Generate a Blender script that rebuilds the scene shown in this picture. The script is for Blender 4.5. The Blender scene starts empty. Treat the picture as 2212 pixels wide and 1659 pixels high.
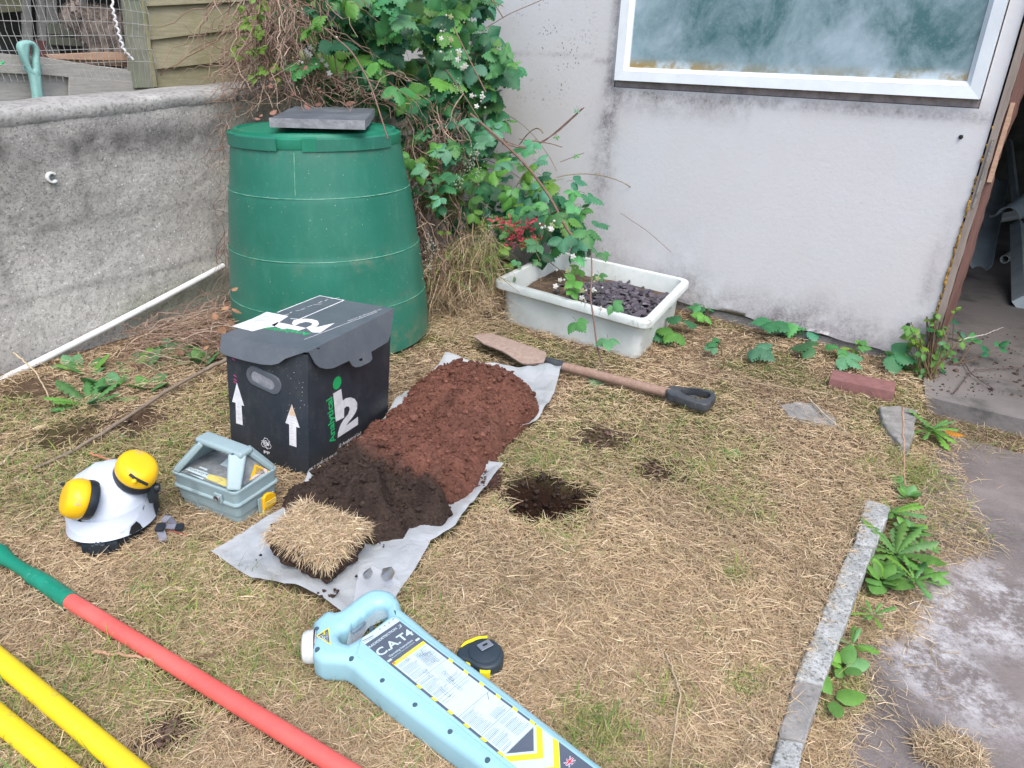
import bpy, bmesh, math, random
import numpy as np
from mathutils import Matrix, Vector, noise as mnoise
from mathutils.geometry import delaunay_2d_cdt
random.seed(7); rng = np.random.default_rng(7)
S = bpy.context.scene; COL = S.collection
R_ = math.radians
# ------------------------------------------------------------------ camera, sky, sun, exposure
FPX, CX, CY, HC = 1540., 1106., 829.5, 1.05          # focal length and centre in units of a 2212 px wide picture, camera height
_v = np.array([-132., -3391., -FPX]); _up = -_v/np.linalg.norm(_v)
_fy = np.array([0, 0, -1.]); _fy = _fy-_up*np.dot(_fy, _up); _fy /= np.linalg.norm(_fy)
RW = np.array([np.cross(_fy, _up), _fy, _up])        # camera -> world
CAMP = np.array([0, 0, HC])
cd = bpy.data.cameras.new('camera'); cam = bpy.data.objects.new('camera', cd); COL.objects.link(cam)
m4 = Matrix.Identity(4)
for i in range(3):
    for j in range(3): m4[i][j] = RW[i, j]
m4[2][3] = HC
cam.matrix_world = m4
cd.sensor_width = 36; cd.lens = FPX/2212*36; cd.clip_start = .02; cd.clip_end = 200
S.camera = cam
w = bpy.data.worlds.new('World'); S.world = w; w.use_nodes = True
nt = w.node_tree; sky = nt.nodes.new('ShaderNodeTexSky'); sky.sky_type = 'NISHITA'; sky.sun_disc = False
SUN_EL, SUN_AZ = R_(58), R_(165)
sky.sun_elevation = SUN_EL; sky.sun_rotation = SUN_AZ; sky.dust_density = 3; sky.air_density = 1.0; sky.ozone_density = .6
nt.links.new(sky.outputs[0], nt.nodes['Background'].inputs[0]); nt.nodes['Background'].inputs[1].default_value = .15
sd = bpy.data.lights.new('sun', 'SUN'); sd.energy = 1.15; sd.angle = R_(45); sd.color = (1, .975, .95)
so = bpy.data.objects.new('sun', sd); COL.objects.link(so)
sv = Vector((math.sin(SUN_AZ)*math.cos(SUN_EL), math.cos(SUN_AZ)*math.cos(SUN_EL), math.sin(SUN_EL)))
so.rotation_euler = sv.to_track_quat('Z', 'Y').to_euler(); so.location = (0, -3, 5)
S.view_settings.view_transform = 'Standard'; S.view_settings.look = 'None'; S.view_settings.exposure = 1.0
S.view_settings.gamma = 1; S.view_settings.use_curve_mapping = False
# ------------------------------------------------------------------ helpers: geometry of the photograph
def ray(x, y): return RW @ np.array([x-CX, -(y-CY), -FPX])
def G(x, y, z=0.):
    d = ray(x, y); return CAMP+d*((z-HC)/d[2])
def onpl(x, y, p, n):
    d = ray(x, y); return CAMP+d*(np.dot(np.array(p)-CAMP, n)/np.dot(d, n))
class Fr:                                             # a plane with its own 2D axes
    def __init__(s, o, X, Y):
        s.o = np.array(o, float); s.X = np.array(X, float); s.X /= np.linalg.norm(s.X)
        Y = np.array(Y, float); Y = Y-s.X*np.dot(Y, s.X); s.Y = Y/np.linalg.norm(Y); s.Z = np.cross(s.X, s.Y)
    def loc(s, x, y):
        p = onpl(x, y, s.o, s.Z)-s.o; return (float(p@s.X), float(p@s.Y))
    def pt(s, a, b, c=0.): return s.o+s.X*a+s.Y*b+s.Z*c
    def M(s, a=0, b=0, c=0, rot=0):
        m = Matrix.Identity(4)
        for i in range(3): m[i][0] = s.X[i]; m[i][1] = s.Y[i]; m[i][2] = s.Z[i]
        p = s.pt(a, b, c)
        for i in range(3): m[i][3] = p[i]
        return m @ Matrix.Rotation(rot, 4, 'Z')
def crop(x0, y0, k): return lambda x, y: ((x0+x*k)*.864, (y0+y*k)*.864)
# value noise
def _h(ix, iy, s):
    n = (ix.astype(np.int64)*374761393+iy.astype(np.int64)*668265263+s*974634777) & 0x7fffffff
    n = ((n ^ (n >> 13))*1274126177) & 0x7fffffff
    return ((n ^ (n >> 16)) & 0xffff)/65535.
def vn(x, y, s=0):
    x = np.asarray(x, float); y = np.asarray(y, float); ix = np.floor(x); iy = np.floor(y); fx = x-ix; fy = y-iy
    fx = fx*fx*(3-2*fx); fy = fy*fy*(3-2*fy)
    a = _h(ix, iy, s); b = _h(ix+1, iy, s); c = _h(ix, iy+1, s); d = _h(ix+1, iy+1, s)
    return (a*(1-fx)+b*fx)*(1-fy)+(c*(1-fx)+d*fx)*fy
def fbm(x, y, o=4, s=0):
    r = 0; a = .5
    for i in range(o): r = r+a*vn(x*2**i+i*17.3, y*2**i+i*9.1, s+i); a *= .5
    return r/(1-.5**o)
def sst(a, b, x): t = np.clip((x-a)/(b-a), 0, 1); return t*t*(3-2*t)
# ------------------------------------------------------------------ helpers: materials
class NT:
    def __init__(s, name, rough=.6, spec=.5, metal=0):
        s.m = bpy.data.materials.new(name); s.m.use_nodes = True; s.t = s.m.node_tree; s.n = s.t.nodes
        s.b = s.n['Principled BSDF']; s.b.inputs['Roughness'].default_value = rough
        s.b.inputs['Specular IOR Level'].default_value = spec; s.b.inputs['Metallic'].default_value = metal
        s.tc = s.n.new('ShaderNodeTexCoord').outputs['Object']
    def L(s, a, b): s.t.links.new(a, b)
    def mp(s, sc=(1, 1, 1), loc=(0, 0, 0), rot=(0, 0, 0)):
        n = s.n.new('ShaderNodeMapping'); n.inputs['Scale'].default_value = sc; n.inputs['Location'].default_value = loc; n.inputs['Rotation'].default_value = rot
        s.L(s.tc, n.inputs[0]); return n.outputs[0]
    def noise(s, sc, det=4, ro=.6, vec=None, dist=0):
        n = s.n.new('ShaderNodeTexNoise'); n.inputs['Scale'].default_value = sc; n.inputs['Detail'].default_value = det
        n.inputs['Roughness'].default_value = ro; n.inputs['Distortion'].default_value = dist; s.L(vec or s.tc, n.inputs['Vector']); return n.outputs['Fac']
    def vor(s, sc, vec=None, feat='F1'):
        n = s.n.new('ShaderNodeTexVoronoi'); n.inputs['Scale'].default_value = sc; n.feature = feat; s.L(vec or s.tc, n.inputs['Vector']); return n
    def ramp(s, f, stops):
        n = s.n.new('ShaderNodeValToRGB'); e = n.color_ramp.elements
        while len(e) < len(stops): e.new(.5)
        for k, (p, c) in enumerate(stops):
            e[k].position = p; e[k].color = (c, c, c, 1) if isinstance(c, (int, float)) else (*c, 1)
        s.L(f, n.inputs[0]); return n.outputs[0]
    def mix(s, f, a, b, mode='MIX'):
        n = s.n.new('ShaderNodeMix'); n.data_type = 'RGBA'; n.blend_type = mode
        for v, k in ((f, 0), (a, 6), (b, 7)):
            if isinstance(v, (int, float)): n.inputs[k].default_value = v if k == 0 else (v, v, v, 1)
            elif isinstance(v, tuple): n.inputs[k].default_value = (*v, 1)
            else: s.L(v, n.inputs[k])
        return n.outputs[2]
    def math(s, op, a, b=0., c=0.):
        n = s.n.new('ShaderNodeMath'); n.operation = op
        for k, v in enumerate((a, b, c)):
            if isinstance(v, (int, float)): n.inputs[k].default_value = v
            else: s.L(v, n.inputs[k])
        return n.outputs[0]
    def col(s, c):
        if isinstance(c, tuple): s.b.inputs['Base Color'].default_value = (*c, 1)
        else: s.L(c, s.b.inputs['Base Color'])
        return s
    def bump(s, h, st=.3, d=.01):
        n = s.n.new('ShaderNodeBump'); n.inputs['Strength'].default_value = st; n.inputs['Distance'].default_value = d
        s.L(h, n.inputs['Height']); s.L(n.outputs[0], s.b.inputs['Normal']); return s
    def attr(s, name='Col'):
        n = s.n.new('ShaderNodeAttribute'); n.attribute_name = name; return n.outputs['Color']
def pm(name, c, c2=None, sc=8, rough=.55, bump=0, bsc=None, spec=.4, metal=0, lo=.4, hi=.62, dirt=None, dsc=30, dlo=.6):
    t = NT(name, rough, spec, metal); out = c
    if c2: out = t.mix(t.ramp(t.noise(sc, 5, .65), [(lo, 0), (hi, 1)]), c, c2)
    if dirt: out = t.mix(t.ramp(t.noise(dsc, 6, .7), [(dlo, 0), (min(dlo+.14, 1), .85)]), out, dirt)
    t.col(out)
    if bump: t.bump(t.noise(bsc or sc*4, 5, .6), bump, .004)
    return t.m
def attrmat(name, rough=.6, spec=.3, trans=0, nsc=60, namt=.25, bump=0):
    t = NT(name, rough, spec); a = t.attr()
    n = t.ramp(t.noise(nsc, 3), [(.3, 1-namt), (.7, 1+0*namt)])
    t.col(t.mix(1., a, n, 'MULTIPLY'))
    if bump: t.bump(t.noise(nsc*2, 4), bump, .004)
    if trans:
        tr = t.n.new('ShaderNodeBsdfTranslucent'); t.L(a, tr.inputs[0]); mx = t.n.new('ShaderNodeMixShader'); mx.inputs[0].default_value = trans
        t.L(t.b.outputs[0], mx.inputs[1]); t.L(tr.outputs[0], mx.inputs[2]); t.L(mx.outputs[0], t.n['Material Output'].inputs[0])
    return t.m
# ------------------------------------------------------------------ helpers: objects
def tag(o, label=None, cat=None, group=None, kind=None):
    for k, v in (('label', label), ('category', cat), ('group', group), ('kind', kind)):
        if v: o[k] = v
    return o
def thing(name, label, cat, loc=(0, 0, 0), group=None):
    o = bpy.data.objects.new(name, None); COL.objects.link(o); o.location = Vector(loc); o.empty_display_size = .05
    return tag(o, label, cat, group)
def wloc(o):
    v = Vector((0, 0, 0))
    while o is not None: v = v+o.location; o = o.parent
    return v
class MB:
    def __init__(s): s.v = []; s.f = []; s.mi = []
    def add(s, VF, M=None, mi=0):
        V, F = VF; b = len(s.v)
        if M is not None: V = [M @ Vector(p) for p in V]
        s.v += [tuple(p) for p in V]; s.f += [tuple(i+b for i in f) for f in F]; s.mi += [mi]*len(F); return s
def obj(name, mb, mats, parent=None, smooth=38, origin=None):
    if isinstance(mb, tuple): mb = MB().add(mb)
    if not isinstance(mats, (list, tuple)): mats = [mats]
    V = np.array(mb.v, float)
    o_ = np.array(wloc(parent)) if parent else (np.array(origin) if origin is not None else np.array([V[:, 0].mean(), V[:, 1].mean(), V[:, 2].min()]))
    me = bpy.data.meshes.new(name); me.from_pydata([tuple(p) for p in V-o_], [], mb.f)
    for m in mats: me.materials.append(m)
    me.polygons.foreach_set('material_index', mb.mi)
    if smooth: me.shade_smooth(); me.set_sharp_from_angle(angle=R_(smooth))
    me.update()
    o = bpy.data.objects.new(name, me); COL.objects.link(o)
    if parent: o.parent = parent
    else: o.location = Vector(o_)
    return o
def objnp(name, V, F, mat, parent=None, col=None, smooth=True, origin=None):   # F: (n,3) or (n,4) array
    V = np.asarray(V, float); F = np.asarray(F, np.int32)
    o_ = np.array(wloc(parent)) if parent else (np.array(origin) if origin is not None else np.array([V[:, 0].mean(), V[:, 1].mean(), V[:, 2].min()]))
    me = bpy.data.meshes.new(name); me.vertices.add(len(V)); me.vertices.foreach_set('co', (V-o_).astype(np.float32).ravel())
    k = F.shape[1]; me.loops.add(F.size); me.loops.foreach_set('vertex_index', F.ravel()); me.polygons.add(len(F))
    me.polygons.foreach_set('loop_start', np.arange(0, F.size, k, dtype=np.int32))
    me.polygons.foreach_set('use_smooth', np.full(len(F), smooth)); me.update(calc_edges=True)
    if col is not None:
        a = me.color_attributes.new('Col', 'FLOAT_COLOR', 'POINT'); c = np.ones((len(V), 4), np.float32); c[:, :3] = col; a.data.foreach_set('color', c.ravel())
    me.materials.append(mat); o = bpy.data.objects.new(name, me); COL.objects.link(o)
    if parent: o.parent = parent
    else: o.location = Vector(o_)
    return o
def rbox(sx, sy, sz, bev=.003, seg=2, c=(0, 0, 0), taper=0):
    bm = bmesh.new(); bmesh.ops.create_cube(bm, size=1)
    for v in bm.verts:
        k = 1-taper*(.5-v.co.z); v.co = Vector((v.co.x*sx*k, v.co.y*sy*k, v.co.z*sz))
    if bev: bmesh.ops.bevel(bm, geom=bm.edges[:], offset=bev, segments=seg, affect='EDGES', profile=.6)
    r = ([tuple(v.co+Vector(c)) for v in bm.verts], [[v.index for v in f.verts] for f in bm.faces]); bm.free(); return r
def lathe(prof, n=48, a0=0, a1=2*math.pi):
    V = []; F = []; full = abs(a1-a0-2*math.pi) < 1e-6; m = n if full else n+1
    for i in range(m):
        a = a0+(a1-a0)*i/n
        for r, z in prof: V.append((r*math.cos(a), r*math.sin(a), z))
    k = len(prof)
    for i in range(n):
        j = (i+1) % m
        for q in range(k-1): F.append((i*k+q, j*k+q, j*k+q+1, i*k+q+1))
    return V, F
def tube(P, r, n=10, cap=True):
    P = [Vector(p) for p in P]; r = [r]*len(P) if isinstance(r, (int, float)) else r; V = []; F = []
    ref = Vector((0, 0, 1)) if abs((P[-1]-P[0]).normalized().z) < .9 else Vector((1, 0, 0))
    for i, p in enumerate(P):
        t = (P[min(i+1, len(P)-1)]-P[max(i-1, 0)]).normalized(); a = t.cross(ref).normalized(); b = a.cross(t)
        for j in range(n):
            q = 2*math.pi*j/n; V.append(tuple(p+a*math.cos(q)*r[i]+b*math.sin(q)*r[i]))
    for i in range(len(P)-1):
        for j in range(n): k = (j+1) % n; F.append((i*n+j, i*n+k, (i+1)*n+k, (i+1)*n+j))
    if cap: F.append(tuple(range(n))[::-1]); F.append(tuple(range((len(P)-1)*n, len(P)*n)))
    return V, F
def _ev(o):
    dg = bpy.context.evaluated_depsgraph_get(); e = o.evaluated_get(dg); me = e.to_mesh()
    r = ([tuple(v.co) for v in me.vertices], [tuple(p.vertices) for p in me.polygons]); e.to_mesh_clear(); return r
def solid(loops, depth, bev=0, res=2, smooth=False):   # filled 2D outline (first) with holes, from z=-depth to 0
    cu = bpy.data.curves.new('c', 'CURVE'); cu.dimensions = '2D'; cu.fill_mode = 'BOTH'
    bev = min(bev, depth*.49)
    cu.extrude = max(depth/2-bev, 1e-5); cu.bevel_depth = bev; cu.bevel_resolution = res; cu.offset = -bev
    for L in loops:
        if smooth:
            sp = cu.splines.new('BEZIER'); sp.bezier_points.add(len(L)-1)
            for b, p in zip(sp.bezier_points, L): b.co = (p[0], p[1], 0); b.handle_left_type = b.handle_right_type = 'AUTO'
            sp.resolution_u = 4
        else:
            sp = cu.splines.new('POLY'); sp.points.add(len(L)-1)
            for b, p in zip(sp.points, L): b.co = (p[0], p[1], 0, 1)
        sp.use_cyclic_u = True
    o = bpy.data.objects.new('c', cu); COL.objects.link(o); bpy.context.view_layer.update(); V, F = _ev(o)
    bpy.data.objects.remove(o); bpy.data.curves.remove(cu)
    return [(a, b, c-depth/2) for a, b, c in V], F
def text(s, size, th=.0004, fat=0., align='LEFT', sx=1., space=1., shear=0):
    cu = bpy.data.curves.new('t', 'FONT'); cu.body = s; cu.size = size; cu.extrude = th/2; cu.offset = fat; cu.align_x = align; cu.space_character = space; cu.shear = shear
    cu.resolution_u = 3
    o = bpy.data.objects.new('t', cu); COL.objects.link(o); bpy.context.view_layer.update(); V, F = _ev(o)
    bpy.data.objects.remove(o); bpy.data.curves.remove(cu); return [(a*sx, b, c+th/2) for a, b, c in V], F
def circ(cx, cy, r, n=20, ry=None): return [(cx+r*math.cos(2*math.pi*i/n), cy+(ry or r)*math.sin(2*math.pi*i/n)) for i in range(n)]
def rrect(x0, y0, x1, y1, r, n=5):
    o = []
    for cx, cy, a in ((x1-r, y1-r, 0), (x0+r, y1-r, 90), (x0+r, y0+r, 180), (x1-r, y0+r, 270)):
        for i in range(n+1): q = R_(a+90*i/n); o.append((cx+r*math.cos(q), cy+r*math.sin(q)))
    return o
def cdt_sheet(poly, step, jit=.3):                     # triangulated sheet inside a polygon, returns xy (n,2), tris
    P = np.array(poly); out = []
    for i in range(len(P)):
        a, b = P[i], P[(i+1) % len(P)]; k = max(1, int(np.linalg.norm(b-a)/step))
        for q in range(k): out.append(a+(b-a)*q/k)
    nb = len(out); x0, y0 = P.min(0); x1, y1 = P.max(0)
    gx, gy = np.meshgrid(np.arange(x0, x1, step), np.arange(y0, y1, step)); g = np.stack([gx.ravel(), gy.ravel()], 1); g += rng.uniform(-jit, jit, g.shape)*step
    ins = pinp(g, P); g = g[ins]; B = np.array(out)
    d = pdist(g, P); g = g[d > step*.5]
    r = delaunay_2d_cdt([Vector(p) for p in B]+[Vector(p) for p in g], [(i, (i+1) % nb) for i in range(nb)], [], 1, 1e-6)
    return np.array([tuple(v) for v in r[0]]), [tuple(f) for f in r[2]]
def pinp(g, P):
    ins = np.zeros(len(g), bool); x, y = g[:, 0], g[:, 1]
    for i in range(len(P)):
        x1, y1 = P[i]; x2, y2 = P[(i+1) % len(P)]
        c = ((y1 > y) != (y2 > y)) & (x < (x2-x1)*(y-y1)/(y2-y1+1e-12)+x1); ins ^= c
    return ins
def pdist(g, P):
    d = np.full(len(g), 1e9)
    for i in range(len(P)):
        a = np.array(P[i]); b = np.array(P[(i+1) % len(P)]); ab = b-a; t = np.clip(((g-a)@ab)/(ab@ab+1e-12), 0, 1); d = np.minimum(d, np.linalg.norm(g-(a+t[:, None]*ab), axis=1))
    return d
class NP:                                              # collects many small tubes / leaves into one numpy mesh of quads
    def __init__(s): s.V = []; s.F = []; s.C = []; s.n = 0
    def add(s, V, F, c):
        V = np.asarray(V, float); s.V.append(V); s.F.append(np.asarray(F, np.int32)+s.n); s.C.append(np.broadcast_to(np.asarray(c, float), (len(V), 3))); s.n += len(V)
    def tube(s, P, r, c, n=4):
        P = np.asarray(P, float); k = len(P); r = np.broadcast_to(r, k); T = np.gradient(P, axis=0); T /= np.linalg.norm(T, axis=1)[:, None]+1e-9
        ref = np.array([.31, .2, .93]); A = np.cross(T, ref); A /= np.linalg.norm(A, axis=1)[:, None]+1e-9; B = np.cross(A, T); q = np.arange(n)*2*math.pi/n
        V = P[:, None]+(A[:, None]*np.cos(q)[None, :, None]+B[:, None]*np.sin(q)[None, :, None])*r[:, None, None]
        F = [[i*n+j, i*n+(j+1) % n, (i+1)*n+(j+1) % n, (i+1)*n+j] for i in range(k-1) for j in range(n)]
        s.add(V.reshape(-1, 3), F, c)
    def obj(s, name, mat, parent=None, smooth=True, origin=None):
        return objnp(name, np.concatenate(s.V), np.concatenate(s.F), mat, parent, np.concatenate(s.C), smooth, origin)
def basis(d, up):                                      # matrix whose columns: x = side, y = d, z = normal near up
    d = np.asarray(d, float); d = d/np.linalg.norm(d); x = np.cross(d, up); x /= np.linalg.norm(x)+1e-9; z = np.cross(x, d); return np.stack([x, d, z], 1)
# ------------------------------------------------------------------ materials
M_lawn = NT('lawn_soil', .95, .1); t = M_lawn
c_ = t.mix(t.ramp(t.noise(9, 5), [(.4, 0), (.6, 1)]), (.26, .185, .12), (.17, .12, .078)); c_ = t.mix(t.ramp(t.noise(160, 4, .8), [(.35, 1), (.62, 0)]), c_, (.11, .075, .05))
t.col(t.mix(1., c_, t.attr(), 'MULTIPLY')).bump(t.noise(120, 6, .8), .9, .01); M_lawn = t.m
t = NT('path_concrete', .9, .2)
c_ = t.mix(t.ramp(t.noise(3.2, 6, .65), [(.35, 0), (.68, 1)]), (.14, .122, .116), (.24, .21, .20))
c_ = t.mix(t.ramp(t.noise(1.7, 6, .8, t.mp(loc=(3, 1, 0))), [(.5, 0), (.72, .8)]), c_, (.06, .05, .05))
c_ = t.mix(t.ramp(t.noise(260, 3, .8), [(.52, 0), (.72, .6)]), c_, (.30, .27, .26))
msk = t.mix(1., t.ramp(t.mix(.45, t.noise(8, 6, .7), t.noise(70, 6, .8)), [(.45, 0), (.56, 1)]), t.attr(), 'MULTIPLY')
c_ = t.mix(msk, c_, (.46, .45, .46)); t.col(c_).bump(t.noise(130, 6, .75), .5, .006); M_path = t.m
t = NT('render_paint', .85, .2); o_ = t.tc
c_ = t.mix(t.ramp(t.noise(1.6, 5, .7), [(.35, 0), (.7, 1)]), (.605, .62, .645), (.60, .585, .585))
c_ = t.mix(t.ramp(t.noise(45, 6, .8), [(.56, 0), (.75, .22)]), c_, (.40, .35, .36))
st = t.mix(1., t.ramp(t.noise(7, 7, .8), [(.36, 0), (.62, 1)]), t.attr(), 'MULTIPLY')
st = t.mix(1., st, t.ramp(t.noise(90, 5, .8), [(.25, .25), (.6, 1)]), 'MULTIPLY')
c_ = t.mix(st, c_, (.16, .14, .15)); sp_ = t.attr('Spk')
v = t.vor(75, t.mp((1, 1, .8))); spk = t.ramp(v.outputs['Distance'], [(.22, 1), (.34, 0)]); spk = t.mix(1., spk, t.mix(1., sp_, t.ramp(t.noise(13, 5, .7), [(.5, 0), (.58, 1)]), 'MULTIPLY'), 'MULTIPLY')
c_ = t.mix(spk, c_, (.24, .25, .26)); t.col(c_).bump(t.noise(60, 6, .7), .22, .006); M_render = t.m
t = NT('cast_wall', .95, .15)
c_ = t.mix(t.ramp(t.noise(3.4, 6, .7), [(.30, 0), (.70, 1)]), (.49, .475, .45), (.58, .57, .54))
c_ = t.mix(t.ramp(t.noise(1.4, 5, .75, t.mp(loc=(5, 2, 1))), [(.52, 0), (.72, .45)]), c_, (.27, .27, .27))
c_ = t.mix(t.ramp(t.noise(70, 8, .9), [(.38, .85), (.50, 0)]), c_, (.13, .13, .125))
c_ = t.mix(t.ramp(t.vor(48).outputs['Distance'], [(.10, .9), (.19, 0)]), c_, (.74, .72, .70)); c_ = t.mix(t.ramp(t.vor(60, t.mp(loc=(3, 5, 1))).outputs['Distance'], [(.08, .6), (.22, 0)]), c_, (.18, .175, .17))
c_ = t.mix(1., c_, t.attr(), 'MULTIPLY'); t.col(c_).bump(t.mix(.5, t.noise(75, 8, .8), t.noise(14, 4, .6)), 1., .016); M_cast = t.m
M_cap = pm('cap_mortar', (.42, .42, .405), (.28, .28, .27), 5, .9, 1., 70, .15, dirt=(.17, .165, .16), dsc=60, dlo=.50)
def wood(name, c, c2, ax=(1, 14, 14), gr=None, sc=6):
    t = NT(name, .85, .15); v = t.mp(ax); q = t.mix(t.ramp(t.noise(sc, 6, .7, v), [(.35, 0), (.65, 1)]), c, c2)
    q = t.mix(t.ramp(t.noise(sc*5, 5, .8, v), [(.56, 0), (.72, .6)]), q, tuple(k*.35 for k in c))
    if gr: q = t.mix(t.ramp(t.noise(3, 5, .7), [(.42, 0), (.62, .8)]), q, gr)
    t.col(q).bump(t.noise(sc*4, 5, .7, v), .5, .004); return t.m
U2w = R_(61.33)
M_board = wood('cladding_wood', (.37, .34, .235), (.27, .25, .165), (4, 4, 40), (.22, .22, .105), 3)
M_grey = wood('weathered_wood', (.48, .465, .43), (.35, .34, .31), (4, 4, 50), None, 3)
M_post = wood('post_wood', (.30, .30, .24), (.21, .22, .165), (30, 30, 3), (.20, .24, .17), 3)
M_lath = wood('new_batten_wood', (.55, .37, .26), (.44, .28, .19), (4, 4, 50), None, 3)
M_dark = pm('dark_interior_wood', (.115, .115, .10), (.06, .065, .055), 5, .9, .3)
M_frame_t = wood('door_post_wood', (.34, .29, .255), (.24, .20, .175), (40, 40, 3), None, 2)
M_frame_r = wood('door_stop_wood', (.22, .125, .105), (.15, .085, .072), (40, 40, 3), None, 2)
M_foam = pm('crumbling_foam', (.42, .25, .06), (.22, .12, .04), 60, .9, .8, 90)
M_pvc = pm('window_upvc', (.74, .80, .84), (.68, .73, .77), 6, .35, 0, dirt=(.45, .45, .42), dsc=30, dlo=.66)
M_sill = pm('sill_mortar', (.33, .29, .30), (.20, .18, .185), 20, .9, .5)
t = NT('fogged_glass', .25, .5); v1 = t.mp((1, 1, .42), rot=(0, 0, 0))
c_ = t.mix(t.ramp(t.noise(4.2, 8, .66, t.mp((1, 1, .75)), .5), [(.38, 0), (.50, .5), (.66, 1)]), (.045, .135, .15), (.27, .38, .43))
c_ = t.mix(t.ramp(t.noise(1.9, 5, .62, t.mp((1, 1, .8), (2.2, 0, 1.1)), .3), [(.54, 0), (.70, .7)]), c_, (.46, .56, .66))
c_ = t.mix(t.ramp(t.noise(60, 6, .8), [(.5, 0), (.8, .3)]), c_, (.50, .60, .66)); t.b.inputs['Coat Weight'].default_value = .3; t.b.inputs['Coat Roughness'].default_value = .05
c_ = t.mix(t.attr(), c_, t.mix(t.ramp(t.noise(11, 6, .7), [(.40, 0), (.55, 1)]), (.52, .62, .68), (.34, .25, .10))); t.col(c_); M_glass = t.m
t = NT('bin_plastic', .42, .5); c_ = t.mix(t.ramp(t.noise(2.5, 5, .7), [(.35, 0), (.7, 1)]), (.012, .135, .092), (.024, .18, .125))
c_ = t.mix(t.ramp(t.noise(22, 7, .8, t.mp((1, 1, .35))), [(.5, 0), (.85, .35)]), c_, (.11, .28, .20))
c_ = t.mix(t.ramp(t.noise(150, 2, .5), [(.72, 0), (.76, .7)]), c_, (.5, .55, .45)); c_ = t.mix(t.mix(1., t.attr(), t.ramp(t.noise(26, 8, .82), [(.45, 0), (.66, 1)]), 'MULTIPLY'), c_, (.20, .19, .13)); t.col(c_).bump(t.noise(40, 4), .06, .004); M_bin = t.m
M_binlid = pm('bin_lid_plastic', (.008, .17, .098), (.02, .21, .13), 6, .45, .05, dirt=(.12, .15, .10), dsc=18, dlo=.62)
M_seam = pm('bin_seam', (.04, .24, .15), (.16, .34, .25), 30, .5)
M_slate = pm('slate_slab', (.085, .10, .115), (.12, .135, .15), 9, .6, .5, 40, dirt=(.17, .19, .20), dsc=12, dlo=.55)
M_slate_e = pm('slate_edge', (.26, .275, .30), (.18, .19, .21), 40, .8, .8, 60)
t = NT('corrugated_plastic', .42, .45); c_ = t.mix(t.ramp(t.noise(4, 5, .7), [(.35, 0), (.7, 1)]), (.019, .026, .036), (.034, .042, .053))
c_ = t.mix(t.ramp(t.noise(24, 8, .82, t.mp((1, 1, .5))), [(.50, 0), (.8, .3)]), c_, (.16, .16, .165)); c_ = t.mix(t.ramp(t.noise(210, 2), [(.71, 0), (.75, .6)]), c_, (.4, .38, .35)); t.col(c_); M_box = t.m
t = NT('box_lid_plastic', .38, .5); c_ = t.mix(t.ramp(t.noise(5, 6, .75), [(.35, 0), (.7, 1)]), (.075, .09, .11), (.12, .135, .155))
c_ = t.mix(t.ramp(t.noise(60, 7, .82), [(.56, 0), (.8, .4)]), c_, (.25, .26, .28)); t.col(c_); M_boxlid = t.m
M_white = pm('white_print', (.74, .75, .77), (.62, .63, .66), 40, .5, dirt=(.3, .3, .32), dsc=120, dlo=.62)
M_green = pm('green_print', (.015, .48, .14), (.02, .40, .12), 40, .5)
M_pink = pm('pink_pen', (.45, .06, .2), None, 5, .5)
M_tan = pm('torn_card', (.55, .38, .22), (.65, .5, .35), 40, .7)
M_hole = pm('black_and_inside_shade', (.01, .012, .014), None, 5, .6)  # near black: stands in for shade in openings, also colours black parts
M_cat = pm('locator_plastic', (.31, .545, .62), (.285, .51, .59), 5, .36, .05, 200)
M_catlab = pm('label_white', (.52, .63, .66), (.48, .60, .63), 20, .45)
M_catdark = pm('label_grey', (.085, .105, .14), (.10, .12, .155), 20, .45)
M_yell = pm('label_yellow', (.80, .70, .035), (.74, .62, .03), 20, .45)
M_screw = pm('screw_cap', (.06, .10, .13), None, 5, .4)
M_print = pm('grey_print', (.17, .23, .27), None, 5, .5)
M_trig = pm('trigger_grey', (.14, .21, .26), None, 5, .45)
M_cream = pm('cap_white', (.66, .70, .70), (.55, .58, .57), 20, .4, dirt=(.3, .28, .24), dsc=40, dlo=.6)
M_genny = pm('transmitter_plastic', (.29, .39, .41), (.26, .355, .375), 6, .42, .08, 200, dirt=(.33, .36, .34), dsc=22, dlo=.6)
M_panel = pm('panel_film', (.24, .26, .27), (.12, .135, .14), 26, .4)
M_ylab = pm('faded_yellow', (.66, .56, .17), (.56, .47, .14), 30, .45)
M_pinklab = pm('pale_label', (.60, .49, .46), None, 5, .5)
M_orange = pm('latch_yellow', (.80, .46, .012), (.74, .40, .01), 20, .4)
M_steel = pm('steel', (.45, .46, .46), None, 5, .3, metal=.8)
M_helm = pm('helmet_shell', (.60, .67, .78), (.58, .65, .76), 5, .28, spec=.5)
M_cup = pm('ear_cup_yellow', (.86, .52, .012), (.84, .49, .01), 5, .33)
M_black = pm('black_plastic', (.012, .018, .026), (.02, .028, .036), 12, .4)
M_strap = pm('strap_grey', (.21, .22, .27), (.16, .17, .21), 30, .8)
M_redbar = pm('red_insulation', (.74, .135, .115), (.68, .11, .095), 10, .42, .06, 120, dirt=(.36, .14, .09), dsc=35, dlo=.57)
M_grbar = pm('green_grip', (.005, .20, .125), (.01, .26, .17), 14, .5, .15, 120, dirt=(.12, .33, .27), dsc=50, dlo=.58)
M_yelbar = pm('yellow_insulation', (.84, .66, .022), (.80, .60, .02), 8, .45, .05, 100, dirt=(.42, .33, .10), dsc=35, dlo=.58)
M_barprint = pm('bar_print', (.16, .01, .02), None, 5, .5)
M_tapeb = pm('tape_rubber', (.022, .035, .047), (.03, .045, .058), 10, .5, .15, 160)
M_tapey = pm('tape_yellow', (.82, .66, .015), None, 5, .4)
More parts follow.
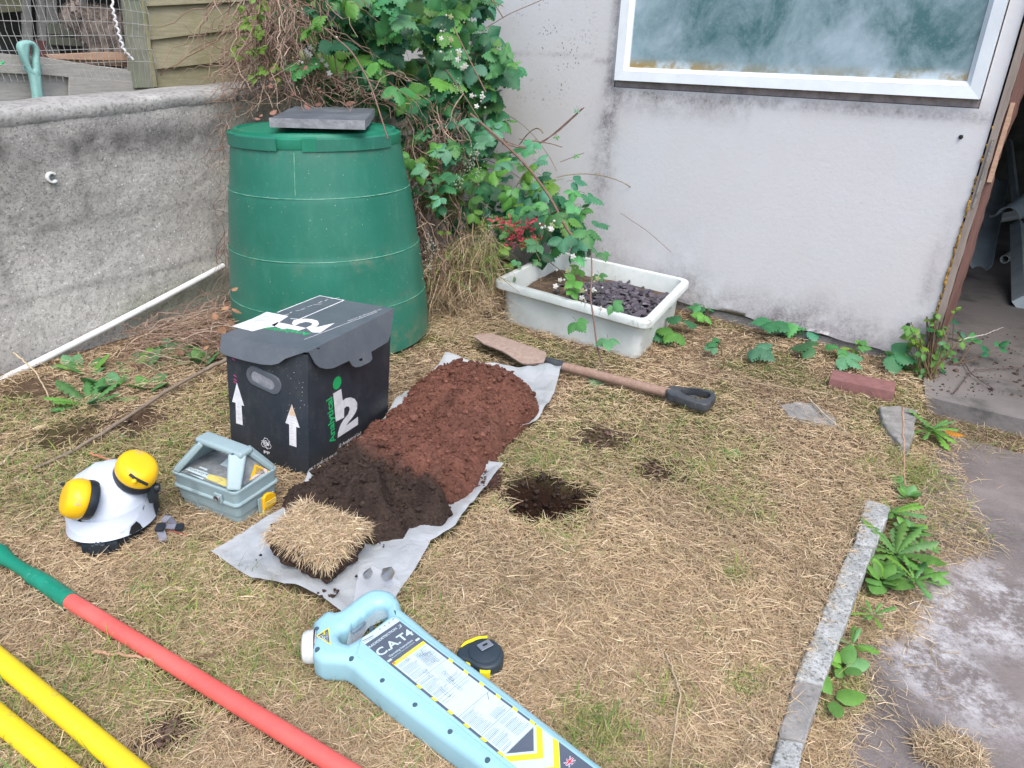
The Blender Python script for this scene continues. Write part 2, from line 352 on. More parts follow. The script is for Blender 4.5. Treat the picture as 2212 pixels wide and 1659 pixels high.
M_tub = pm('tub_plastic', (.66, .71, .70), (.55, .60, .58), 7, .45, .1, 60, dirt=(.18, .17, .13), dsc=11, dlo=.6)
M_brick = pm('brick_clay', (.25, .12, .11), (.19, .09, .085), 30, .9, .5, 160, dirt=(.33, .2, .17), dsc=60, dlo=.6)
M_kerb = pm('kerb_concrete', (.30, .315, .305), (.47, .485, .475), 22, .9, 1., 170, dirt=(.11, .11, .10), dsc=110, dlo=.50)
M_kerbd = pm('kerb_dark', (.20, .195, .185), (.30, .29, .275), 20, .9, .8, 130, dirt=(.09, .09, .08), dsc=60, dlo=.56)
M_blade = wood('spade_blade', (.40, .31, .26), (.29, .21, .175), (14, 14, 14), None, 5)
M_shaft = wood('spade_shaft', (.34, .24, .19), (.26, .17, .13), (10, 10, 10), None, 6)
M_dgrip = pm('d_grip', (.035, .042, .05), (.06, .066, .072), 30, .45, dirt=(.16, .16, .15), dsc=50, dlo=.6)
M_teal = pm('teal_grip', (.23, .43, .40), (.17, .34, .31), 14, .6, .1, dirt=(.05, .12, .11), dsc=40, dlo=.6)
M_pipe = pm('white_pipe', (.74, .76, .76), (.64, .66, .65), 12, .35, dirt=(.3, .27, .22), dsc=20, dlo=.64)
M_gut = pm('gutter_grey', (.48, .56, .59), (.40, .47, .50), 8, .45, dirt=(.4, .42, .42), dsc=24, dlo=.68)
M_gutw = pm('gutter_lip', (.6, .63, .63), None, 5, .5)
M_gfloor = pm('garage_concrete', (.20, .185, .175), (.13, .12, .115), 3, .9, .5, 90, dirt=(.08, .08, .075), dsc=6, dlo=.55)
M_wire = pm('wire', (.42, .44, .42), None, 5, .5, metal=.5)
M_clear = NT('clear_film', .12, .5); M_clear.b.inputs['Transmission Weight'].default_value = .0
t = M_clear; tp = t.n.new('ShaderNodeBsdfTransparent'); mx = t.n.new('ShaderNodeMixShader'); mx.inputs[0].default_value = .3; t.b.inputs['Base Color'].default_value = (.6, .62, .66, 1)
t.L(tp.outputs[0], mx.inputs[1]); t.L(t.b.outputs[0], mx.inputs[2]); t.L(mx.outputs[0], t.n['Material Output'].inputs[0]); M_clear = t.m
t = NT('polythene', .3, .5); t.col(t.mix(t.ramp(t.noise(9, 5), [(.35, 0), (.7, 1)]), (.60, .66, .70), (.68, .73, .77)))
t.bump(t.noise(14, 5, .6, None, 1.2), .35, .02); tr = t.n.new('ShaderNodeBsdfTranslucent'); tr.inputs[0].default_value = (.75, .8, .84, 1); tp = t.n.new('ShaderNodeBsdfTransparent')
a = t.n.new('ShaderNodeMixShader'); a.inputs[0].default_value = .35; t.L(t.b.outputs[0], a.inputs[1]); t.L(tr.outputs[0], a.inputs[2])
b = t.n.new('ShaderNodeMixShader'); b.inputs[0].default_value = .13; t.L(a.outputs[0], b.inputs[1]); t.L(tp.outputs[0], b.inputs[2]); t.L(b.outputs[0], t.n['Material Output'].inputs[0]); M_poly = t.m
M_soil = attrmat('spoil', .95, .1, 0, 140, .45, .9)
M_straw = attrmat('straw', .75, .25, .12, 20, .1)
M_leaf = attrmat('leaf', .5, .35, .22, 45, .3)
M_twig = attrmat('twig', .85, .15, 0, 60, .35)
M_petal = attrmat('petal', .6, .2, .3, 40, .1)
M_slatec = attrmat('slate_chip', .5, .4, 0, 60, .3, .3)
t = NT('tabby_fur', .9, .1); wv = t.n.new('ShaderNodeTexWave'); wv.inputs['Scale'].default_value = 7; wv.inputs['Distortion'].default_value = 9; wv.inputs['Detail'].default_value = 3; wv.inputs['Detail Scale'].default_value = 2.5; t.L(t.mp((1, 1, .6)), wv.inputs['Vector'])
c_ = t.mix(t.ramp(wv.outputs['Fac'], [(.35, 0), (.65, 1)]), (.30, .255, .225), (.125, .105, .095)); c_ = t.mix(t.ramp(t.noise(80, 5, .8), [(.4, 0), (.65, .6)]), c_, (.33, .27, .235)); t.col(c_).bump(t.noise(190, 5, .8), .8, .006); M_fur = t.m
M_furl = pm('pale_fur', (.42, .35, .31), (.33, .27, .23), 60, .9, .6, 200)
# ------------------------------------------------------------------ layout frames
A1 = np.array([1.024, 3.067, 0]); U1 = np.array([.7994, -.6009, 0]); N1 = np.array([-.6009, -.7994, 0])     # garage wall: origin, along, towards the camera
A2 = np.array([-1.765, 2.223, 0]); U2 = np.array([.4798, .8774, 0]); N2 = np.array([.8774, -.4798, 0])      # garden wall
def W1(s, z, off=0.): return A1+U1*s+N1*off+np.array([0, 0, z])
def W2(s, z, off=0.): return A2+U2*s+N2*off+np.array([0, 0, z])
K0 = np.array([.49, .83]); KD = np.array([1.02, 1.615])-K0; KD /= np.linalg.norm(KD); KN = np.array([KD[1], -KD[0]])   # outer face of the kerb
HOLE = np.array([.10, 1.585])
def hole_r(x, y):
    a = np.arctan2(y-HOLE[1], x-HOLE[0]); r = np.hypot((x-HOLE[0])/1.0, (y-HOLE[1])/.92); return r/(.120+.012*np.sin(a*3+1)+.008*np.sin(a*5))
def gz(x, y):
    x = np.asarray(x, float); y = np.asarray(y, float); z = (fbm(x*2.2, y*2.2, 3, 5)-.5)*.016-.006+(fbm(x*14, y*14, 3, 9)-.5)*.010
    k = (x-K0[0])*KN[0]+(y-K0[1])*KN[1]; z = z-sst(-.03, .02, k)*(.055+z)
    h = hole_r(x, y); dp = sst(1.06, .72, h); z = z*(1-dp)-dp*(.15+.03*(fbm(x*30, y*30, 3, 2)-.5))+sst(.3, .0, abs(h-1.15))*.006
    return z
# ================================================================== THE SETTING
def ax(a, b, st, outs): return np.array(sorted(set(list(np.arange(a, b, st))+outs)))
gxs = ax(-2.1, 1.75, .0085, [-40, -15, -6, -3, -2.4, 2., 2.5, 4, 8, 20, 40]); gys = ax(.55, 3.5, .0085, [-40, -15, -5, -1, 0, .3, 3.8, 4.5, 6, 12, 25, 40])
gx, gy = np.meshgrid(gxs, gys); gX = gx.ravel(); gY = gy.ravel(); gZ = gz(gX, gY)
far = (gX < -2.2) | (gX > 1.9) | (gY < .4) | (gY > 3.7); gZ[far] = np.where(gX[far] > .9, -.055, 0)
nx = len(gxs); ii, jj = np.meshgrid(np.arange(len(gys)-1), np.arange(nx-1), indexing='ij'); b_ = (ii*nx+jj).ravel()
gF = np.stack([b_, b_+1, b_+nx+1, b_+nx], 1)
gc = np.ones((len(gX), 3)); gr = sst(.46, .62, fbm(gX*3.1, gY*3.1, 4, 21)); gc *= 1-gr[:, None]*np.array([.35, .12, .4])
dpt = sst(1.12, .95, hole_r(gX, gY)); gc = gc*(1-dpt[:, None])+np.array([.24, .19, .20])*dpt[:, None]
for px, py, rr, st_ in ((1420, 1015, .10, .8), (1300, 945, .12, .5), (350, 1585, .08, .8), (170, 950, .16, .6), (330, 900, .15, .5), (60, 850, .2, .3), (1750, 1150, .03, .6)):
    g_ = G(px, py); q = sst(rr, rr*.3, np.hypot(gX-g_[0], gY-g_[1])+.05*(fbm(gX*12, gY*12, 3, 3)-.5))*st_; gc = gc*(1-q[:, None])+np.array([.42, .34, .36])*q[:, None]
tag(objnp('ground', np.stack([gX, gY, gZ], 1), gF, M_lawn, col=gc, origin=(0, 0, 0)), kind='structure')
# concrete path with a pale bloom of lime, then the raised garage slab
a_ = G(2046, 939, -.048); b_ = G(2174, 973, -.048); dd = (b_-a_)/np.linalg.norm(b_-a_)
e0 = np.append(K0+KN*.05-KD*1.6, 0); e1 = np.append(K0+KN*.05+KD*1.05, 0)
pl = [e0[:2], (4, -2), (7, 0), (a_+dd*5)[:2], b_[:2], (a_-dd*.02)[:2], e1[:2]]
xy, tr = cdt_sheet([tuple(p) for p in pl], .035, .3)
pc = np.zeros((len(xy), 3))
for px, py, rr, st_ in ((2080, 1330, .16, 1), (2010, 1430, .13, 1), (2060, 1480, .13, .9), (2190, 1340, .2, .75), (2130, 1250, .16, .6), (1960, 1370, .1, .8), (2190, 1560, .1, .6), (2090, 1590, .06, .5), (2200, 1150, .12, .15)):
    g_ = G(px, py, -.048); pc += (sst(rr, rr*.2, np.hypot(xy[:, 0]-g_[0], xy[:, 1]-g_[1]))*st_)[:, None]
tag(objnp('path', np.column_stack([xy, np.full(len(xy), -.047)+.006*(fbm(xy[:, 0]*5, xy[:, 1]*5, 2, 4)-.5)]), tr, M_path, col=np.clip(pc, 0, 1), origin=(0, 0, 0)), kind='structure')
a_ = G(2018, 863, 0); b_ = G(2212, 909, 0); dd = (b_-a_)/np.linalg.norm(b_-a_); nn = np.array([-dd[1], dd[0], 0])
mb = MB(); q = [a_-dd*.03, a_+dd*4.5]; back = [W1(.745, 0, -5.2)+U1*4, W1(-2.4, 0, -5.2), W1(-2.4, 0, -.14), W1(.745, 0, -.14), W1(.745, 0, -.01)]
base = [q[0], q[1]]+back; Vv = [tuple(p[:2])+(.004,) for p in base]+[tuple(p[:2])+(-.09,) for p in base]; n_ = len(base)
mb.add((Vv, [tuple(range(n_))]+[(i, i+n_, (i+1) % n_+n_, (i+1) % n_) for i in range(n_)]))
tag(obj('garage_floor', mb, M_gfloor, smooth=0), kind='structure')
xy, tr = cdt_sheet([tuple(W1(-4, 0, -.3)[:2]), tuple(W1(.7, 0, -.3)[:2]), tuple(W1(.7, 0, -5.1)[:2]), tuple(W1(-4, 0, -5.1)[:2])], .5)
# ------------------------------------------------------------------ garage
garage = thing('garage', 'pale rendered garage with a big fogged window and an open doorway on its right', 'garage', W1(0, 0))
ZT = 2.35; SL = -2.6; SR = .735
def wpt(s, z, off=0): return tuple(W1(s, z, off))
ws0, ws1, wz0, wz1 = -.765, .685, .955, 1.95
# front wall as a fine sheet with the stains stored per vertex, plus its reveals and back
xs = np.unique(np.concatenate([np.arange(SL, SR, .02), [ws0, ws1, SR]])); zs = np.unique(np.concatenate([np.arange(.02, ZT, .02), [wz0, wz1, ZT]]))
sx, sz = np.meshgrid(xs, zs); sx = sx.ravel(); sz = sz.ravel()
base_edge = sst(0, 1, np.ones(1))[0]
zlow = .0+.012*(vn(sx*3, sx*0, 3)-.5); szz = np.where(sz == zs[0], .035+.02*(vn(sx*9, sx*0, 8)-.5), sz)
P3 = A1+np.outer(sx, U1)+np.outer(szz, [0, 0, 1])+np.outer(.006*(fbm(sx*2, sz*2, 3, 6)-.5), N1)
n_ = len(xs); ii, jj = np.meshgrid(np.arange(len(zs)-1), np.arange(n_-1), indexing='ij'); b_ = (ii*n_+jj).ravel()
cx_ = (sx[b_]+sx[b_+1])/2; cz_ = (sz[b_]+sz[b_+n_])/2; keep = ~((cx_ > ws0) & (cx_ < ws1) & (cz_ > wz0) & (cz_ < wz1))
b_ = b_[keep]; F = np.stack([b_, b_+1, b_+n_+1, b_+n_], 1)
def gau(x, c, s): return np.exp(-((x-c)/s)**2)
stn = .95*gau(sx, ws0-.015, .035)*sst(.45, .75, sz)*(sz < 1.0)+.85*gau(sx, -.80, .07)*gau(sz, .62, .22)+1.*gau(sz, .93, .022)*(sx > ws0-.05)*(sx < ws1+.05)+.5*gau(sz, .89, .05)*(sx > ws0)*(sx < -.1)
stn += .75*gau(sz, .05, .10)+.5*gau(sx, -.75, .2)*sst(.55, .1, sz)+.45*gau(sx, -.32, .12)*sst(.5, .1, sz)+.9*gau(sx, ws0-.02, .02)*(sz > .95)+.55*gau(sx, .69, .03)*sst(.9, .2, sz)
stn += .25*sst(-1.15, -1.6, sx)+.25*gau(sx, .2, .35)*gau(sz, .12, .12)
stn += 1.2*(np.abs(sz-1.075-.012*(vn(sx*7, sx*0, 2)-.5)+.02*(sx+1)) < .010)*(sx < ws0-.02)*.4
spk_ = gau(sx, -1.12, .2)*sst(.75, .95, sz)*1.3
o = objnp('wall', P3, F, M_render, garage, col=np.repeat(np.clip(stn, 0, 1)[:, None], 3, 1))
a = o.data.color_attributes.new('Spk', 'FLOAT_COLOR', 'POINT'); c = np.ones((len(sx), 4), np.float32); c[:, :3] = np.clip(spk_, 0, 1)[:, None]; a.data.foreach_set('color', c.ravel())
def wbox(s0, s1, z0, z1, o0, o1):                     # a box in wall coordinates
    V = [wpt(s, z, o) for s in (s0, s1) for z in (z0, z1) for o in (o0, o1)]
    return V, [(0, 1, 3, 2), (4, 6, 7, 5), (0, 4, 5, 1), (2, 3, 7, 6), (0, 2, 6, 4), (1, 5, 7, 3)]
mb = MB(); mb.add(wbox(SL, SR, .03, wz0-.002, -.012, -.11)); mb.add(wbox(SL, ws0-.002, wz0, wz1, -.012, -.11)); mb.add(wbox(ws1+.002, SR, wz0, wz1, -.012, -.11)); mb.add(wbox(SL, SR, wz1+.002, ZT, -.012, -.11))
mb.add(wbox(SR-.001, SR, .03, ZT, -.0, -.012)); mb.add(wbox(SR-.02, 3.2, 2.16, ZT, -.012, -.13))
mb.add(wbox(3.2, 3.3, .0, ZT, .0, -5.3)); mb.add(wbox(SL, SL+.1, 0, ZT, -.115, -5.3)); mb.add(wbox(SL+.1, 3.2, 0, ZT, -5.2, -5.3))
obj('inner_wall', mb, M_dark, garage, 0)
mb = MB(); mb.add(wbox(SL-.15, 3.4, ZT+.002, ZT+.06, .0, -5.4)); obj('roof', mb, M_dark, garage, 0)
mb = MB(); mb.add(wbox(SL, SR+.02, -.09, .045, -.014, -.13)); obj('plinth', mb, M_kerbd, garage, 0)
# window: sill mortar, frame of mitred profiles, fogged pane
win = obj('window', MB().add(wbox(ws0+.002, ws1-.002, wz0+.002, wz0+.028, -.004, -.1)), M_sill, garage, 0)
f0, f1, g0, g1 = ws0+.012, ws1-.004, wz0+.030, wz1-.01
mb = MB()
def mitre(s0, z0, s1, z1, wd, o0, o1):
    O = [(s0, z0), (s1, z0), (s1, z1), (s0, z1)]; I = [(s0+wd, z0+wd), (s1-wd, z0+wd), (s1-wd, z1-wd), (s0+wd, z1-wd)]
    for i in range(4):
        j = (i+1) % 4; V = [wpt(*O[i], o0), wpt(*O[j], o0), wpt(*I[j], o1), wpt(*I[i], o1), wpt(*O[i], o0-.06), wpt(*O[j], o0-.06), wpt(*I[j], o1-.03), wpt(*I[i], o1-.03)]
        mb.add((V, [(0, 1, 2, 3), (7, 6, 5, 4), (0, 4, 5, 1), (3, 2, 6, 7), (0, 3, 7, 4), (1, 5, 6, 2)]))
mitre(f0, g0, f1, g1, .038, .026, .022); mitre(f0+.0385, g0+.0385, f1-.0385, g1-.0385, .016, .020, .002)
obj('frame', mb, M_pvc, win, 0)
xs = np.linspace(f0+.05, f1-.05, 60); zs = np.linspace(g0+.05, g1-.05, 60); px_, pz_ = np.meshgrid(xs, zs); px_ = px_.ravel(); pz_ = pz_.ravel(); n_ = 60
P3 = A1+np.outer(px_, U1)+np.outer(pz_, [0, 0, 1])-N1*.006; ii, jj = np.meshgrid(np.arange(59), np.arange(59), indexing='ij'); b_ = (ii*n_+jj).ravel()
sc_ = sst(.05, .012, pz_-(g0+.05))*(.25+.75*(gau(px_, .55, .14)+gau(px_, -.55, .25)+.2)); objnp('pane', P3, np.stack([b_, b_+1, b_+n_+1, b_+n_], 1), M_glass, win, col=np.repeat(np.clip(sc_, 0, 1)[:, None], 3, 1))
# door post: rotting outer board with crumbling foam against the render, red brown stop board
dpo = []
for i, z in enumerate(np.linspace(0.0, 2.16, 40)): dpo.append((.7645+.006*math.sin(z*9)+(.0 if z > .25 else -.018*(1-z/.25)), z))
def strip(f0, f1, o0, o1, jag=0, z0=0.01, z1=2.158, n=60):
    V = []; F = []
    for i in range(n+1):
        z = z0+(z1-z0)*i/n; a, b = f0(z), f1(z)+jag*(random.random()-.5)
        V += [wpt(a, z, o0), wpt(b, z, o0), wpt(b, z, o1), wpt(a, z, o1)]
    for i in range(n):
        for k in range(4): F.append((i*4+k, i*4+(k+1) % 4, i*4+4+(k+1) % 4, i*4+4+k))
    F += [(3, 2, 1, 0), (n*4, n*4+1, n*4+2, n*4+3)]; return V, F
rot = lambda z: -.03*(1-min(z/.2, 1))
post = obj('door_post', strip(lambda z: .742, lambda z: .766+rot(z)*.3, .012, -.10, .003), M_frame_t, garage, 30)
obj('door_stop', strip(lambda z: .767+rot(z)*.3, lambda z: .788+rot(z)+.01*math.sin(z*7)*(z > .75), -.002, -.085, .006), M_frame_r, garage, 30)
mb = MB()
for i in range(260):
    z = random.uniform(.04, .95)
    if random.random() > math.exp(-((z-.42)/.3)**2): continue
    r = random.uniform(.002, .0055); V, F = rbox(r*2, r*1.6, r*random.uniform(2, 5), r*.3, 1); M = Matrix.Translation(W1(.7395+random.uniform(-.003, .002), z, .004+random.uniform(-.004, .006))) @ Matrix.Rotation(random.random()*3, 4, 'Z') @ Matrix.Rotation(random.random()-.5, 4, 'X'); mb.add((V, F), M)
obj('filler_foam', mb, M_foam, garage)['kind'] = 'stuff'
mb = MB(); mb.add(strip(lambda z: .772, lambda z: .786, .0065, -.0015, .004, .72, .98, 12)); obj('split_batten', mb, M_lath, garage, 30)
mb = MB(); mb.add(strip(lambda z: .752, lambda z: .758, .018, .0125, 0, .63, .86, 4)); obj('strike_plate', mb, M_kerbd, garage, 30)
for (a, z) in ((.655, .86), (.655, .16)):
    mb = MB(); mb.add(lathe([(0, .006), (.005, .005), (.008, 0), (.008, -.004)], 12), Matrix(((U1[0], 0, N1[0], 0), (U1[1], 0, N1[1], 0), (0, 1, 0, 0), (0, 0, 0, 1)))); 
    fr = Fr(W1(a, z, .004), U1, (0, 0, 1)); mb = MB().add(lathe([(0, .006), (.005, .005), (.0075, 0), (.0075, -.004)], 12), fr.M()); obj('bolt_head', mb, M_hole, garage)
# ------------------------------------------------------------------ garden wall and its coping
cw = thing('garden_wall', 'rough grey concrete garden wall with a pale rounded mortar cap', 'wall', W2(0, 0))
xs = np.arange(-1.2, 2.42, .012); zs = np.arange(-.03, .83, .012); sx, sz = np.meshgrid(xs, zs); sx = sx.ravel(); sz = sz.ravel(); n_ = len(xs)
hgt = lambda s: .803+.062*np.clip((s-.1)/1.0, -.5, 1.6)*.9
zz = sz/.83*hgt(sx); of = .014*(fbm(sx*5, zz*5, 4, 31)-.5)+.006*(fbm(sx*40, zz*40, 3, 33)-.5)
# faint block joints showing through the render
cc = np.ones(len(sx)); cc -= .28*gau((zz+.02*vn(sx*3, sx*0, 2)), .24, .012)+.18*gau(zz+.015*vn(sx*4, sx*0, 5), .47, .012)
for s_, z0_, z1_ in ((.42, .47, .76), (.95, .24, .47), (.62, .02, .24), (1.35, .47, .76), (.1, .24, .47)): cc -= .22*gau(sx, s_, .014)*(zz > z0_)*(zz < z1_)
cc -= .42*sst(.75, 0, sx)*gau(zz, .55, .20)*sst(.35, .6, fbm(sx*5, zz*5, 4, 41)); cc += .18*gau(zz, .2, .2)*sst(.4, .6, fbm(sx*3, zz*4, 3, 47)); cc -= .45*gau(zz, .74, .05)*sst(.35, .6, fbm(sx*8, zz*7, 4, 48)); cc -= .22*gau(zz, .70, .06)*sst(.3, .6, fbm(sx*3, zz*7, 3, 44)); cc -= .2*sst(.12, 0, zz)
col3 = np.clip(cc, .3, 1.2)[:, None]*np.array([1, 1, 1.])-sst(1.0, .5, 0*sx)[:, None]*0; gm = (sst(.95, 1.3, sx)*.5)[:, None]; col3 = col3*(1-gm)+col3*np.array([.72, .80, .62])*gm
gm = (gau(zz, .08, .09)*sst(.3, .6, sx)*.55)[:, None]; col3 = col3*(1-gm)+col3*np.array([.62, .70, .5])*gm
P3 = A2+np.outer(sx, U2)+np.outer(zz, [0, 0, 1])+np.outer(of, N2); ii, jj = np.meshgrid(np.arange(len(zs)-1), np.arange(n_-1), indexing='ij'); b_ = (ii*n_+jj).ravel()
objnp('wall_face', P3, np.stack([b_, b_+1, b_+n_+1, b_+n_], 1), M_cast, cw, col=col3)
def w2box(s0, s1, z0, z1, o0, o1, dz=0):
    V = [tuple(W2(s, z+(dz if s == s1 else 0), o)) for s in (s0, s1) for z in (z0, z1) for o in (o0, o1)]
    return V, [(0, 1, 3, 2), (4, 6, 7, 5), (0, 4, 5, 1), (2, 3, 7, 6), (0, 2, 6, 4), (1, 5, 7, 3)]
obj('wall_back', MB().add(w2box(-1.2, 2.42, -.03, .78, -.02, -.19)), M_kerbd, cw, 0)
xs = np.arange(-1.2, 2.42, .02); prof = [(-.004, -.02), (.006, -.004), (.008, .018), (.0, .034), (-.02, .042), (-.09, .050), (-.16, .050), (-.2, .035), (-.2, -.01)]
V = []; 
for s in xs:
    h = float(hgt(s))
    for k, (o_, z_) in enumerate(prof):
        jx = .012*(vn(s*9, k*1.7, 3)-.5); V.append(W2(s, h+z_*(.85+.3*vn(s*2, 0, 4))+jx*.6, o_+jx))
K = len(prof); F = [[i*K+j, i*K+j+1, (i+1)*K+j+1, (i+1)*K+j] for i in range(len(xs)-1) for j in range(K-1)]; objnp('coping', V, F, M_cap, cw)
# white pipe lying along the foot of the wall, and the stray clip
p0 = onpl(-60, 852, A2+N2*.028, N2); p1 = onpl(483, 574, A2+N2*.028, N2); pts = [p0+(p1-p0)*k/12+np.array([0, 0, -.006*math.sin(math.pi*k/12)]) for k in range(13)]
tag(obj('water_pipe', tube(pts, .0125, 14), M_pipe), 'thin white plastic pipe running up along the foot of the grey garden wall', 'pipe')
fr = Fr(onpl(110, 383, A2+N2*.006, N2), U2, (0, 0, 1)); mb = MB()
a_ = [(math.cos(R_(q))*.012, math.sin(R_(q))*.012) for q in range(40, 321, 20)]+[(math.cos(R_(q))*.019, math.sin(R_(q))*.019) for q in range(320, 39, -20)]
mb.add(solid([a_], .014, .001), fr.M(c=.012)); mb.add(solid([circ(0, 0, .004, 10)], .013, .0), fr.M(a=-.006, c=.008), 1)
tag(obj('pipe_clip', mb, [M_pipe, M_steel]), 'small empty white pipe clip screwed to the face of the grey wall', 'pipe clip')
# ------------------------------------------------------------------ animal run and shed behind the wall
OF = -.30
def w2l(px, py, off): p = onpl(px, py, A2+N2*off, N2); q = p-A2; return float(q@U2), float(p[2])
run = thing('animal_run', 'weathered wooden pet run with wire mesh front behind the garden wall', 'pet run', W2(.6, .6, OF))
def quadboard(pts, off, th, par, name, mat, jag=.0):   # a board traced in the plane at this offset from the wall, th thick
    fr = Fr(W2(0, 0, off), U2, (0, 0, 1)); sgn = 1 if fr.Z@N2 > 0 else -1
    L = [fr.loc(*p) for p in pts]; V, F = solid([L], th, min(.002, th*.3)); return obj(name, MB().add((V, F), fr.M()), mat, par, 30)
quadboard([(-60, 112), (300, 152), (322, 185), (322, 235), (-60, 235)], OF, .02, run, 'lower_board', M_grey)
quadboard([(-60, 110), (98, 124), (296, 156), (296, 182), (96, 162), (-60, 155)], OF+.022, .02, run, 'top_rail', M_grey)
quadboard([(150, 166), (318, 178), (318, 200), (150, 236)], OF+.023, .012, run, 'patch_board', M_grey)
quadboard([(273, -60), (308, -60), (334, 190), (296, 190)], OF+.05, .05, run, 'corner_post', M_post)
quadboard([(306, 0), (311, 0), (341, 188), (333, 188)], OF+.055, .045, run, 'corner_strip', M_board)
for i, (pts) in enumerate([[(98, 118), (232, 112), (300, 115), (300, 132), (110, 128)], [(102, 128), (300, 128), (300, 146), (200, 140), (104, 131)]]): quadboard(pts, OF-.03-.02*i, .018, run, 'batten', M_lath)
# back wall of the run, bars, roof
mb = MB(); mb.add(w2box(-.6, 2.3, .4, 2., -1.15, -1.2)); mb.add(w2box(1.9, 1.95, .4, 2., -.4, -1.149)); mb.add(w2box(-.6, 2.3, 2.0, 2.04, -.3, -1.2)); mb.add(w2box(-.6, 2.3, .82, .84, -.36, -1.14)); obj('run_back', mb, M_dark, run, 0)
for k, (x0, x1) in enumerate(((46, 62), (78, 92), (95, 118), (262, 272), (170, 182))): quadboard([(x0, -80), (x1, -80), (x1+14, 150), (x0+14, 150)], -.98, .03, run, 'upright', M_grey)
for k, (y0, y1) in enumerate(((48, 74), (78, 97))): quadboard([(108, y0+2), (300, y0+8), (300, y1+9), (108, y1)], -.95, .02, run, 'slat', M_post)
quadboard([(-40, -60), (60, -60), (62, 24), (-40, 30)], -.99, .02, run, 'back_panel', M_board); quadboard([(50, 85), (100, 88), (100, 128), (52, 122)], -.9, .03, run, 'brick_stop', M_brick)
quadboard([(262, -40), (282, -40), (281, 42), (268, 36)], -.93, .006, run, 'blue_sheet', M_cat)
# wire mesh
wm = NP(); wc = (.45, .46, .44); F2 = Fr(W2(0, 0, OF+.058), U2, (0, 0, 1))
s0, _ = F2.loc(-60, 80); s1, _ = F2.loc(330, 80)
for z in np.arange(.99, 1.45, .045):
    P = [F2.pt(s, z+.018*math.sin(s*5+z*3)-.03*(s-.4), .008*math.sin(s*13+z*40)) for s in np.linspace(s0, s1, 26)]; wm.tube(P, .0012, wc, 4)
for s in np.arange(s0, s1, .0235):
    P = [F2.pt(s+.012*math.sin(z*8+s*4)-.06*(z-1.2), z, .008*math.sin(s*13+z*40)) for z in np.linspace(.92, 1.45, 14)]; wm.tube(P, .0010, wc, 4)
wm.obj('wire_mesh', M_twig, run)
P = [onpl(x, y, W2(0, 0, OF+.07), N2) for x, y in ((240, -20), (243, 20), (250, 48), (258, 80), (268, 110), (285, 128))]; q = []
for k in range(60):
    u_ = k/59*(len(P)-1); i = min(int(u_), len(P)-2); p = P[i]+(P[i+1]-P[i])*(u_-i); q.append(p+np.array([.005*math.sin(k*1.1), 0, .003*math.cos(k*1.1)]))
tag(obj('rope', tube(q, .0042, 6), M_white), 'pale twisted rope hanging down inside the wire mesh of the pet run', 'rope')
shed = thing('shed', 'old shed side of mossy overlapping boards above the garden wall', 'shed', W2(1.2, .8, OF))
edges = [(-64, -92), (14, 4), (87, 64), (150, 131), (212, 205)]
for i in range(4):
    xl = (306, 314, 326, 337)[i]; xl2 = (312, 322, 334, 344)[i]
    a, b = edges[i], edges[i+1]
    fr = Fr(onpl(420, (a[1]+b[1])/2, W2(0, 0, OF+.03), N2), U2, np.array([0, 0, 1])+N2*-.12); L = [fr.loc(*p) for p in ((xl, a[0]-6), (700, a[1]-6-22), (700, b[1]-24), (515, b[1]), (xl2, b[0]))]
    V, F = solid([L], .014, .002); obj('cladding_board', MB().add((V, F), fr.M()), M_board, shed, 30)
obj('shed_frame', MB().add(w2box(.98, 2.4, .5, 1.9, OF-.03, OF-.08)), M_dark, shed, 0)
# turquoise D grip of a spade standing behind the wall
tg = thing('garden_spade', 'turquoise handled garden spade standing upright behind the garden wall', 'spade', W2(.42, .6, -.24))
fr = Fr(W2(0, 0, -.235), U2, (0, 0, 1)); cr = crop(0, 0, 600/2212); f = lambda L: [fr.loc(*cr(*p)) for p in L]
out = f([(160, 410), (200, 375), (270, 372), (320, 400), (345, 480), (362, 580), (370, 700), (385, 860), (405, 960), (320, 960), (300, 860), (270, 700), (225, 600), (180, 500)])
inn = f([(262, 470), (275, 420), (300, 440), (295, 560), (280, 640), (262, 560)])
obj('handle', MB().add(solid([out, inn], .032, .011, 3, True), fr.M(c=.016)), M_teal, tg, 60)
a_ = fr.pt(*fr.loc(*cr(362, 940))); obj('shaft', tube([a_, a_+np.array([0, 0, -.25]), a_+np.array([.0, .02, -.7])], .018, 12), M_teal, tg)
tag(obj('wire_tie', tube([onpl(x, y, W2(0, 0, OF+.05), N2) for x, y in ((-4, 142), (3, 138), (9, 133))], .0035, 6), M_green), 'short green wire tie on the grey rail at the far left edge', 'wire tie')
# ------------------------------------------------------------------ the cat in the run
cat = thing('cat', 'brown tabby cat sitting behind the wire mesh and facing left', 'cat', W2(.9, .87, -.62))
fc = Fr(W2(0, 0, -.62), U2, (0, 0, 1)); cc = lambda x, y: fc.loc(*cr(x, y))
mbd = bpy.data.metaballs.new('m'); mbd.resolution = .012; mbd.threshold = .35; mo = bpy.data.objects.new('m', mbd); COL.objects.link(mo)
def ball(x, y, r, dc=0., st=2, sz_=None):
    a, b = cc(x, y); p = fc.pt(a, b, dc); e = mbd.elements.new(); e.co = Vector(p); e.radius = r; e.stiffness = st
ball(960, 250, .115); ball(900, 210, .092); ball(1040, 330, .13, 0); ball(960, 340, .12, .03); ball(1060, 380, .105, .0); ball(830, 230, .078); ball(775, 265, .068, .01); ball(800, 330, .062, .02)
ball(668, 120, .056, .01); ball(640, 150, .052, .015); ball(606, 180, .038, .015); ball(590, 195, .030, .015); ball(620, 205, .034, .015); ball(730, 150, .055)
ball(830, 400, .05, .03); ball(840, 450, .042, .04); ball(820, 480, .036, .05); ball(880, 470, .036, .07); ball(900, 440, .05, -.03)
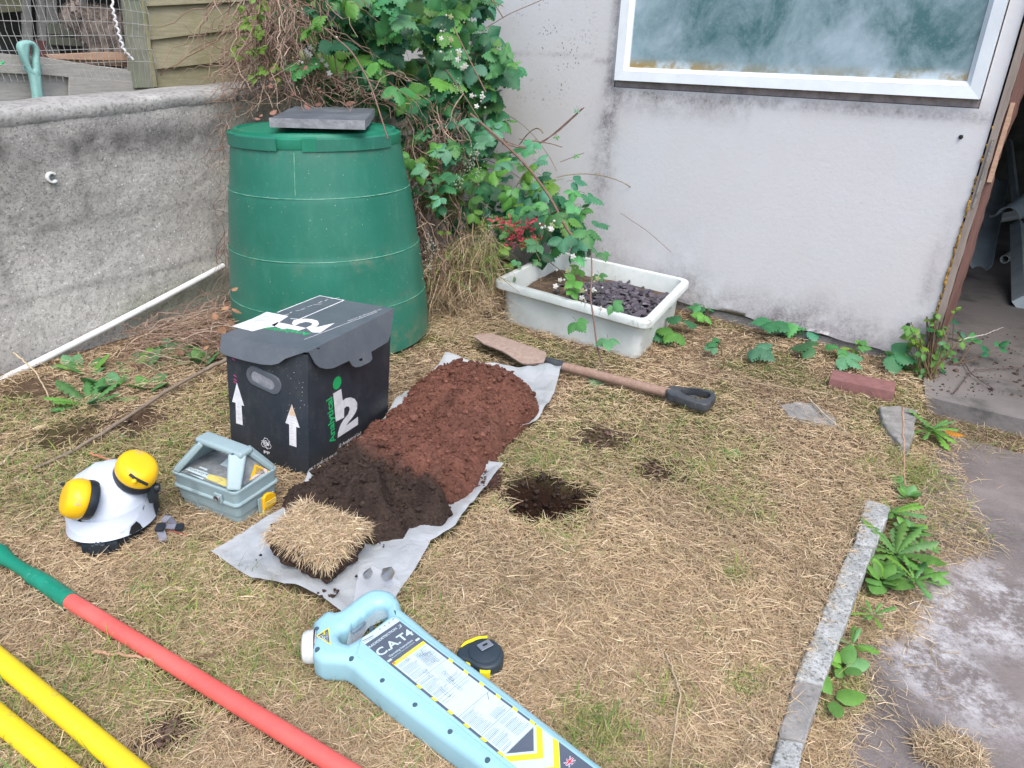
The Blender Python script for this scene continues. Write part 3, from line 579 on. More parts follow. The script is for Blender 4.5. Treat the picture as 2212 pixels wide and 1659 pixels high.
ball(1120, 430, .06, .04); ball(1160, 460, .045, .07); ball(1090, 455, .05, .09); ball(1010, 470, .042, .1); ball(960, 478, .036, .1)
bpy.context.view_layer.update(); dg = bpy.context.evaluated_depsgraph_get(); me_ = bpy.data.meshes.new_from_object(mo.evaluated_get(dg)); 
Vc = [tuple(mo.matrix_world @ v.co) for v in me_.vertices]; Fc = [tuple(p.vertices) for p in me_.polygons]
bpy.data.objects.remove(mo); bpy.data.metaballs.remove(mbd)
mb = MB().add((Vc, Fc))
ears_ = []
for (tx, ty, bx0, by0, bx1, by1, dc) in ((588, -32, 636, 92, 580, 108, .045), (676, -40, 735, 100, 650, 84, .02)):
    t_ = fc.pt(*cc(tx, ty), dc); q0 = fc.pt(*cc(bx0, by0), dc+.010); q1 = fc.pt(*cc(bx1, by1), dc+.010); q2 = fc.pt(*cc((bx0+bx1)/2, by0-2), dc-.02); ears_.append(([t_, q0, q1, q2], [(0, 1, 2), (0, 2, 3), (0, 3, 1), (1, 3, 2)]))
cb_ = obj('body', mb, M_fur, cat, 60)
me_ = cb_.data; nv = len(me_.vertices); co_ = np.empty(nv*3); me_.vertices.foreach_get('co', co_); no_ = np.empty(nv*3); me_.vertices.foreach_get('normal', no_); co_ = co_.reshape(-1, 3)+np.array(wloc(cb_)); no_ = no_.reshape(-1, 3)
FUR = (co_, no_); HEADP = fc.pt(*cc(640, 150), .0)
for e in ears_: obj('ear', MB().add(e), M_furl, cat, 30)
mb = MB(); e_ = fc.pt(*cc(655, 168), .070); mb.add(lathe([(0, .006), (.005, .003), (.006, -.002)], 10), Fr(e_, U2, (0, 0, 1)).M()); obj('eye', mb, M_hole, cat)
mb = MB(); bm = bmesh.new(); bmesh.ops.create_icosphere(bm, subdivisions=2, radius=1); sp = ([tuple(v.co) for v in bm.verts], [[v.index for v in f.verts] for f in bm.faces]); bm.free()
mb.add(sp, Matrix.Translation(fc.pt(*cc(572, 190), .01)) @ Matrix.Diagonal((.007, .007, .006, 1))); obj('nose', mb, M_pinklab, cat)
# ================================================================== THINGS ON AND BY THE LAWN
from mathutils.bvhtree import BVHTree
def txtfit(s, fr, p0, p1, h, mat, par, name='lettering', fat=.0, c=.0002, th=.0003):   # text whose baseline runs p0 -> p1 (local), cap height h
    V, F = text(s, 1., .0, fat); V = np.array(V)
    cap = .72; wv_ = V[:, 0].max()-V[:, 0].min(); d = np.array(p1)-np.array(p0); L = np.hypot(*d); an = math.atan2(d[1], d[0])
    q = V.copy(); q[:, 0] = (V[:, 0]-V[:, 0].min())*L/wv_; q[:, 1] = V[:, 1]*h/cap; q[:, 2] = 0
    top = [tuple(v) for v in q+np.array([0, 0, c+th])]
    keep = [f for f in F]; M = fr.M(p0[0], p0[1], 0, an)
    return obj(name, MB().add((top, keep), M), mat, par, 0)
def decal(fr, L, mat, par, name, c=.0003, th=.0004): return obj(name, MB().add(solid([L] if not isinstance(L[0][0], (tuple, list)) else L, th), fr.M(c=c+th)), mat, par, 0)
def stroke(P, wd):                                     # list of quads along a 2D polyline
    out = []
    for a, b in zip(P[:-1], P[1:]):
        a = np.array(a); b = np.array(b); d = (b-a)/(np.linalg.norm(b-a)+1e-9); n = np.array([-d[1], d[0]])*wd/2; e = d*wd*.4; out.append([tuple(a-e+n), tuple(a-e-n), tuple(b+e-n), tuple(b+e+n)])
    return out
def quads(fr, Q, mat, par, name, c=.0005):
    mb = MB()
    for k, q in enumerate(Q): mb.add(([(x, y, c+.00002*(k % 5)) for x, y in q], [tuple(range(len(q)))]), fr.M())
    o = obj(name, mb, mat, par, 0); o['kind'] = 'stuff'; return o
def hexa(b4, t4, bev=.003, seg=2):
    bm = bmesh.new(); vs = [bm.verts.new(p) for p in list(b4)+list(t4)]
    for f in ((3, 2, 1, 0), (4, 5, 6, 7), (0, 1, 5, 4), (1, 2, 6, 5), (2, 3, 7, 6), (3, 0, 4, 7)): bm.faces.new([vs[i] for i in f])
    bmesh.ops.recalc_face_normals(bm, faces=bm.faces)
    if bev: bmesh.ops.bevel(bm, geom=bm.edges[:], offset=bev, segments=seg, affect='EDGES', profile=.6)
    r = ([tuple(v.co) for v in bm.verts], [[v.index for v in f.verts] for f in bm.faces]); bm.free(); return r
def bvh_of(objs):
    V = []; F = []
    for o in objs:
        b = len(V); w_ = wloc(o); V += [w_+v.co for v in o.data.vertices]; F += [[i+b for i in p.vertices] for p in o.data.polygons]
    return BVHTree.FromPolygons(V, F)
def wrap(bvh, poly, mat, par, name, lift=.0008, step=3.):   # thin film laid over a curved surface; outline traced, then stored as real points on that surface
    xy, tr = cdt_sheet(poly, step, .1); V = []
    ok = []
    for x, y in xy:
        h = bvh.ray_cast(Vector(CAMP), Vector(ray(x, y)).normalized()); ok.append(h[0] is not None)
        V.append(tuple(h[0]+h[1]*lift) if h[0] else (0, 0, 0))
    F = [f for f in tr if all(ok[i] for i in f)]; us = sorted({i for f in F for i in f}); mp = {u: k for k, u in enumerate(us)}
    if F: return obj(name, MB().add(([V[u] for u in us], [tuple(mp[i] for i in f) for f in F])), mat, par, 60)
# ------------------------------------------------------------------ compost bin
BC = np.array([-.755, 2.81]); bin_ = thing('compost_bin', 'large dark green plastic compost bin with a slate slab on its lid', 'compost bin', (*BC, 0))
prof = []
for k in range(60):
    z = .775*k/59; r = .383-.028*(z/.775)-.050*(z/.775)**2.2
    for zz_ in (.185, .375, .59): r += .0035*sst(zz_+.008, zz_-.004, z)
    prof.append((r, z))
V, F = lathe(prof, 72); V = [(x*(1+.004*math.sin(6*math.atan2(y, x)+z*4)), y*(1+.004*math.cos(5*math.atan2(y, x))), z) for x, y, z in V]
Mb = Matrix.Translation((*BC, 0)) @ Matrix.Rotation(R_(-1.0), 4, 'Y'); body = obj('body', MB().add((V, F), Mb), M_bin, bin_)
ca = body.data.color_attributes.new('Col', 'FLOAT_COLOR', 'POINT'); vv = np.array(V); an_ = np.arctan2(vv[:, 1], vv[:, 0]); mud = sst(.16, .0, vv[:, 2])*.9+.55*sst(.05, .0, np.abs(vv[:, 2]-.19))*sst(.4, .7, fbm(an_*6, vv[:, 2]*9, 3, 2))+.5*sst(.06, .0, np.abs(vv[:, 2]-.37))*sst(.45, .7, fbm(an_*7, vv[:, 2]*9, 3, 6))+.35*sst(.12, .0, .78-vv[:, 2]); cc = np.ones((len(vv), 4), np.float32); cc[:, :3] = np.clip(mud, 0, 1)[:, None]; ca.data.foreach_set('color', cc.ravel())
for zz_ in (.185, .375, .59):
    r = .383-.028*(zz_/.775)-.050*(zz_/.775)**2.2+.0035*(.5+sum(q > zz_ for q in (.185, .375, .59)))+.0008; mb = MB().add(lathe([(r+.0005, zz_-.002), (r+.0022, zz_), (r+.0005, zz_+.002)], 96), Mb); obj('ring_seam', mb, M_seam, bin_)
RL = .311
mb = MB().add(lathe([(RL-.005, .752), (RL, .748), (RL+.002, .752), (RL+.001, .782), (RL-.004, .786), (RL-.014, .787), (RL-.018, .797), (RL-.03, .800), (RL-.035, .792), (RL-.08, .802), (.12, .815), (0, .817)], 96), Mb); lid = obj('lid', mb, M_binlid, bin_)
for a0 in (-170, -152, -84, 20): 
    mb = MB().add(lathe([(RL+.003, .744), (RL+.0055, .744), (RL+.0055, .786), (RL-.004, .791)], 6, R_(a0), R_(a0+(16 if a0 != -84 else 9))), Mb); obj('lid_clip', mb, M_binlid, lid)
V, F = lathe([(RL+.0035, .742), (RL+.006, .744), (RL+.0055, .783), (RL+.0, .787)], 60, R_(-176), R_(-100)); obj('lid_skirt', MB().add((V, F), Mb), M_bin, lid)
V, F = lathe([(RL+.0035, .742), (RL+.006, .744), (RL+.0055, .783), (RL+.0, .787)], 40, R_(-76), R_(-20)); obj('lid_skirt', MB().add((V, F), Mb), M_bin, lid)
obj('hatch_line', MB().add(([tuple(Vector((.3975*math.cos(a)*(1-.0), .3975*math.sin(a), 0))) for a in ()], [])) if 0 else MB().add(tube([(BC[0]-.02+.0135*z, BC[1]-(.383-.028*(z/.775)-.050*(z/.775)**2.2)-.0, z) for z in np.linspace(.60, .74, 8)], .0018, 6)), M_seam, bin_)
# slate slab on the lid
fp = [(-.842, 2.51), (-.532, 2.55), (-.575, 2.96), (-.875, 2.92)]
bm_ = [(x, y, .8205) for x, y in fp]; tp_ = [(x+.001, y-.001, .845) for x, y in fp]
def rough_slab(fp, z0, z1, n=34):
    P = [];
    for i in range(4):
        a = np.array(fp[i]); b = np.array(fp[(i+1) % 4])
        for k in range(n//4+1): q = a+(b-a)*k/(n//4+1); P.append((q[0]+random.uniform(-.003, .003), q[1]+random.uniform(-.003, .003)))
    m = len(P); V = [(x, y, z0) for x, y in P]+[(x+random.uniform(-.002, .002), y+random.uniform(-.002, .002), (z0+z1)/2) for x, y in P]+[(x, y, z1-.002*random.random()) for x, y in P]
    Fs = [(i, (i+1) % m, m+(i+1) % m, m+i) for i in range(m)]+[(m+i, m+(i+1) % m, 2*m+(i+1) % m, 2*m+i) for i in range(m)]; return V, Fs, [tuple(range(2*m, 3*m)), tuple(range(m))[::-1]]
V, Fs, Ft = rough_slab(fp, .8175, .848); V = [(x, y, z+.035*max(0, y-2.56)) for x, y, z in V]; mb = MB(); mb.add((V, Fs), None, 1); mb.add((V, Ft), None, 0)
tag(obj('slate_slab', mb, [M_slate, M_slate_e], smooth=25), 'thick dark slate slab lying on the lid of the green compost bin', 'slate slab')
# ------------------------------------------------------------------ black sample box
bL, bF, bR = np.array([-.787, 1.745, 0]), np.array([-.543, 1.656, 0]), np.array([-.389, 2.008, 0]); bB = bL+bR-bF; HB = .352; lean = np.array([.022, .012, HB])
sb = thing('sample_box', 'black plastic sample box with white arrows and a grey lid flapping open', 'sample box', (bL+bR)/2)
obj('body', hexa([bL, bF, bR, bB], [p+lean for p in (bL, bF, bR, bB)], .004), M_box, sb, 30)
FLb = Fr(bL, bF-bL, lean); FRb = Fr(bF, bR-bF, lean); cb = crop(400, 600, 700/1936)
lf = lambda *P: [FLb.loc(*cb(*p)) for p in P]; rf = lambda *P: [FRb.loc(*cb(*p)) for p in P]
ct = (bL+bR)/2; tops = [ct+(p-ct)*1.035+lean*(1+.012/HB) for p in (bL, bF, bR, bB)]
FT = Fr(tops[1], tops[2]-tops[1], tops[0]-tops[1]); Lt = [(float((p-tops[1])@FT.X), float((p-tops[1])@FT.Y)) for p in tops]
lid = obj('lid', MB().add(solid([[Lt[1], Lt[2], Lt[3], Lt[0]]], .004, .001), FT.M()), M_boxlid, sb, 30)
tf = lambda *P: [FT.loc(*cb(*p)) for p in P]
no = FLb.Z; FF = Fr(tops[0], tops[1]-tops[0], np.array([0, 0, 1])-.34*no); L = [FF.loc(*cb(*p)) for p in ((445, 598), (412, 762), (430, 790), (500, 812), (590, 838), (700, 862), (770, 866), (820, 855), (865, 822), (985, 716))]
L[0] = (0, 0); L[-1] = (np.linalg.norm(tops[1]-tops[0]), 0); obj('flap', MB().add(solid([L], .0035, .001), FF.M()), M_boxlid, sb, 30)
no = FRb.Z; FG = Fr(tops[1], tops[2]-tops[1], np.array([0, 0, 1])-.26*no); L = [FG.loc(*cb(*p)) for p in ((990, 720), (1040, 790), (1075, 855), (1105, 882), (1150, 893), (1200, 888), (1312, 835), (1330, 868), (1352, 881), (1382, 879), (1452, 847), (1470, 822), (1462, 775), (1578, 706), (1598, 640), (1583, 480))]
L[0] = (0.004, 0); L[-1] = (np.linalg.norm(tops[2]-tops[1]), 0); hl = [FG.loc(*cb(*p)) for p in ((1378, 824), (1402, 816), (1406, 832), (1382, 840))]; obj('flap', MB().add(solid([L, hl], .0035, .001), FG.M()), M_boxlid, sb, 30)
obj('corner_shade', hexa([tops[1]+d for d in (np.array([.004, .012, -.020]), np.array([-.03, .03, -.020]), np.array([0, .06, -.020]), np.array([.02, .04, -.020]))], [tops[1]+d for d in (np.array([.004, .012, -.004]), np.array([-.03, .03, -.004]), np.array([0, .06, -.004]), np.array([.02, .04, -.004]))], 0), M_hole, sb, 0)  # solid near black block standing in for shade inside the lid corner
# left face: grip hole, arrows, recycling mark
def oval(P, n=24): P = np.array(P); c = P.mean(0); u, s_, vt = np.linalg.svd(P-c); d = vt[0]; q = np.array([-d[1], d[0]]); h = np.abs((P-c)@d).max(); w_ = np.abs((P-c)@q).max(); return [tuple(c+d*((h-w_)*np.sign(math.cos(a))+w_*math.cos(a))+q*w_*math.sin(a)) for a in np.linspace(0, 2*math.pi, n, endpoint=False)]
ov = oval(lf((600, 925), (622, 885), (700, 890), (800, 945), (828, 1000), (815, 1050), (760, 1050), (650, 1000))); iv = oval(lf((632, 935), (650, 915), (700, 925), (785, 985), (790, 1010), (760, 1018), (680, 985)))
gp = obj('hand_grip', MB().add(solid([ov, iv], .006, .002), FLb.M(c=.004)), M_boxlid, sb, 30); obj('grip_hole', MB().add(solid([iv], .001), FLb.M(c=.0012)), M_slate_e, gp, 0)
for P, m in ((((532, 987), (582, 1147), (564, 1142), (573, 1280), (528, 1266), (524, 1125), (500, 1118)), 'a'), (((912, 1136), (966, 1298), (942, 1292), (944, 1432), (896, 1416), (894, 1275), (868, 1264)), 'b')):
    decal(FLb, lf(*P), M_white, sb, 'arrow_sticker')
decal(FLb, lf((912, 1140), (938, 1218), (893, 1208)), M_tan, sb, 'torn_patch', .0008)
Q = []
for (x0, y0, x1, y1, n_) in ((905, 1225, 935, 1390, 9), (535, 1150, 562, 1250, 4)):
    for k in range(n_):
        y = y0+(y1-y0)*k/n_; w_ = random.uniform(.3, 1); Q += stroke(lf((x0, y), (x0+(x1-x0)*w_, y+6)), .0011)
quads(FLb, Q, M_pinklab, sb, 'pen_marks', .0013)
Q = []
for (x, y) in ((508, 827), (520, 940), (522, 968), (520, 985)): Q += stroke(lf((x-8, y-6), (x+8, y+4)), .003)
quads(FLb, Q, M_pink, sb, 'pen_marks')
Q = []; rc = np.array(lf((735, 1408))[0]); Rk = lambda a, p: tuple(rc+np.array([[math.cos(a), -math.sin(a)], [math.sin(a), math.cos(a)]]) @ np.array(p))
for k in range(3):
    a_ = 2.094*k; P = [(-.010, .006), (-.004, .0165), (.005, .0165), (.0095, .0085), (.0125, .0100), (.0085, -.0005), (-.0005, .0035), (.0025, .0052), (-.0005, .0105), (-.0055, .0025), (-.010, .006)]; Q += stroke([Rk(a_, p) for p in P], .0014)
quads(FLb, Q, M_white, sb, 'recycling_mark')
a_, b_ = lf((712, 1408), (752, 1420)); txtfit('05', FLb, a_, b_, .0075, M_white, sb, 'recycling_number', .02)
a_, b_ = lf((719, 1474), (760, 1486)); txtfit('PP', FLb, a_, b_, .0095, M_white, sb, 'recycling_letters', .02)
Q = []
for k in range(46): x, y = random.uniform(880, 1000), random.uniform(880, 1180); Q.append([tuple(np.array(lf((x, y))[0])+np.array(d)*random.uniform(.0004, .0011)) for d in ((-1, -1), (1, -1), (1, 1), (-1, 1))])
quads(FLb, Q[:14], M_white, sb, 'dirt_specks')
# right face: printed emblem and lines
decal(FRb, [tuple(p) for p in np.array(rf((1224, 988)))[0]+np.array(circ(0, 0, .0185, 28))], M_green, sb, 'emblem_dot')
decal(FRb, rf((1197, 1062), (1252, 1030), (1262, 1112), (1285, 1094), (1318, 1088), (1345, 1098), (1362, 1126), (1362, 1165), (1350, 1195), (1328, 1228), (1300, 1262), (1285, 1285), (1368, 1222), (1368, 1276), (1228, 1368), (1230, 1335), (1245, 1285), (1268, 1245), (1300, 1205), (1312, 1172), (1306, 1152), (1288, 1150), (1272, 1166), (1272, 1228), (1215, 1256)), M_white, sb, 'emblem')
a_, b_ = rf((1212, 1388), (1188, 1082)); txtfit('Analytical', FRb, a_, b_, .026, M_green, sb, 'lettering', .022)
a_, b_ = rf((1237, 1436), (1388, 1342)); txtfit('i2 Analytical Ltd', FRb, a_, b_, .0105, M_white, sb, 'lettering', .02)
a_, b_ = rf((1032, 1596), (1392, 1378)); txtfit('UK T: 01923 225 404 | PL T: 0048(0)32 342 6011 |', FRb, a_, b_, .0075, M_white, sb, 'lettering', .012)
a_, b_ = rf((1396, 1376), (1556, 1276)); txtfit('w: www.i2analytical.com', FRb, a_, b_, .0075, M_white, sb, 'lettering', .012)
# lid print
Q = stroke(tf((815, 500), (1105, 386), (1272, 418), (962, 550), (905, 545)), .0045); quads(FT, Q, M_white, sb, 'frame_print')
decal(FT, tf((498, 598), (640, 545), (738, 498), (888, 528), (838, 560), (790, 600), (735, 606), (640, 632)), M_white, sb, 'torn_label')
decal(FT, tf((768, 590), (812, 570), (868, 580), (1012, 610), (960, 628), (880, 612), (850, 618)), M_white, sb, 'emblem')
decal(FT, tf((912, 578), (925, 556), (1000, 546), (1050, 548), (1090, 560), (1100, 582), (1076, 606), (1208, 575), (1108, 642), (1052, 640), (1010, 608), (1050, 590), (1050, 574), (1010, 566), (965, 578), (930, 594)), M_white, sb, 'emblem')
a_, b_ = tf((1050, 644), (722, 600)); txtfit('Analytical', FT, a_, b_, .021, M_green, sb, 'lettering', .02)
a_, b_ = tf((1522, 478), (1296, 560)); txtfit('For site bookings call us 01923', FT, a_, b_, .006, M_white, sb, 'lettering', .01)
Q = stroke(tf((1000, 688), (1100, 650), (1500, 498)), .0018)
for k in range(9):
    x = 860+40*k; Q += stroke(tf((x, 520-14*k), (x+60*random.random(), 505-14*k+10*random.random())), .002)
Q += [q for k in range(12) for q in stroke(tf((560+random.random()*200, 580-random.random()*50), (600+random.random()*200, 575-random.random()*50)), .0012)][:0]
quads(FT, Q, M_white, sb, 'scuffed_print')
Q = []
for k in range(13): y = 520+k*7; Q += stroke(tf((700-k*12, y), (700-k*12+random.uniform(40, 120), y+random.uniform(5, 18))), .0009)
quads(FT, Q, M_print, sb, 'label_writing', .0011)
# ------------------------------------------------------------------ signal transmitter beside the box
GF = Fr((-.640, 1.408, .0), (.905, -.42, 0), (.42, .905, 0)); cg = crop(400, 1080, 340/2169)
ge = thing('signal_transmitter', 'grey blue cable locating transmitter box with clear handle frame and yellow latch', 'transmitter', GF.pt(-.1, .07))
def gpl(x0, y0, x1, y1, r, z0, z1, bev=.002, tp=0): return solid([rrect(x0, y0, x1, y1, r)], z1-z0, bev), GF.M(c=z1)
tray = MB()
def ringbox(mb, levels, M):                            # stacked rounded rectangles (inset, z)
    P = []; n = 0
    for ins, z in levels:
        L = rrect(-.212+ins, ins, -ins, .142-ins, .014); n = len(L); P += [(x, y, z) for x, y in L]
    F = [(k*n+i, k*n+(i+1) % n, (k+1)*n+(i+1) % n, (k+1)*n+i) for k in range(len(levels)-1) for i in range(n)]; F += [tuple(range(n))[::-1], tuple(range((len(levels)-1)*n, len(levels)*n))]; mb.add((P, F), M)
ringbox(tray, [(.014, 0), (.010, .003), (.009, .024), (.006, .026), (.004, .056)], GF.M()); obj('lower_tray', tray, M_genny, ge, 30)
up = MB(); ringbox(up, [(.003, .0565), (-.001, .058), (-.002, .061), (-.001, .064), (.003, .066), (.001, .092), (-.001, .094), (-.001, .099), (.002, .1005), (.004, .0985), (.006, .0955)], GF.M()); obj('housing', up, M_genny, ge, 30)
rz = .176; RLp, RRp = (-.160, .074), (-.036, .072)
def gp3(x, y, z): return GF.pt(x, y, z)
mb = MB(); mb.add(rbox(.150, .044, .017, .008, 3, (0, 0, 0)), Matrix.Translation(gp3(-.098, .073, .1685)) @ Matrix.Rotation(math.atan2(-.42, .905), 4, 'Z') @ Matrix.Rotation(R_(2.5), 4, 'Y'))
def flatbar(a, b, wa, wb, th, mat=M_genny, name='handle_leg', up_=None):
    a = np.array(a); b = np.array(b); d = b-a; d /= np.linalg.norm(d); n = np.array(up_); n = n-d*np.dot(n, d); n /= np.linalg.norm(n); s = np.cross(d, n)
    return hexa([a+s*wa-n*th, a-s*wa-n*th, b-s*wb-n*th, b+s*wb-n*th], [a+s*wa+n*th, a-s*wa+n*th, b-s*wb+n*th, b+s*wb+n*th], th*.7, 3)
hd = MB(); hd.add((mb.v, mb.f))
nl = GF.X*-.5+np.array([0, 0, .6])-GF.Y*.35; nr_ = GF.X*.6+np.array([0, 0, .6])-GF.Y*.5
hd.add(flatbar(gp3(-.158, .060, .167), gp3(-.204, .010, .099),   .014, .012, .008, up_=nl)); hd.add(flatbar(gp3(-.158, .088, .167), gp3(-.204, .132, .099), .012, .010, .007, up_=GF.X*-.5+np.array([0, 0, .6])+GF.Y*.35))
hd.add(flatbar(gp3(-.040, .058, .165), gp3(-.014, .009, .099), .021, .016, .008, up_=nr_)); hd.add(flatbar(gp3(-.040, .090, .165), gp3(-.008, .132, .099), .014, .010, .007, up_=GF.X*.6+np.array([0, 0, .6])+GF.Y*.5))
obj('handle', hd, M_genny, ge, 50)
FD = Fr(gp3(-.206, .006, .0985), GF.X, GF.Y); decal(FD, rrect(.004, .004, .196, .124, .006), M_panel, ge, 'control_panel')
df = lambda *P: [FD.loc(*cg(*p)) for p in P]
decal(FD, df((400, 600), (468, 560), (792, 672), (742, 740)), M_catlab, ge, 'name_strip', .0009); decal(FD, df((430, 652), (445, 660), (705, 748), (680, 765)), M_catlab, ge, 'white_strip', .0009)
decal(FD, df((770, 672), (1220, 790), (1180, 930), (730, 745)), M_ylab, ge, 'yellow_strip', .0008)
a_, b_ = df((462, 606), (745, 706)); txtfit('Genny4', FD, a_, b_, .0105, M_panel, ge, 'lettering', .0, .0015)
decal(FD, df((640, 555), (760, 600), (750, 622), (625, 575)), M_catlab, ge, 'small_label', .0009); decal(FD, df((960, 530), (1100, 410), (1235, 450), (1090, 575)), M_catlab, ge, 'loose_label', .0012)
decal(FD, df((1020, 640), (1080, 580), (1180, 570), (1215, 640), (1200, 750), (1100, 745), (1040, 720)), M_slate_e, ge, 'dial_plate', .0010)
Q = []
for k in range(9): x, y = random.uniform(800, 1130), random.uniform(740, 850); Q += stroke(df((x, y), (x+40, y+14)), .0011)
for k in range(14): x, y = random.uniform(650, 1000), random.uniform(420, 620); Q += stroke(df((x, y), (x+random.uniform(-60, 60), y+random.uniform(-15, 30))), .0013)
quads(FD, Q, M_print, ge, 'panel_marks', .0016)
# hip panels and stickers
pr_ = [gp3(-.016, .018, .1005), gp3(-.008, .124, .1005), gp3(-.036, .088, .160), gp3(-.040, .060, .160)]; FH = Fr(pr_[0], pr_[1]-pr_[0], pr_[3]-pr_[0]+GF.X*.0); hl_ = [(float((p-pr_[0])@FH.X), float((p-pr_[0])@FH.Y)) for p in pr_]
obj('end_panel', MB().add(solid([hl_], .003), FH.M(c=-.003)), M_panel, ge, 0)
hf = lambda *P: [FH.loc(*cg(*p)) for p in P]
decal(FH, hf((1525, 512), (1850, 655), (1790, 695), (1560, 760), (1440, 960), (1375, 970)), M_orange, ge, 'warning_sticker', -.0028); decal(FH, hf((1462, 725), (1675, 575), (1705, 590), (1740, 740), (1515, 890), (1500, 870)), M_pinklab, ge, 'test_label', -.002)
Q = []
for k in range(4): Q += stroke(hf((1500+k*6, 860-k*45), (1640+k*14, 770-k*45)), .001)
for k in range(5): Q += stroke(hf((1535-3*k, 560+k*26), (1650+6*k, 600+k*14)), .0012)
quads(FH, Q, M_panel, ge, 'sticker_print', -.0008)
pl_ = [gp3(-.200, .018, .1005), gp3(-.200, .124, .1005), gp3(-.163, .088, .160), gp3(-.163, .060, .160)]; FH2 = Fr(pl_[0], pl_[1]-pl_[0], pl_[3]-pl_[0]); obj('end_panel', MB().add(solid([[(float((p-pl_[0])@FH2.X), float((p-pl_[0])@FH2.Y)) for p in pl_]], .003), FH2.M()), M_genny, ge, 0)
FS = Fr(gp3(0.002, 0, 0), GF.Y, (0, 0, 1)); sf = lambda *P: [FS.loc(*cg(*p)) for p in P]
la = obj('latch_plate', MB().add(solid([sf((1555, 1075), (1800, 940), (1815, 1160), (1720, 1390), (1580, 1330))], .004, .001), FS.M(c=.003)), M_genny, ge, 30)
lt = obj('latch', MB().add(solid([sf((1600, 1050), (1640, 985), (1700, 950), (1760, 948), (1800, 968), (1812, 1110), (1760, 1160), (1615, 1235))], .009, .003), FS.M(c=.011)), M_orange, ge, 40)
for k in range(3): obj('latch_rib', MB().add(tube([FS.pt(*sf((1625, 1150+k*30-30))[0], .0115), FS.pt(*sf((1795, 1050+k*30-30))[0], .0115)], .0012, 6)), M_ylab, lt)
obj('latch_tongue', MB().add(solid([sf((1620, 1230), (1760, 1162), (1725, 1300), (1672, 1378), (1566, 1335), (1562, 1295), (1612, 1290))], .006, .002), FS.M(c=.008)), M_ylab, ge, 40)
FB = Fr(gp3(-.212, -.0015, 0), GF.X, (0, 0, 1)); bf = lambda *P: [FB.loc(*cg(*p)) for p in P]
c0, = bf((935, 1045)); sk = obj('socket_plate', MB().add(solid([rrect(c0[0]-.0125, c0[1]-.0125, c0[0]+.0125, c0[1]+.0125, .004)], .006, .0015), FB.M(c=.0045)), M_genny, ge, 30)
obj('socket_ring', MB().add(lathe([(.004, .001), (.0065, .0005), (.0068, .0035), (.009, .004), (.0095, 0)], 20), FB.M(c0[0], c0[1], .0045)), M_steel, sk)
obj('socket_core', MB().add(lathe([(0, .001), (.005, .001), (.0065, 0)], 16), FB.M(c0[0], c0[1], .0047)), M_hole, sk)
Q = []
for k in range(6): Q += stroke(bf((500+k*4, 790+k*28), (520+130*random.uniform(.6, 1), 835+k*28)), .0012)
quads(FB, Q, M_print, ge, 'worn_print', .0032)
for (x, y, z) in ((-.160, .046, .176), (-.045, .048, .175)): obj('screw', MB().add(lathe([(0, .001), (.003, .001), (.0035, -.001)], 10), GF.M(x, y, z-.004)), M_screw, ge)
tag(obj('thin_wire', tube([onpl(*cg(x, y), GF.pt(-.1, -.012, 0), -GF.Y) if y < 1250 else G(*cg(x, y), .012) for x, y in ((470, 1005), (535, 1035), (575, 1085), (600, 1160), (650, 1220), (685, 1290), (720, 1340))], .0009, 5), M_trig), 'thin dark wire trailing down the front of the grey blue transmitter', 'wire')
# ------------------------------------------------------------------ white safety helmet with yellow ear cups
HCN = np.array([-.932, 1.388, 0.]); yaw = R_(13); hf_ = np.array([-math.sin(yaw), math.cos(yaw), 0]); hr_ = np.array([math.cos(yaw), math.sin(yaw), 0])
he = thing('safety_helmet', 'white safety helmet lying on the grass with two folded yellow ear cups', 'helmet', HCN)
MH = Matrix.Identity(4)
for i in range(3): MH[i][0] = hr_[i]; MH[i][1] = hf_[i]; MH[i][3] = HCN[i]
MH = MH @ Matrix.Translation((0, .015, .034)) @ Matrix.Rotation(R_(-2), 4, 'X')
V = []; NA, NPh = 96, 34
for k in range(NPh+1):
    f = k/NPh
    for a_i in range(NA):
        a = 2*math.pi*a_i/NA; ca, sa = math.cos(a), math.sin(a)
        ry = .112 if sa > 0 else .110; rx = .093
        e = 2.05; rr = (abs(ca)**e+abs(sa)**e)**(-1/e)
        if f < .16: q = f/.16; s_ = 1.045-.045*q**.6+.035*(1-q)*max(0, -sa)**3+.05*(1-q)*max(0, sa)**4; z = .030*q-.006*(1-q)*(abs(ca)**2)
        else: q = (f-.16)/.84; s_ = max(math.cos(q*math.pi/2), 0)**.72; z = .030+.092*math.sin(q*math.pi/2)**1.08
        x = ca*rr*rx*s_; y = sa*rr*ry*s_
        rd = 0
        if z > .045: rd = .0035*math.exp(-((abs(x)-.030-.012*(y+.1))/.006)**2)+.004*math.exp(-((abs(x)-.072)/.01)**2)*(z > .06)+.002*math.exp(-(x/.018)**2)
        V.append((x*(1+rd*4), y, z+rd*sst(.045, .09, z)))
F = [(k*NA+i, k*NA+(i+1) % NA, (k+1)*NA+(i+1) % NA, (k+1)*NA+i) for k in range(NPh) for i in range(NA)]
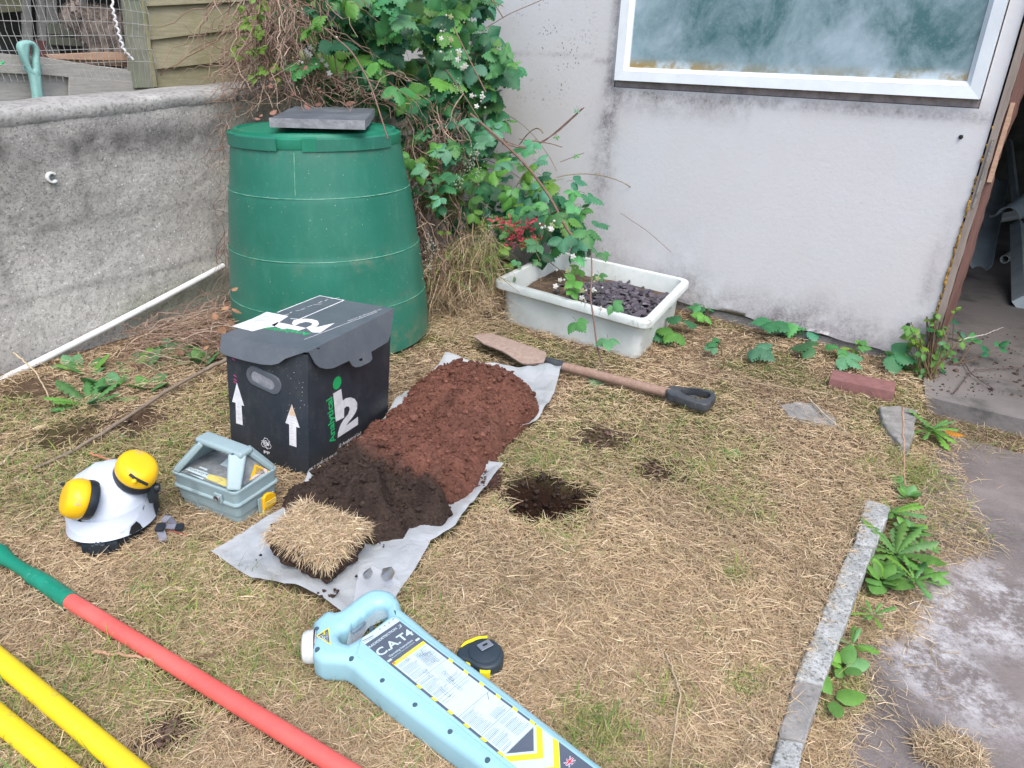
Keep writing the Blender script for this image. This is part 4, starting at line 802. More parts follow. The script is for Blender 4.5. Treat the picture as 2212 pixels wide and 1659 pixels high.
# inner rolled edge
b = len(V); V += [(x*.965, y*.968, z+.002) for x, y, z in V[:NA]]+[(x*.94, y*.945, .05) for x, y, z in V[:NA]]
F += [(b+i, b+(i+1) % NA, (i+1) % NA, i) for i in range(NA)]+[(b+NA+i, b+NA+(i+1) % NA, b+(i+1) % NA, b+i) for i in range(NA)]
shell = obj('shell', MB().add((V, F), MH), M_helm, he, 60); hb = bvh_of([shell]); ch = crop(130, 1100, 350/1815)
wrap(hb, [ch(*p) for p in ((375, 1000), (392, 1045), (403, 1110), (405, 1250), (345, 1225), (300, 1165), (325, 1070))], M_hole, he, 'vent', .003, 2.)
wrap(hb, [ch(*p) for p in ((1085, 1050), (1130, 1085), (1165, 1140), (1200, 1196), (1150, 1222), (1060, 1245), (990, 1252), (998, 1190), (1015, 1120))], M_hole, he, 'vent', .003, 2.)
for P in (((470, 1135), (590, 1140), (620, 1170), (745, 1180), (820, 1160), (920, 1170), (925, 1190), (740, 1200), (600, 1190), (480, 1155)), ((610, 1220), (745, 1235), (745, 1262), (610, 1245))): wrap(hb, [ch(*p) for p in P], M_helm, he, 'embossing', .0022, 2.5)
for P in (((1240, 700), (1252, 708), (1238, 752), (1226, 748)), ((1185, 838), (1198, 845), (1180, 908), (1166, 902)), ((1300, 625), (1312, 632), (1302, 650), (1290, 645))): wrap(hb, [ch(*p) for p in P], M_trig, he, 'vent_slit', .0012, 1.5)
wrap(hb, [ch(*p) for p in ((1345, 665), (1378, 660), (1395, 700), (1440, 720), (1452, 760), (1425, 880), (1375, 968), (1340, 975), (1315, 880), (1300, 760))], M_black, he, 'side_clip_base', .0014, 2.5)
q = MH @ Vector((.104, -.035, .075)); fr = Fr(q, MH.to_3x3() @ Vector((0, 1, 0)), (0, 0, 1)); mb = MB(); mb.add(rbox(.03, .055, .018, .005, 2), fr.M()); mb.add(lathe([(0, .018), (.010, .017), (.012, .008), (.012, 0)], 20), fr.M(0, .006)); obj('side_clip', mb, M_black, he, 40)
bandM = MH @ Matrix.Diagonal((1, 1.15, 1, 1))
V, F = lathe([(.078, .03), (.083, .028), (.086, .0), (.084, -.028), (.080, -.030), (.078, -.0)], 60); obj('headband', MB().add((V, F), MH @ Matrix.Translation((0, -.012, -.010)) @ Matrix.Diagonal((.96, 1.15, 1, 1))), M_black, he)
kn = Matrix.Translation((0, -.112, -.020)) @ Matrix.Rotation(R_(90), 4, 'X'); mb = MB(); L = [((.021+.0012*math.cos(a*14))*math.cos(a), (.021+.0012*math.cos(a*14))*math.sin(a)) for a in np.linspace(0, 2*math.pi, 112, endpoint=False)]; mb.add(solid([L], .016, .003), MH @ kn @ Matrix.Translation((0, 0, .014))); mb.add(rbox(.075, .032, .012, .004, 2), MH @ kn); obj('adjuster_knob', mb, M_black, he, 40)
# ear cups on short arms
def cup(c, ax, spin, lab):
    ax = Vector(ax).normalized(); M = ax.to_track_quat('Z', 'Y').to_matrix().to_4x4(); M.translation = Vector(c); M = M @ Matrix.Rotation(spin, 4, 'Z') @ Matrix.Diagonal((1.08, .92, 1, 1))
    cu = obj('ear_cup', MB().add(lathe([(.0455, .010), (.0475, .012), (.0485, .020), (.0475, .032), (.043, .042), (.037, .0475), (.030, .0500), (.015, .0508), (0, .051)], 56), M), M_cup, he, 50)
    obj('ear_cushion', MB().add(lathe([(.02, -.009), (.036, -.012), (.046, -.008), (.0485, 0), (.0475, .009), (.044, .0105), (.02, .010)], 56), M), M_black, cu)
    return cu, M
def onray(px, py, yw): d = ray(px, py); return CAMP+d*(yw/d[1])
c1, Mc1 = cup(onray(192, 1080, 1.315), (-.70, -.50, .45), .4, '3M'); c2, Mc2 = cup(onray(290, 1030, 1.40), (.42, -.05, .80), .9, '3M')
for cobj, Mc, up_ in ((c1, Mc1, 1), (c2, Mc2, 1)):
    bb = bvh_of([cobj]); 
for (p0_, p1_), cu in ((((292, 845), (372, 862)), c1), (((1090, 170), (1190, 190)), c2)):
    bb = bvh_of([cu]); Q = []
    P = [ch(*p0_), ch(*p1_)]
    for (dx0, dy0, dx1, dy1) in (((0, 0, .5, .02), (.5, 0, .9, .03), (.05, 0, .2, -.35), (.45, 0, .55, -.5), (.2, -.35, .55, -.5), (.95, 0, .98, -.6), (.6, -.5, .98, -.6), (.3, -.75, 1., -.85), (.35, -1.1, 1.05, -1.2), (.1, .1, .9, .15))):
        pass
    d = np.array(P[1])-np.array(P[0]); n = np.array([d[1], -d[0]])
    mbq = MB()
    for (x0, y0, x1, y1) in ((0, 0, .3, 0), (.3, 0, .3, .5), (.3, .5, .05, .55), (.0, .0, .0, .3), (.42, 0, .42, .6), (.62, .0, .42, .35), (.75, 0, .62, .6), (.75, 0, .95, .0), (.95, 0, .95, .6), (.2, .8, 1., .8), (.2, 1.05, 1., 1.05), (.2, 1.3, 1., 1.3)):
        a = np.array(P[0])+d*x0+n*y0; b = np.array(P[0])+d*x1+n*y1; pts = []
        for t_ in np.linspace(0, 1, 5):
            q = a+(b-a)*t_; h = bb.ray_cast(Vector(CAMP), Vector(ray(*q)).normalized())
            if h[0]: pts.append(h[0]+h[1]*.0002)
        if len(pts) > 1: mbq.add(tube(pts, .0006, 4))
    if mbq.v: obj('moulded_mark', mbq, M_tan, cu, 0)
a1 = Mc2 @ Vector((-.040, -.032, .014)); a2 = Mc2 @ Vector((.012, -.053, .012))
P = [onray(*ch(x, y), 1.40+.0002*x*0) for x, y in ((1010, 450), (1110, 505), (1228, 565))]; bb = bvh_of([c2]); pp = []
for x, y in ((1012, 448), (1080, 492), (1150, 530), (1228, 566)):
    h = bb.ray_cast(Vector(CAMP), Vector(ray(*ch(x, y))).normalized()); pp.append((h[0]+h[1]*.004) if h[0] else onray(*ch(x, y), 1.44))
obj('cup_arm', MB().add(tube(pp, .0035, 8)), M_black, c2)
obj('arm_pivot', MB().add(sp, Matrix.Translation(pp[1]+Vector((0, -.006, -.004))) @ Matrix.Diagonal((.006, .006, .006, 1))), M_cup, c2)
for cM, sx_ in ((Mc1, -1), (Mc2, 1)):
    s_ = MH @ Vector((.098*sx_, .01, .085)); e_ = cM @ Vector((0, 0, -.004)); obj('support_arm', MB().add(tube([s_, (s_+e_)/2+Vector((0, 0, .012)), e_], .004, 8)), M_black, he)
# chin strap with buckles
def ribbon(P, w_, th=.0015, name='strap', mat=None, par=None, nrm=(0, 0, 1), tw=0):
    P = [np.array(p, float) for p in P]; V = []
    for i, p in enumerate(P):
        t_ = P[min(i+1, len(P)-1)]-P[max(i-1, 0)]; t_ /= np.linalg.norm(t_)+1e-9; s = np.cross(t_, nrm); s /= np.linalg.norm(s)+1e-9; n = np.cross(s, t_)
        V += [tuple(p+s*w_/2+n*th), tuple(p-s*w_/2+n*th), tuple(p-s*w_/2-n*th), tuple(p+s*w_/2-n*th)]
    F = [(i*4+j, i*4+(j+1) % 4, i*4+4+(j+1) % 4, i*4+4+j) for i in range(len(P)-1) for j in range(4)]+[(3, 2, 1, 0), tuple((len(P)-1)*4+j for j in range(4))]
    return obj(name, MB().add((V, F)), mat or M_strap, par, 40)
g2 = lambda x, y, z=.02: G(*ch(x, y), z)
ribbon([g2(1380, 1110, .035), g2(1470, 1115, .03), g2(1560, 1125, .026), g2(1640, 1120, .024)], .017, par=he); ribbon([g2(1410, 1180, .03), g2(1430, 1250, .02), g2(1450, 1320, .012)], .017, par=he, nrm=(.2, -.4, 1))
ribbon([g2(1440, 1060, .035), g2(1480, 1010, .045), g2(1520, 1010, .045), g2(1560, 1060, .03), g2(1590, 1110, .02)], .013, par=he, nrm=(.3, -1, .5)); ribbon([g2(250, 1010, .03), g2(195, 985, .03), g2(175, 1030, .018)], .013, par=he, nrm=(.3, -1, .5))
for x, y, sx_, sy_, z in ((1405, 1130, .02, .026, .036), (1655, 1130, .018, .022, .026), (1455, 1335, .024, .010, .012)):
    obj('buckle', MB().add(rbox(sx_, sy_, .009, .003, 2), Matrix.Translation(g2(x, y, z)) @ Matrix.Rotation(.2, 4, 'Z')), M_black, he)
tag(obj('orange_twine', tube([g2(x, y, .014) for x, y in ((1490, 1180), (1560, 1175), (1640, 1205), (1740, 1232))], .0012, 5), M_redbar), 'thin orange twine in the grass beside the helmet strap', 'twine')
# ------------------------------------------------------------------ long insulated tools in the foreground
c5 = crop(0, 1320, 900/2212)
def barpts(P, r): return [G(*c5(*p), r) for p in P]
rb = thing('insulated_bar', 'long red insulated digging bar with green grip lying across the grass', 'digging bar', G(430, 1450))
a, b = barpts([(430, 447), (2080, 1462)], .0185); d = (b-a)/np.linalg.norm(b-a); PR = [a+d*t_ for t_ in np.linspace(0, 1.15, 30)]
red = obj('shaft', tube(PR, .0158, 28), M_redbar, rb)
gq = barpts([(-150, 140), (-70, 130), (0, 160), (30, 185), (75, 213), (120, 242), (165, 270), (200, 295), (260, 331), (340, 385), (428, 446)], .0185)
obj('green_grip', tube(gq, [.017, .020, .0205, .0165, .0135, .0128, .0135, .0163, .0175, .0175, .0172], 28), M_grbar, rb)
obj('joint_ring', tube([a-d*.003, a+d*.002], .0178, 28), M_grbar, rb)
bb = bvh_of([red])
def surftext(s, p0, p1, hpx, mat, par, name, bv):      # lettering laid on a curved surface, letter by letter
    V, F = text(s, 1., 0, .0); V = np.array(V); w_ = V[:, 0].max(); d = np.array(p1)-np.array(p0); n = np.array([d[1], -d[0]])/np.linalg.norm(d); out = []
    for v in V:
        q = np.array(p0)+d*(v[0]/w_)+n*hpx*v[1]/.72; h = bv.ray_cast(Vector(CAMP), Vector(ray(*q)).normalized())
        if not h[0]: return None
        out.append(tuple(h[0]+h[1]*.0004))
    return obj(name, MB().add((out, F)), mat, par, 0)
surftext('BS 8020 INSULATED DIGGING', c5(955, 838), c5(1105, 930), 5.5, M_barprint, rb, 'lettering', bb); surftext('TOOLS', c5(1118, 940), c5(1150, 962), 5, M_barprint, rb, 'lettering', bb); surftext('WORKING VOLTAGE 1000V', c5(1165, 968), c5(1320, 1062), 5.5, M_barprint, rb, 'lettering', bb)
for k, (P, lab) in enumerate(((((0, 813), (795, 1475)), 'long yellow insulated pole lying nearest the red and green bar'), (((0, 1172), (365, 1475)), 'short visible length of yellow insulated pole in the very bottom left corner'))):
    a, b = barpts(P, .0185); d = (b-a)/np.linalg.norm(b-a); V, F = tube([a+d*t_ for t_ in np.linspace(-.5, 1.2 if k == 0 else .9, 30)], .0178, 28)
    tag(obj('insulated_pole', (V, F), M_yelbar), lab, 'pole', 'yellow insulated poles in the bottom left')
# ------------------------------------------------------------------ cable locator
TZ = .072; CF = Fr((-.2605, .9925, TZ), (.65, .76, 0), (-.76, .65, 0)); c3 = crop(740, 1450, 820/2212); c3b = crop(740, 1450, 410/2212)
lo = thing('cable_locator', 'pale blue cable locator with printed instruction label lying on the grass', 'cable locator', CF.pt(.04, -.2, -TZ))
CM = Fr((-.2605, .9925, .05), CF.X, CF.Y); m3 = lambda *P: [CM.loc(*c3(*p)) for p in P]; m3b = lambda *P: [CM.loc(*c3b(*p)) for p in P]; k3 = lambda *P: [CF.loc(*c3(*p)) for p in P]; k3b = lambda *P: [CF.loc(*c3b(*p)) for p in P]
top_o = m3b((232, 640), (380, 500), (470, 470), (545, 492), (590, 478), (680, 420), (760, 350), (880, 260), (1000, 195), (1130, 182), (1250, 205), (1350, 265), (1405, 360), (1430, 460), (1560, 560)) + m3((920, 402), (1345, 728), (1830, 1110), (2010, 1252))
e1 = np.array(top_o[-1]); e2 = np.array(m3((1240, 1290))[0]); dn = np.array([0, -1.])
low = m3((1240, 1285), (1000, 1112), (780, 945), (600, 805), (470, 700), (390, 625), (335, 590), (180, 580), (122, 548))
outl = top_o+[tuple(e1+np.array([.002, -.10])), tuple(e1+np.array([-.004, -.15])), (low[0][0]+.012, e1[1]-.155), (low[0][0]+.004, e1[1]-.12)]+low+m3b((228, 960))
hole = k3b((600, 760), (640, 790), (700, 806), (760, 775), (960, 655), (1180, 520), (1232, 450), (1232, 330), (1190, 285), (1130, 270), (1050, 290), (1000, 340), (960, 360), (915, 420), (860, 430), (800, 500), (750, 510), (710, 590), (650, 610), (590, 640), (565, 700))
# hole edge seen at the top surface
bodyo = obj('body', MB().add(solid([outl, hole], .062, .016, 4), CF.M(c=-.004)), M_cat, lo, 55)
deck = k3((402, 505), (432, 400), (640, 242), (690, 242), (2040, 1262)); ex = np.array(deck[-1]); deck = deck+[tuple(ex+np.array([0, -.10]))]
dl = k3((1470, 1285), (1040, 930), (600, 600)); deck += [(dl[0][0]+.006, ex[1]-.10)]+dl
obj('raised_deck', MB().add(solid([deck], .012, .0035, 3), CF.M()), M_cat, lo, 50)
cu = obj('speaker_cap', MB().add(lathe([(0, .016), (.018, .016), (.026, .013), (.029, .006), (.029, -.004)], 32), Fr(G(*c3(112, 452), .034)+np.array([0, 0, 0]), CM.X*0+np.array([0, 0, 1]), np.cross(-CM.X*.93+CM.Y*.35, [0, 0, 1])).M() if 0 else Matrix.Identity(4)), M_cream, lo)
bpy.data.objects.remove(cu)
mid = (np.array(G(*c3(118, 335), .05))+np.array(G(*c3(120, 555), .03)))/2; axd = np.array(G(*c3(60, 450), .04))-np.array(G(*c3(160, 440), .04)); axd[2] = 0; axd /= np.linalg.norm(axd); sd_ = np.cross([0, 0, 1], axd); fr = Fr(mid, sd_, np.cross(axd, sd_)); 
obj('end_cap', MB().add(lathe([(0, .021), (.020, .021), (.027, .018), (.030, .011), (.031, 0), (.031, -.006)], 36), Fr((mid[0], mid[1], .038), sd_, np.cross(axd, sd_)).M()), M_cream, lo)
obj('end_seam', MB().add(lathe([(.0325, -.005), (.0325, -.002)], 36), Fr((mid[0], mid[1], .038), sd_, np.cross(axd, sd_)).M()), M_black, lo)
lfr = k3((435, 412), (665, 258), (1400, 1200), (1618, 972)); Wl = .0815
L0 = rrect(0, -.40, Wl, 0, .006); 
decal(CF, [(0.0, -.0155), (Wl, -.0155), (Wl, -.006), (Wl-.006, 0), (.006, 0), (0, -.006)], M_catlab, lo, 'label_header')
yb = lambda y: y
P = k3((475, 448), (700, 292), (865, 412), (640, 565)); ytop = -.0158; y2 = (P[2][1]+P[3][1])/2
decal(CF, [(0, ytop), (Wl, ytop), (Wl, y2), (0, y2)][::-1], M_catdark, lo, 'label_title')
yy0 = y2; yy1 = sum(p[1] for p in k3((882, 425), (660, 585)))/2
decal(CF, [(.004, yy0-.0003), (Wl-.004, yy0-.0003), (Wl-.004, yy1), (.004, yy1)][::-1], M_yell, lo, 'label_warning', .0006)
ye = sum(p[1] for p in k3((1400, 1195), (1600, 985)))/2
decal(CF, [(.0042, yy1-.0003), (Wl-.0042, yy1-.0003), (Wl-.0042, ye), (.0042, ye)][::-1], M_catlab, lo, 'instruction_label', .0006)
decal(CF, [(0, yy0-.0004), (Wl, yy0-.0004), (Wl, ye), (0, ye)][::-1], M_catdark, lo, 'label_border')
yend = ye-.135; decal(CF, [(0.001, ye-.0003), (Wl-.001, ye-.0003), (Wl-.001, yend+.01), (Wl-.01, yend), (.01, yend), (.001, yend+.01)][::-1], M_catlab, lo, 'chevron_base')
def ch_(y0, th, mat, c=.0008):
    m = Wl/2; return decal(CF, [(0.0014, y0), (m, y0-.034), (Wl-.0014, y0), (Wl-.0014, y0-th), (m, y0-.034-th), (0.0014, y0-th)][::-1], mat, lo, 'chevron', c)
decal(CF, [(.0084, ye-.001), (Wl-.0084, ye-.001), (Wl/2, ye-.029)][::-1], M_catdark, lo, 'chevron', .0008)
ch_(ye-.001, .013, M_yell); ch_(ye-.035, .012, M_yell); 
decal(CF, [(0.0014, ye-.048), (Wl/2, ye-.082), (Wl-.0014, ye-.048), (Wl-.0014, yend+.01), (Wl-.01, yend+.0004), (.01, yend+.0004), (.0014, yend+.01)][::-1], M_catdark, lo, 'label_foot', .0008)
Q = []
for P in (((1045, 548),), ((1145, 628),), ((1250, 710),), ((1360, 795),), ((1475, 880),), ((1590, 970),)): y = k3(P[0])[0][1]; Q.append([(Wl-.0042, y+.005), (Wl-.0042, y-.006), (Wl, y-.004), (Wl, y+.007)])
for P in (((825, 730),), ((927, 815),), ((1035, 905),), ((1145, 995),), ((1258, 1090),), ((1375, 1185),)): y = k3(P[0])[0][1]; Q.append([(0, y+.007), (0, y-.004), (.0042, y-.006), (.0042, y+.005)])
quads(CF, Q, M_yell, lo, 'hazard_dashes', .0012)
a_, b_ = k3((500, 462), (684, 332)); txtfit('RADIODETECTION', CF, a_, b_, .0056, M_catlab, lo, 'lettering', .02, .0007)
Q = stroke(k3((690, 312), (712, 316), (700, 302)), .0012)+stroke(k3((698, 330), (712, 316)), .0012); quads(CF, Q, M_catlab, lo, 'maker_mark', .0012)
a_, b_ = k3((568, 520), (798, 365)); txtfit('C.A.T4', CF, a_, b_, .0185, M_catlab, lo, 'lettering', .022, .0007)
a_, b_ = k3((634, 523), (790, 412)); txtfit('Operating Instructions', CF, a_, b_, .0048, M_catlab, lo, 'lettering', .015, .0007)
a_, b_ = k3((650, 533), (800, 425)); txtfit('for use with the matching signal transmitter' if 0 else 'Avoidance tool instructions', CF, a_, b_, .0030, M_catlab, lo, 'lettering', .0, .0007)
for p in ((632, 545), (820, 404)): x, y = k3(p)[0]; decal(CF, rrect(x-.0045, y-.0022, x+.0045, y+.0022, .001), M_catlab, lo, 'small_badge', .0008)
x, y = k3((660, 563))[0]; decal(CF, [(x-.003, y-.0025), (x+.003, y-.0025), (x, y+.003)], M_redbar, lo, 'warning_triangle', .0012)
Q = []
for k in range(3): Q += stroke([(.012, yy0-.0025-k*.0023), (.012+random.uniform(.05, .062), yy0-.0025-k*.0023)], .0006)
quads(CF, Q, M_tan, lo, 'fine_print', .0013)
# rows of fine print and little sketches in the instruction boxes
Q = []; Q2 = []; y = yy1-.006; random.seed(3)
divs = [.0, .052, .104, .150, .198]; H_ = yy1-ye
for bi in range(len(divs)):
    ya = yy1-divs[bi]*H_/.245; yb_ = yy1-(divs[bi+1] if bi+1 < len(divs) else .243)*H_/.245
    if bi: Q2 += stroke([(.005, ya), (Wl-.005, ya)], .0007)
    for ci in range(2):
        x0 = .007+ci*.036; n_ = int((ya-yb_-.006)/.0026)
        for r_ in range(n_):
            yv = ya-.005-r_*.0026
            if (bi in (1, 3) and ci == bi % 2 and r_ < n_*.6) or (bi == 2 and r_ > 3): continue
            if random.random() < .12: continue
            Q += stroke([(x0, yv), (x0+random.uniform(.020, .032), yv)], .0007)
for (cx_, cy_, kx) in ((.020, -.085, 1), (.026, -.100, 1), (.055, -.135, 1), (.062, -.140, 1), (.048, -.128, 1), (.030, -.165, 1), (.050, -.19, 1), (.022, -.21, 1), (.045, -.215, 1)):
    cy = cy_+.02+yy1*0; w_ = .0035; h_ = .022; cx2 = cx_
    Q2 += stroke([(cx2, cy), (cx2+w_, cy), (cx2+w_*1.1, cy-h_), (cx2-w_*.1, cy-h_), (cx2, cy)], .00055)+stroke([(cx2-.003, cy+.002), (cx2, cy+.005), (cx2+.006, cy+.004), (cx2+.004, cy)], .0006)
for k in range(5): Q2 += stroke([(.046+k*.004, yy1-.058), (.034+k*.004, yy1-.098)], .0004)
Q2 += stroke([(.060, yy1-.006), (.055, yy1-.02), (.072, yy1-.02)], .0007)+stroke([(.064, yy1-.17), (.072, yy1-.16)], .0012)
quads(CF, Q, M_print, lo, 'fine_print', .0010); quads(CF, Q2, M_trig, lo, 'instruction_sketches', .0013)
Q = []
for k, p in enumerate(((565, 335), (598, 313), (628, 292), (655, 270))): x, y = k3(p)[0]; Q += stroke([(x-.003, y), (x+.003, y+.001)], .0008)+stroke([(x, y-.002), (x+.001, y+.0025)], .0008)
Q += stroke(k3((452, 412), (520, 378)), .0018)+stroke(k3((458, 420), (524, 388)), .0008); quads(CF, Q, M_catdark, lo, 'header_print', .0008)
# flag on the foot of the label
fx, fy = k3((1845, 1232))[0]; fw, fh = .0075, .0048; FFl = Fr(CF.pt(fx, fy, 0), CF.X, CF.Y); M_blue = pm('flag_blue', (.02, .05, .25)); M_red = pm('flag_red', (.6, .02, .04))
decal(FFl, rrect(-fw, -fh, fw, fh, .001), M_blue, lo, 'flag', .0014)
quads(FFl, stroke([(-fw, -fh), (fw, fh)], .0022)+stroke([(-fw, fh), (fw, -fh)], .0022)+stroke([(-fw, 0), (fw, 0)], .0034)+stroke([(0, -fh), (0, fh)], .0034), M_catlab, lo, 'flag_cross', .0022)
quads(FFl, stroke([(-fw, 0), (fw, 0)], .0018)+stroke([(0, -fh), (0, fh)], .0018)+stroke([(-fw, -fh), (fw, fh)], .0007)+stroke([(-fw, fh), (fw, -fh)], .0007), M_red, lo, 'flag_red', .0026)
a_, b_ = k3((1846, 1262), (1885, 1236)); txtfit('MADE IN UK', CF, a_, b_, .0018, M_catlab, lo, 'lettering', .0, .0014)
# triangular badge on the head
T = k3((138, 368), (218, 315), (232, 425)); T = np.array(T); cT = T.mean(0); FTh = CF
decal(CF, [tuple(p) for p in (cT+(T-cT)*1.05)], M_yell, lo, 'badge_edge', -.0036); decal(CF, [tuple(p) for p in (cT+(T-cT)*.86)], M_catdark, lo, 'badge', -.0031)
cc0 = k3((167, 380))[0]; obj('badge_ring', MB().add(solid([circ(*cc0, .0042, 20), circ(*cc0, .0029, 20)], .0003), CF.M(c=-.0022)), M_catlab, lo, 0)
a_, b_ = k3((202, 412), (196, 370)); txtfit('CAL', CF, a_, b_, .0052, M_catlab, lo, 'lettering', .02, -.0024); a_, b_ = k3((196, 366), (196, 330)); txtfit('Safe', CF, a_, b_, .0045, M_yell, lo, 'lettering', .02, -.0024)
a_, b_ = k3((215, 405), (212, 345)); txtfit('ENABLED', CF, a_, b_, .0028, M_catlab, lo, 'lettering', .0, -.0024)
for i, (x, y) in enumerate(((140, 325), (145, 463), (375, 525), (583, 675), (803, 840), (1040, 1020), (1293, 1210), (1835, 1122), (1583, 920), (1347, 737), (1127, 566), (922, 405), (735, 262), (652, 122), (526, 98), (302, 235), (510, 320))):
    f_ = Fr(CF.pt(0, 0, -.0038 if i not in (16,) else .0), CF.X, CF.Y); q = f_.loc(*c3(x, y)); edge = i in (7, 8, 9, 10, 11, 12, 13, 14, 15)
    obj('screw_cap', MB().add(lathe([(0, .0012), (.0042, .001), (.0048, -.002), (.0048, -.014)], 16), f_.M(q[0], q[1], -.001 if not edge else -.0035)), M_screw, lo)
obj('trigger', MB().add(solid([k3b((722, 560), (790, 530), (850, 480), (925, 428), (925, 462), (870, 520), (830, 550), (760, 600))], .022, .003), CF.M(c=-.020)), M_trig, lo, 40)
# ------------------------------------------------------------------ tape measure
tm = thing('tape_measure', 'black and yellow tape measure with steel belt clip beside the cable locator', 'tape measure', G(1040, 1415))
TP = Fr(G(*c3(1250, 500), .040), (1, 0, 0), (0, 1, 0)); t3 = lambda *P: [TP.loc(*c3(*p)) for p in P]
ol = t3((1082, 490), (1118, 440), (1200, 405), (1290, 388), (1350, 410), (1392, 455), (1400, 510), (1378, 555), (1310, 590), (1235, 585), (1160, 545), (1100, 520))
obj('case', MB().add(solid([ol], .038, .006, 3, True), TP.M(c=0)), M_tapeb, tm, 50)
obj('raised_disc', MB().add(lathe([(0, .003), (.026, .003), (.030, .0015), (.031, -.001)], 40), TP.M(*t3((1270, 478))[0])), M_tapeb, tm)
ccx, ccy = t3((1275, 455))[0]; clm = TP.M(ccx, ccy, .003, R_(38)); obj('belt_clip', MB().add(rbox(.027, .018, .0016, .0006, 1, (0, 0, .003)), clm), M_steel, tm, 30)
obj('clip_slot', MB().add(rbox(.010, .004, .0012, .0003, 1, (0, 0, .0042)), clm), M_hole, tm, 30)
def tband(P, z0, z1, nm, mat, grow=1.012):
    c = np.array(ol).mean(0); L = [tuple(c+(np.array(p)-c)*grow) for p in P]; obj(nm, MB().add(solid([L], z1-z0, .0015), TP.M(c=z1)), mat, tm, 40)
tband(t3((1112, 448), (1140, 418), (1220, 384), (1292, 378), (1290, 392), (1215, 405), (1150, 432), (1122, 452)), -.020, .0012, 'yellow_grip', M_tapey, 1.02)
tband(t3((1238, 572), (1306, 572), (1312, 592), (1306, 606), (1240, 606)), -.026, -.006, 'yellow_grip', M_tapey, 1.02); tband(t3((1125, 510), (1160, 500), (1180, 555), (1165, 560)), -.030, -.004, 'lock_button', M_tapey, 1.03)
tband(t3((1084, 482), (1100, 478), (1112, 520), (1098, 520)), -.030, -.006, 'yellow_end', M_tapey, 1.03); tband(t3((1234, 590), (1290, 594), (1284, 612), (1238, 606)), -.036, -.026, 'tape_hook', M_hole, 1.03)
# ------------------------------------------------------------------ polythene sheet and the spoil laid on it
def world(P, z=0.): return [tuple(G(x, y, z)[:2]) for x, y in P]
SHP = world([(455, 1187), (478, 1203), (545, 1250), (580, 1262), (640, 1275), (700, 1300), (745, 1332), (790, 1360), (840, 1330), (852, 1284), (898, 1228), (930, 1170), (984, 1145), (1016, 1099), (1088, 1016), (1056, 1008), (1070, 973), (1113, 937), (1164, 901), (1196, 858), (1212, 806), (1171, 800), (1128, 803), (1075, 790), (1020, 786), (963, 775), (945, 800), (912, 829), (880, 850), (838, 897), (800, 935), (754, 973), (711, 1002), (672, 1032), (664, 1052), (640, 1080), (600, 1105), (530, 1145)], .022)
xy, tr = cdt_sheet(SHP, .009, .25)
ed = pdist(xy, np.array(SHP))
zs_ = gz(xy[:, 0], xy[:, 1])*.6+.020+.022*(fbm(xy[:, 0]*7+3, xy[:, 1]*7, 3, 61)-.5)+.013*np.abs(fbm(xy[:, 0]*11+xy[:, 1]*9, xy[:, 0]*3, 3, 63)-.5)*2
zs_ += .022*sst(.05, .0, ed)*(vn(xy[:, 0]*9, xy[:, 1]*9, 66)-.25)
for px, py, h_, r_ in ((1205, 812, .035, .10), (965, 782, .03, .08), (1080, 1015, .012, .05), (860, 875, .02, .05), (665, 1045, .02, .05)):
    g_ = G(px, py, .02); zs_ += h_*np.exp(-((xy[:, 0]-g_[0])**2+(xy[:, 1]-g_[1])**2)/(r_*r_))*(.6+.8*vn(xy[:, 0]*25, xy[:, 1]*8, 70))
under = sst(.03, .08, ed); zs_ = np.maximum(zs_, .010)
sheet = objnp('plastic_sheet', np.column_stack([xy, zs_]), tr, M_poly); tag(sheet, 'crumpled white polythene sheet spread on the lawn beneath the heap of spoil', 'plastic sheet')
SOP = world([(930, 812), (985, 800), (1040, 803), (1100, 818), (1150, 850), (1168, 885), (1128, 925), (1090, 960), (1062, 1000), (1035, 1045), (1000, 1078), (965, 1088), (982, 1110), (955, 1140), (925, 1132), (885, 1135), (872, 1162), (800, 1170), (720, 1145), (640, 1118), (612, 1090), (622, 1062), (665, 1045), (702, 1020), (735, 988), (765, 962), (785, 935), (830, 908), (862, 880), (888, 845)], .03)
SOPa = np.array(SOP); cS = SOPa.mean(0)
P2 = []
for i in range(len(SOP)):
    a = SOPa[i]; b = SOPa[(i+1) % len(SOP)]
    for k in range(5): q = a+(b-a)*k/5; o_ = (fbm(q[0]*40, q[1]*40, 2, 8)-.5)*.022; P2.append(tuple(q+(q-cS)/np.linalg.norm(q-cS)*o_))
xy, tr = cdt_sheet(P2, .0048, .35); ed = pdist(xy, np.array(P2)); X, Y = xy[:, 0], xy[:, 1]
def soil_h(X, Y, ed):
    h = .052*sst(-.01, .10, ed)**.8+.012*sst(0, .015, ed); h = h*(.55+.95*fbm(X*8, Y*8, 3, 77))
    r = np.abs(fbm(X*22, Y*22, 4, 79)-.5)*2; h = h+sst(0, .03, ed)*(.036*(1-r)**1.3-.014)+sst(0, .02, ed)*.014*(fbm(X*75, Y*75, 3, 83)-.5)
    for px, py, hh, r_ in ((940, 1075, .035, .052), (795, 1085, .040, .060), (1000, 900, .012, .05), (880, 1010, .015, .05), (1090, 860, .018, .06), (720, 1050, .012, .04), (840, 1040, -.02, .03), (930, 905, -.018, .03), (1060, 950, -.010, .04), (870, 1090, -.018, .03)):
        g_ = G(px, py, .06); d = np.hypot(X-g_[0], Y-g_[1])+.012*(fbm(X*25, Y*25, 2, 90)-.5); h = h+hh*sst(r_, r_*.45, d)*sst(0, .03, ed)
    return .024+h
Z = soil_h(X, Y, ed); Z[ed < 1e-4] = .016
la, lb = G(725, 960, .05), G(1000, 1112, .05); ld = (lb-la)[:2]/np.linalg.norm((lb-la)[:2]); ln = np.array([ld[1], -ld[0]])
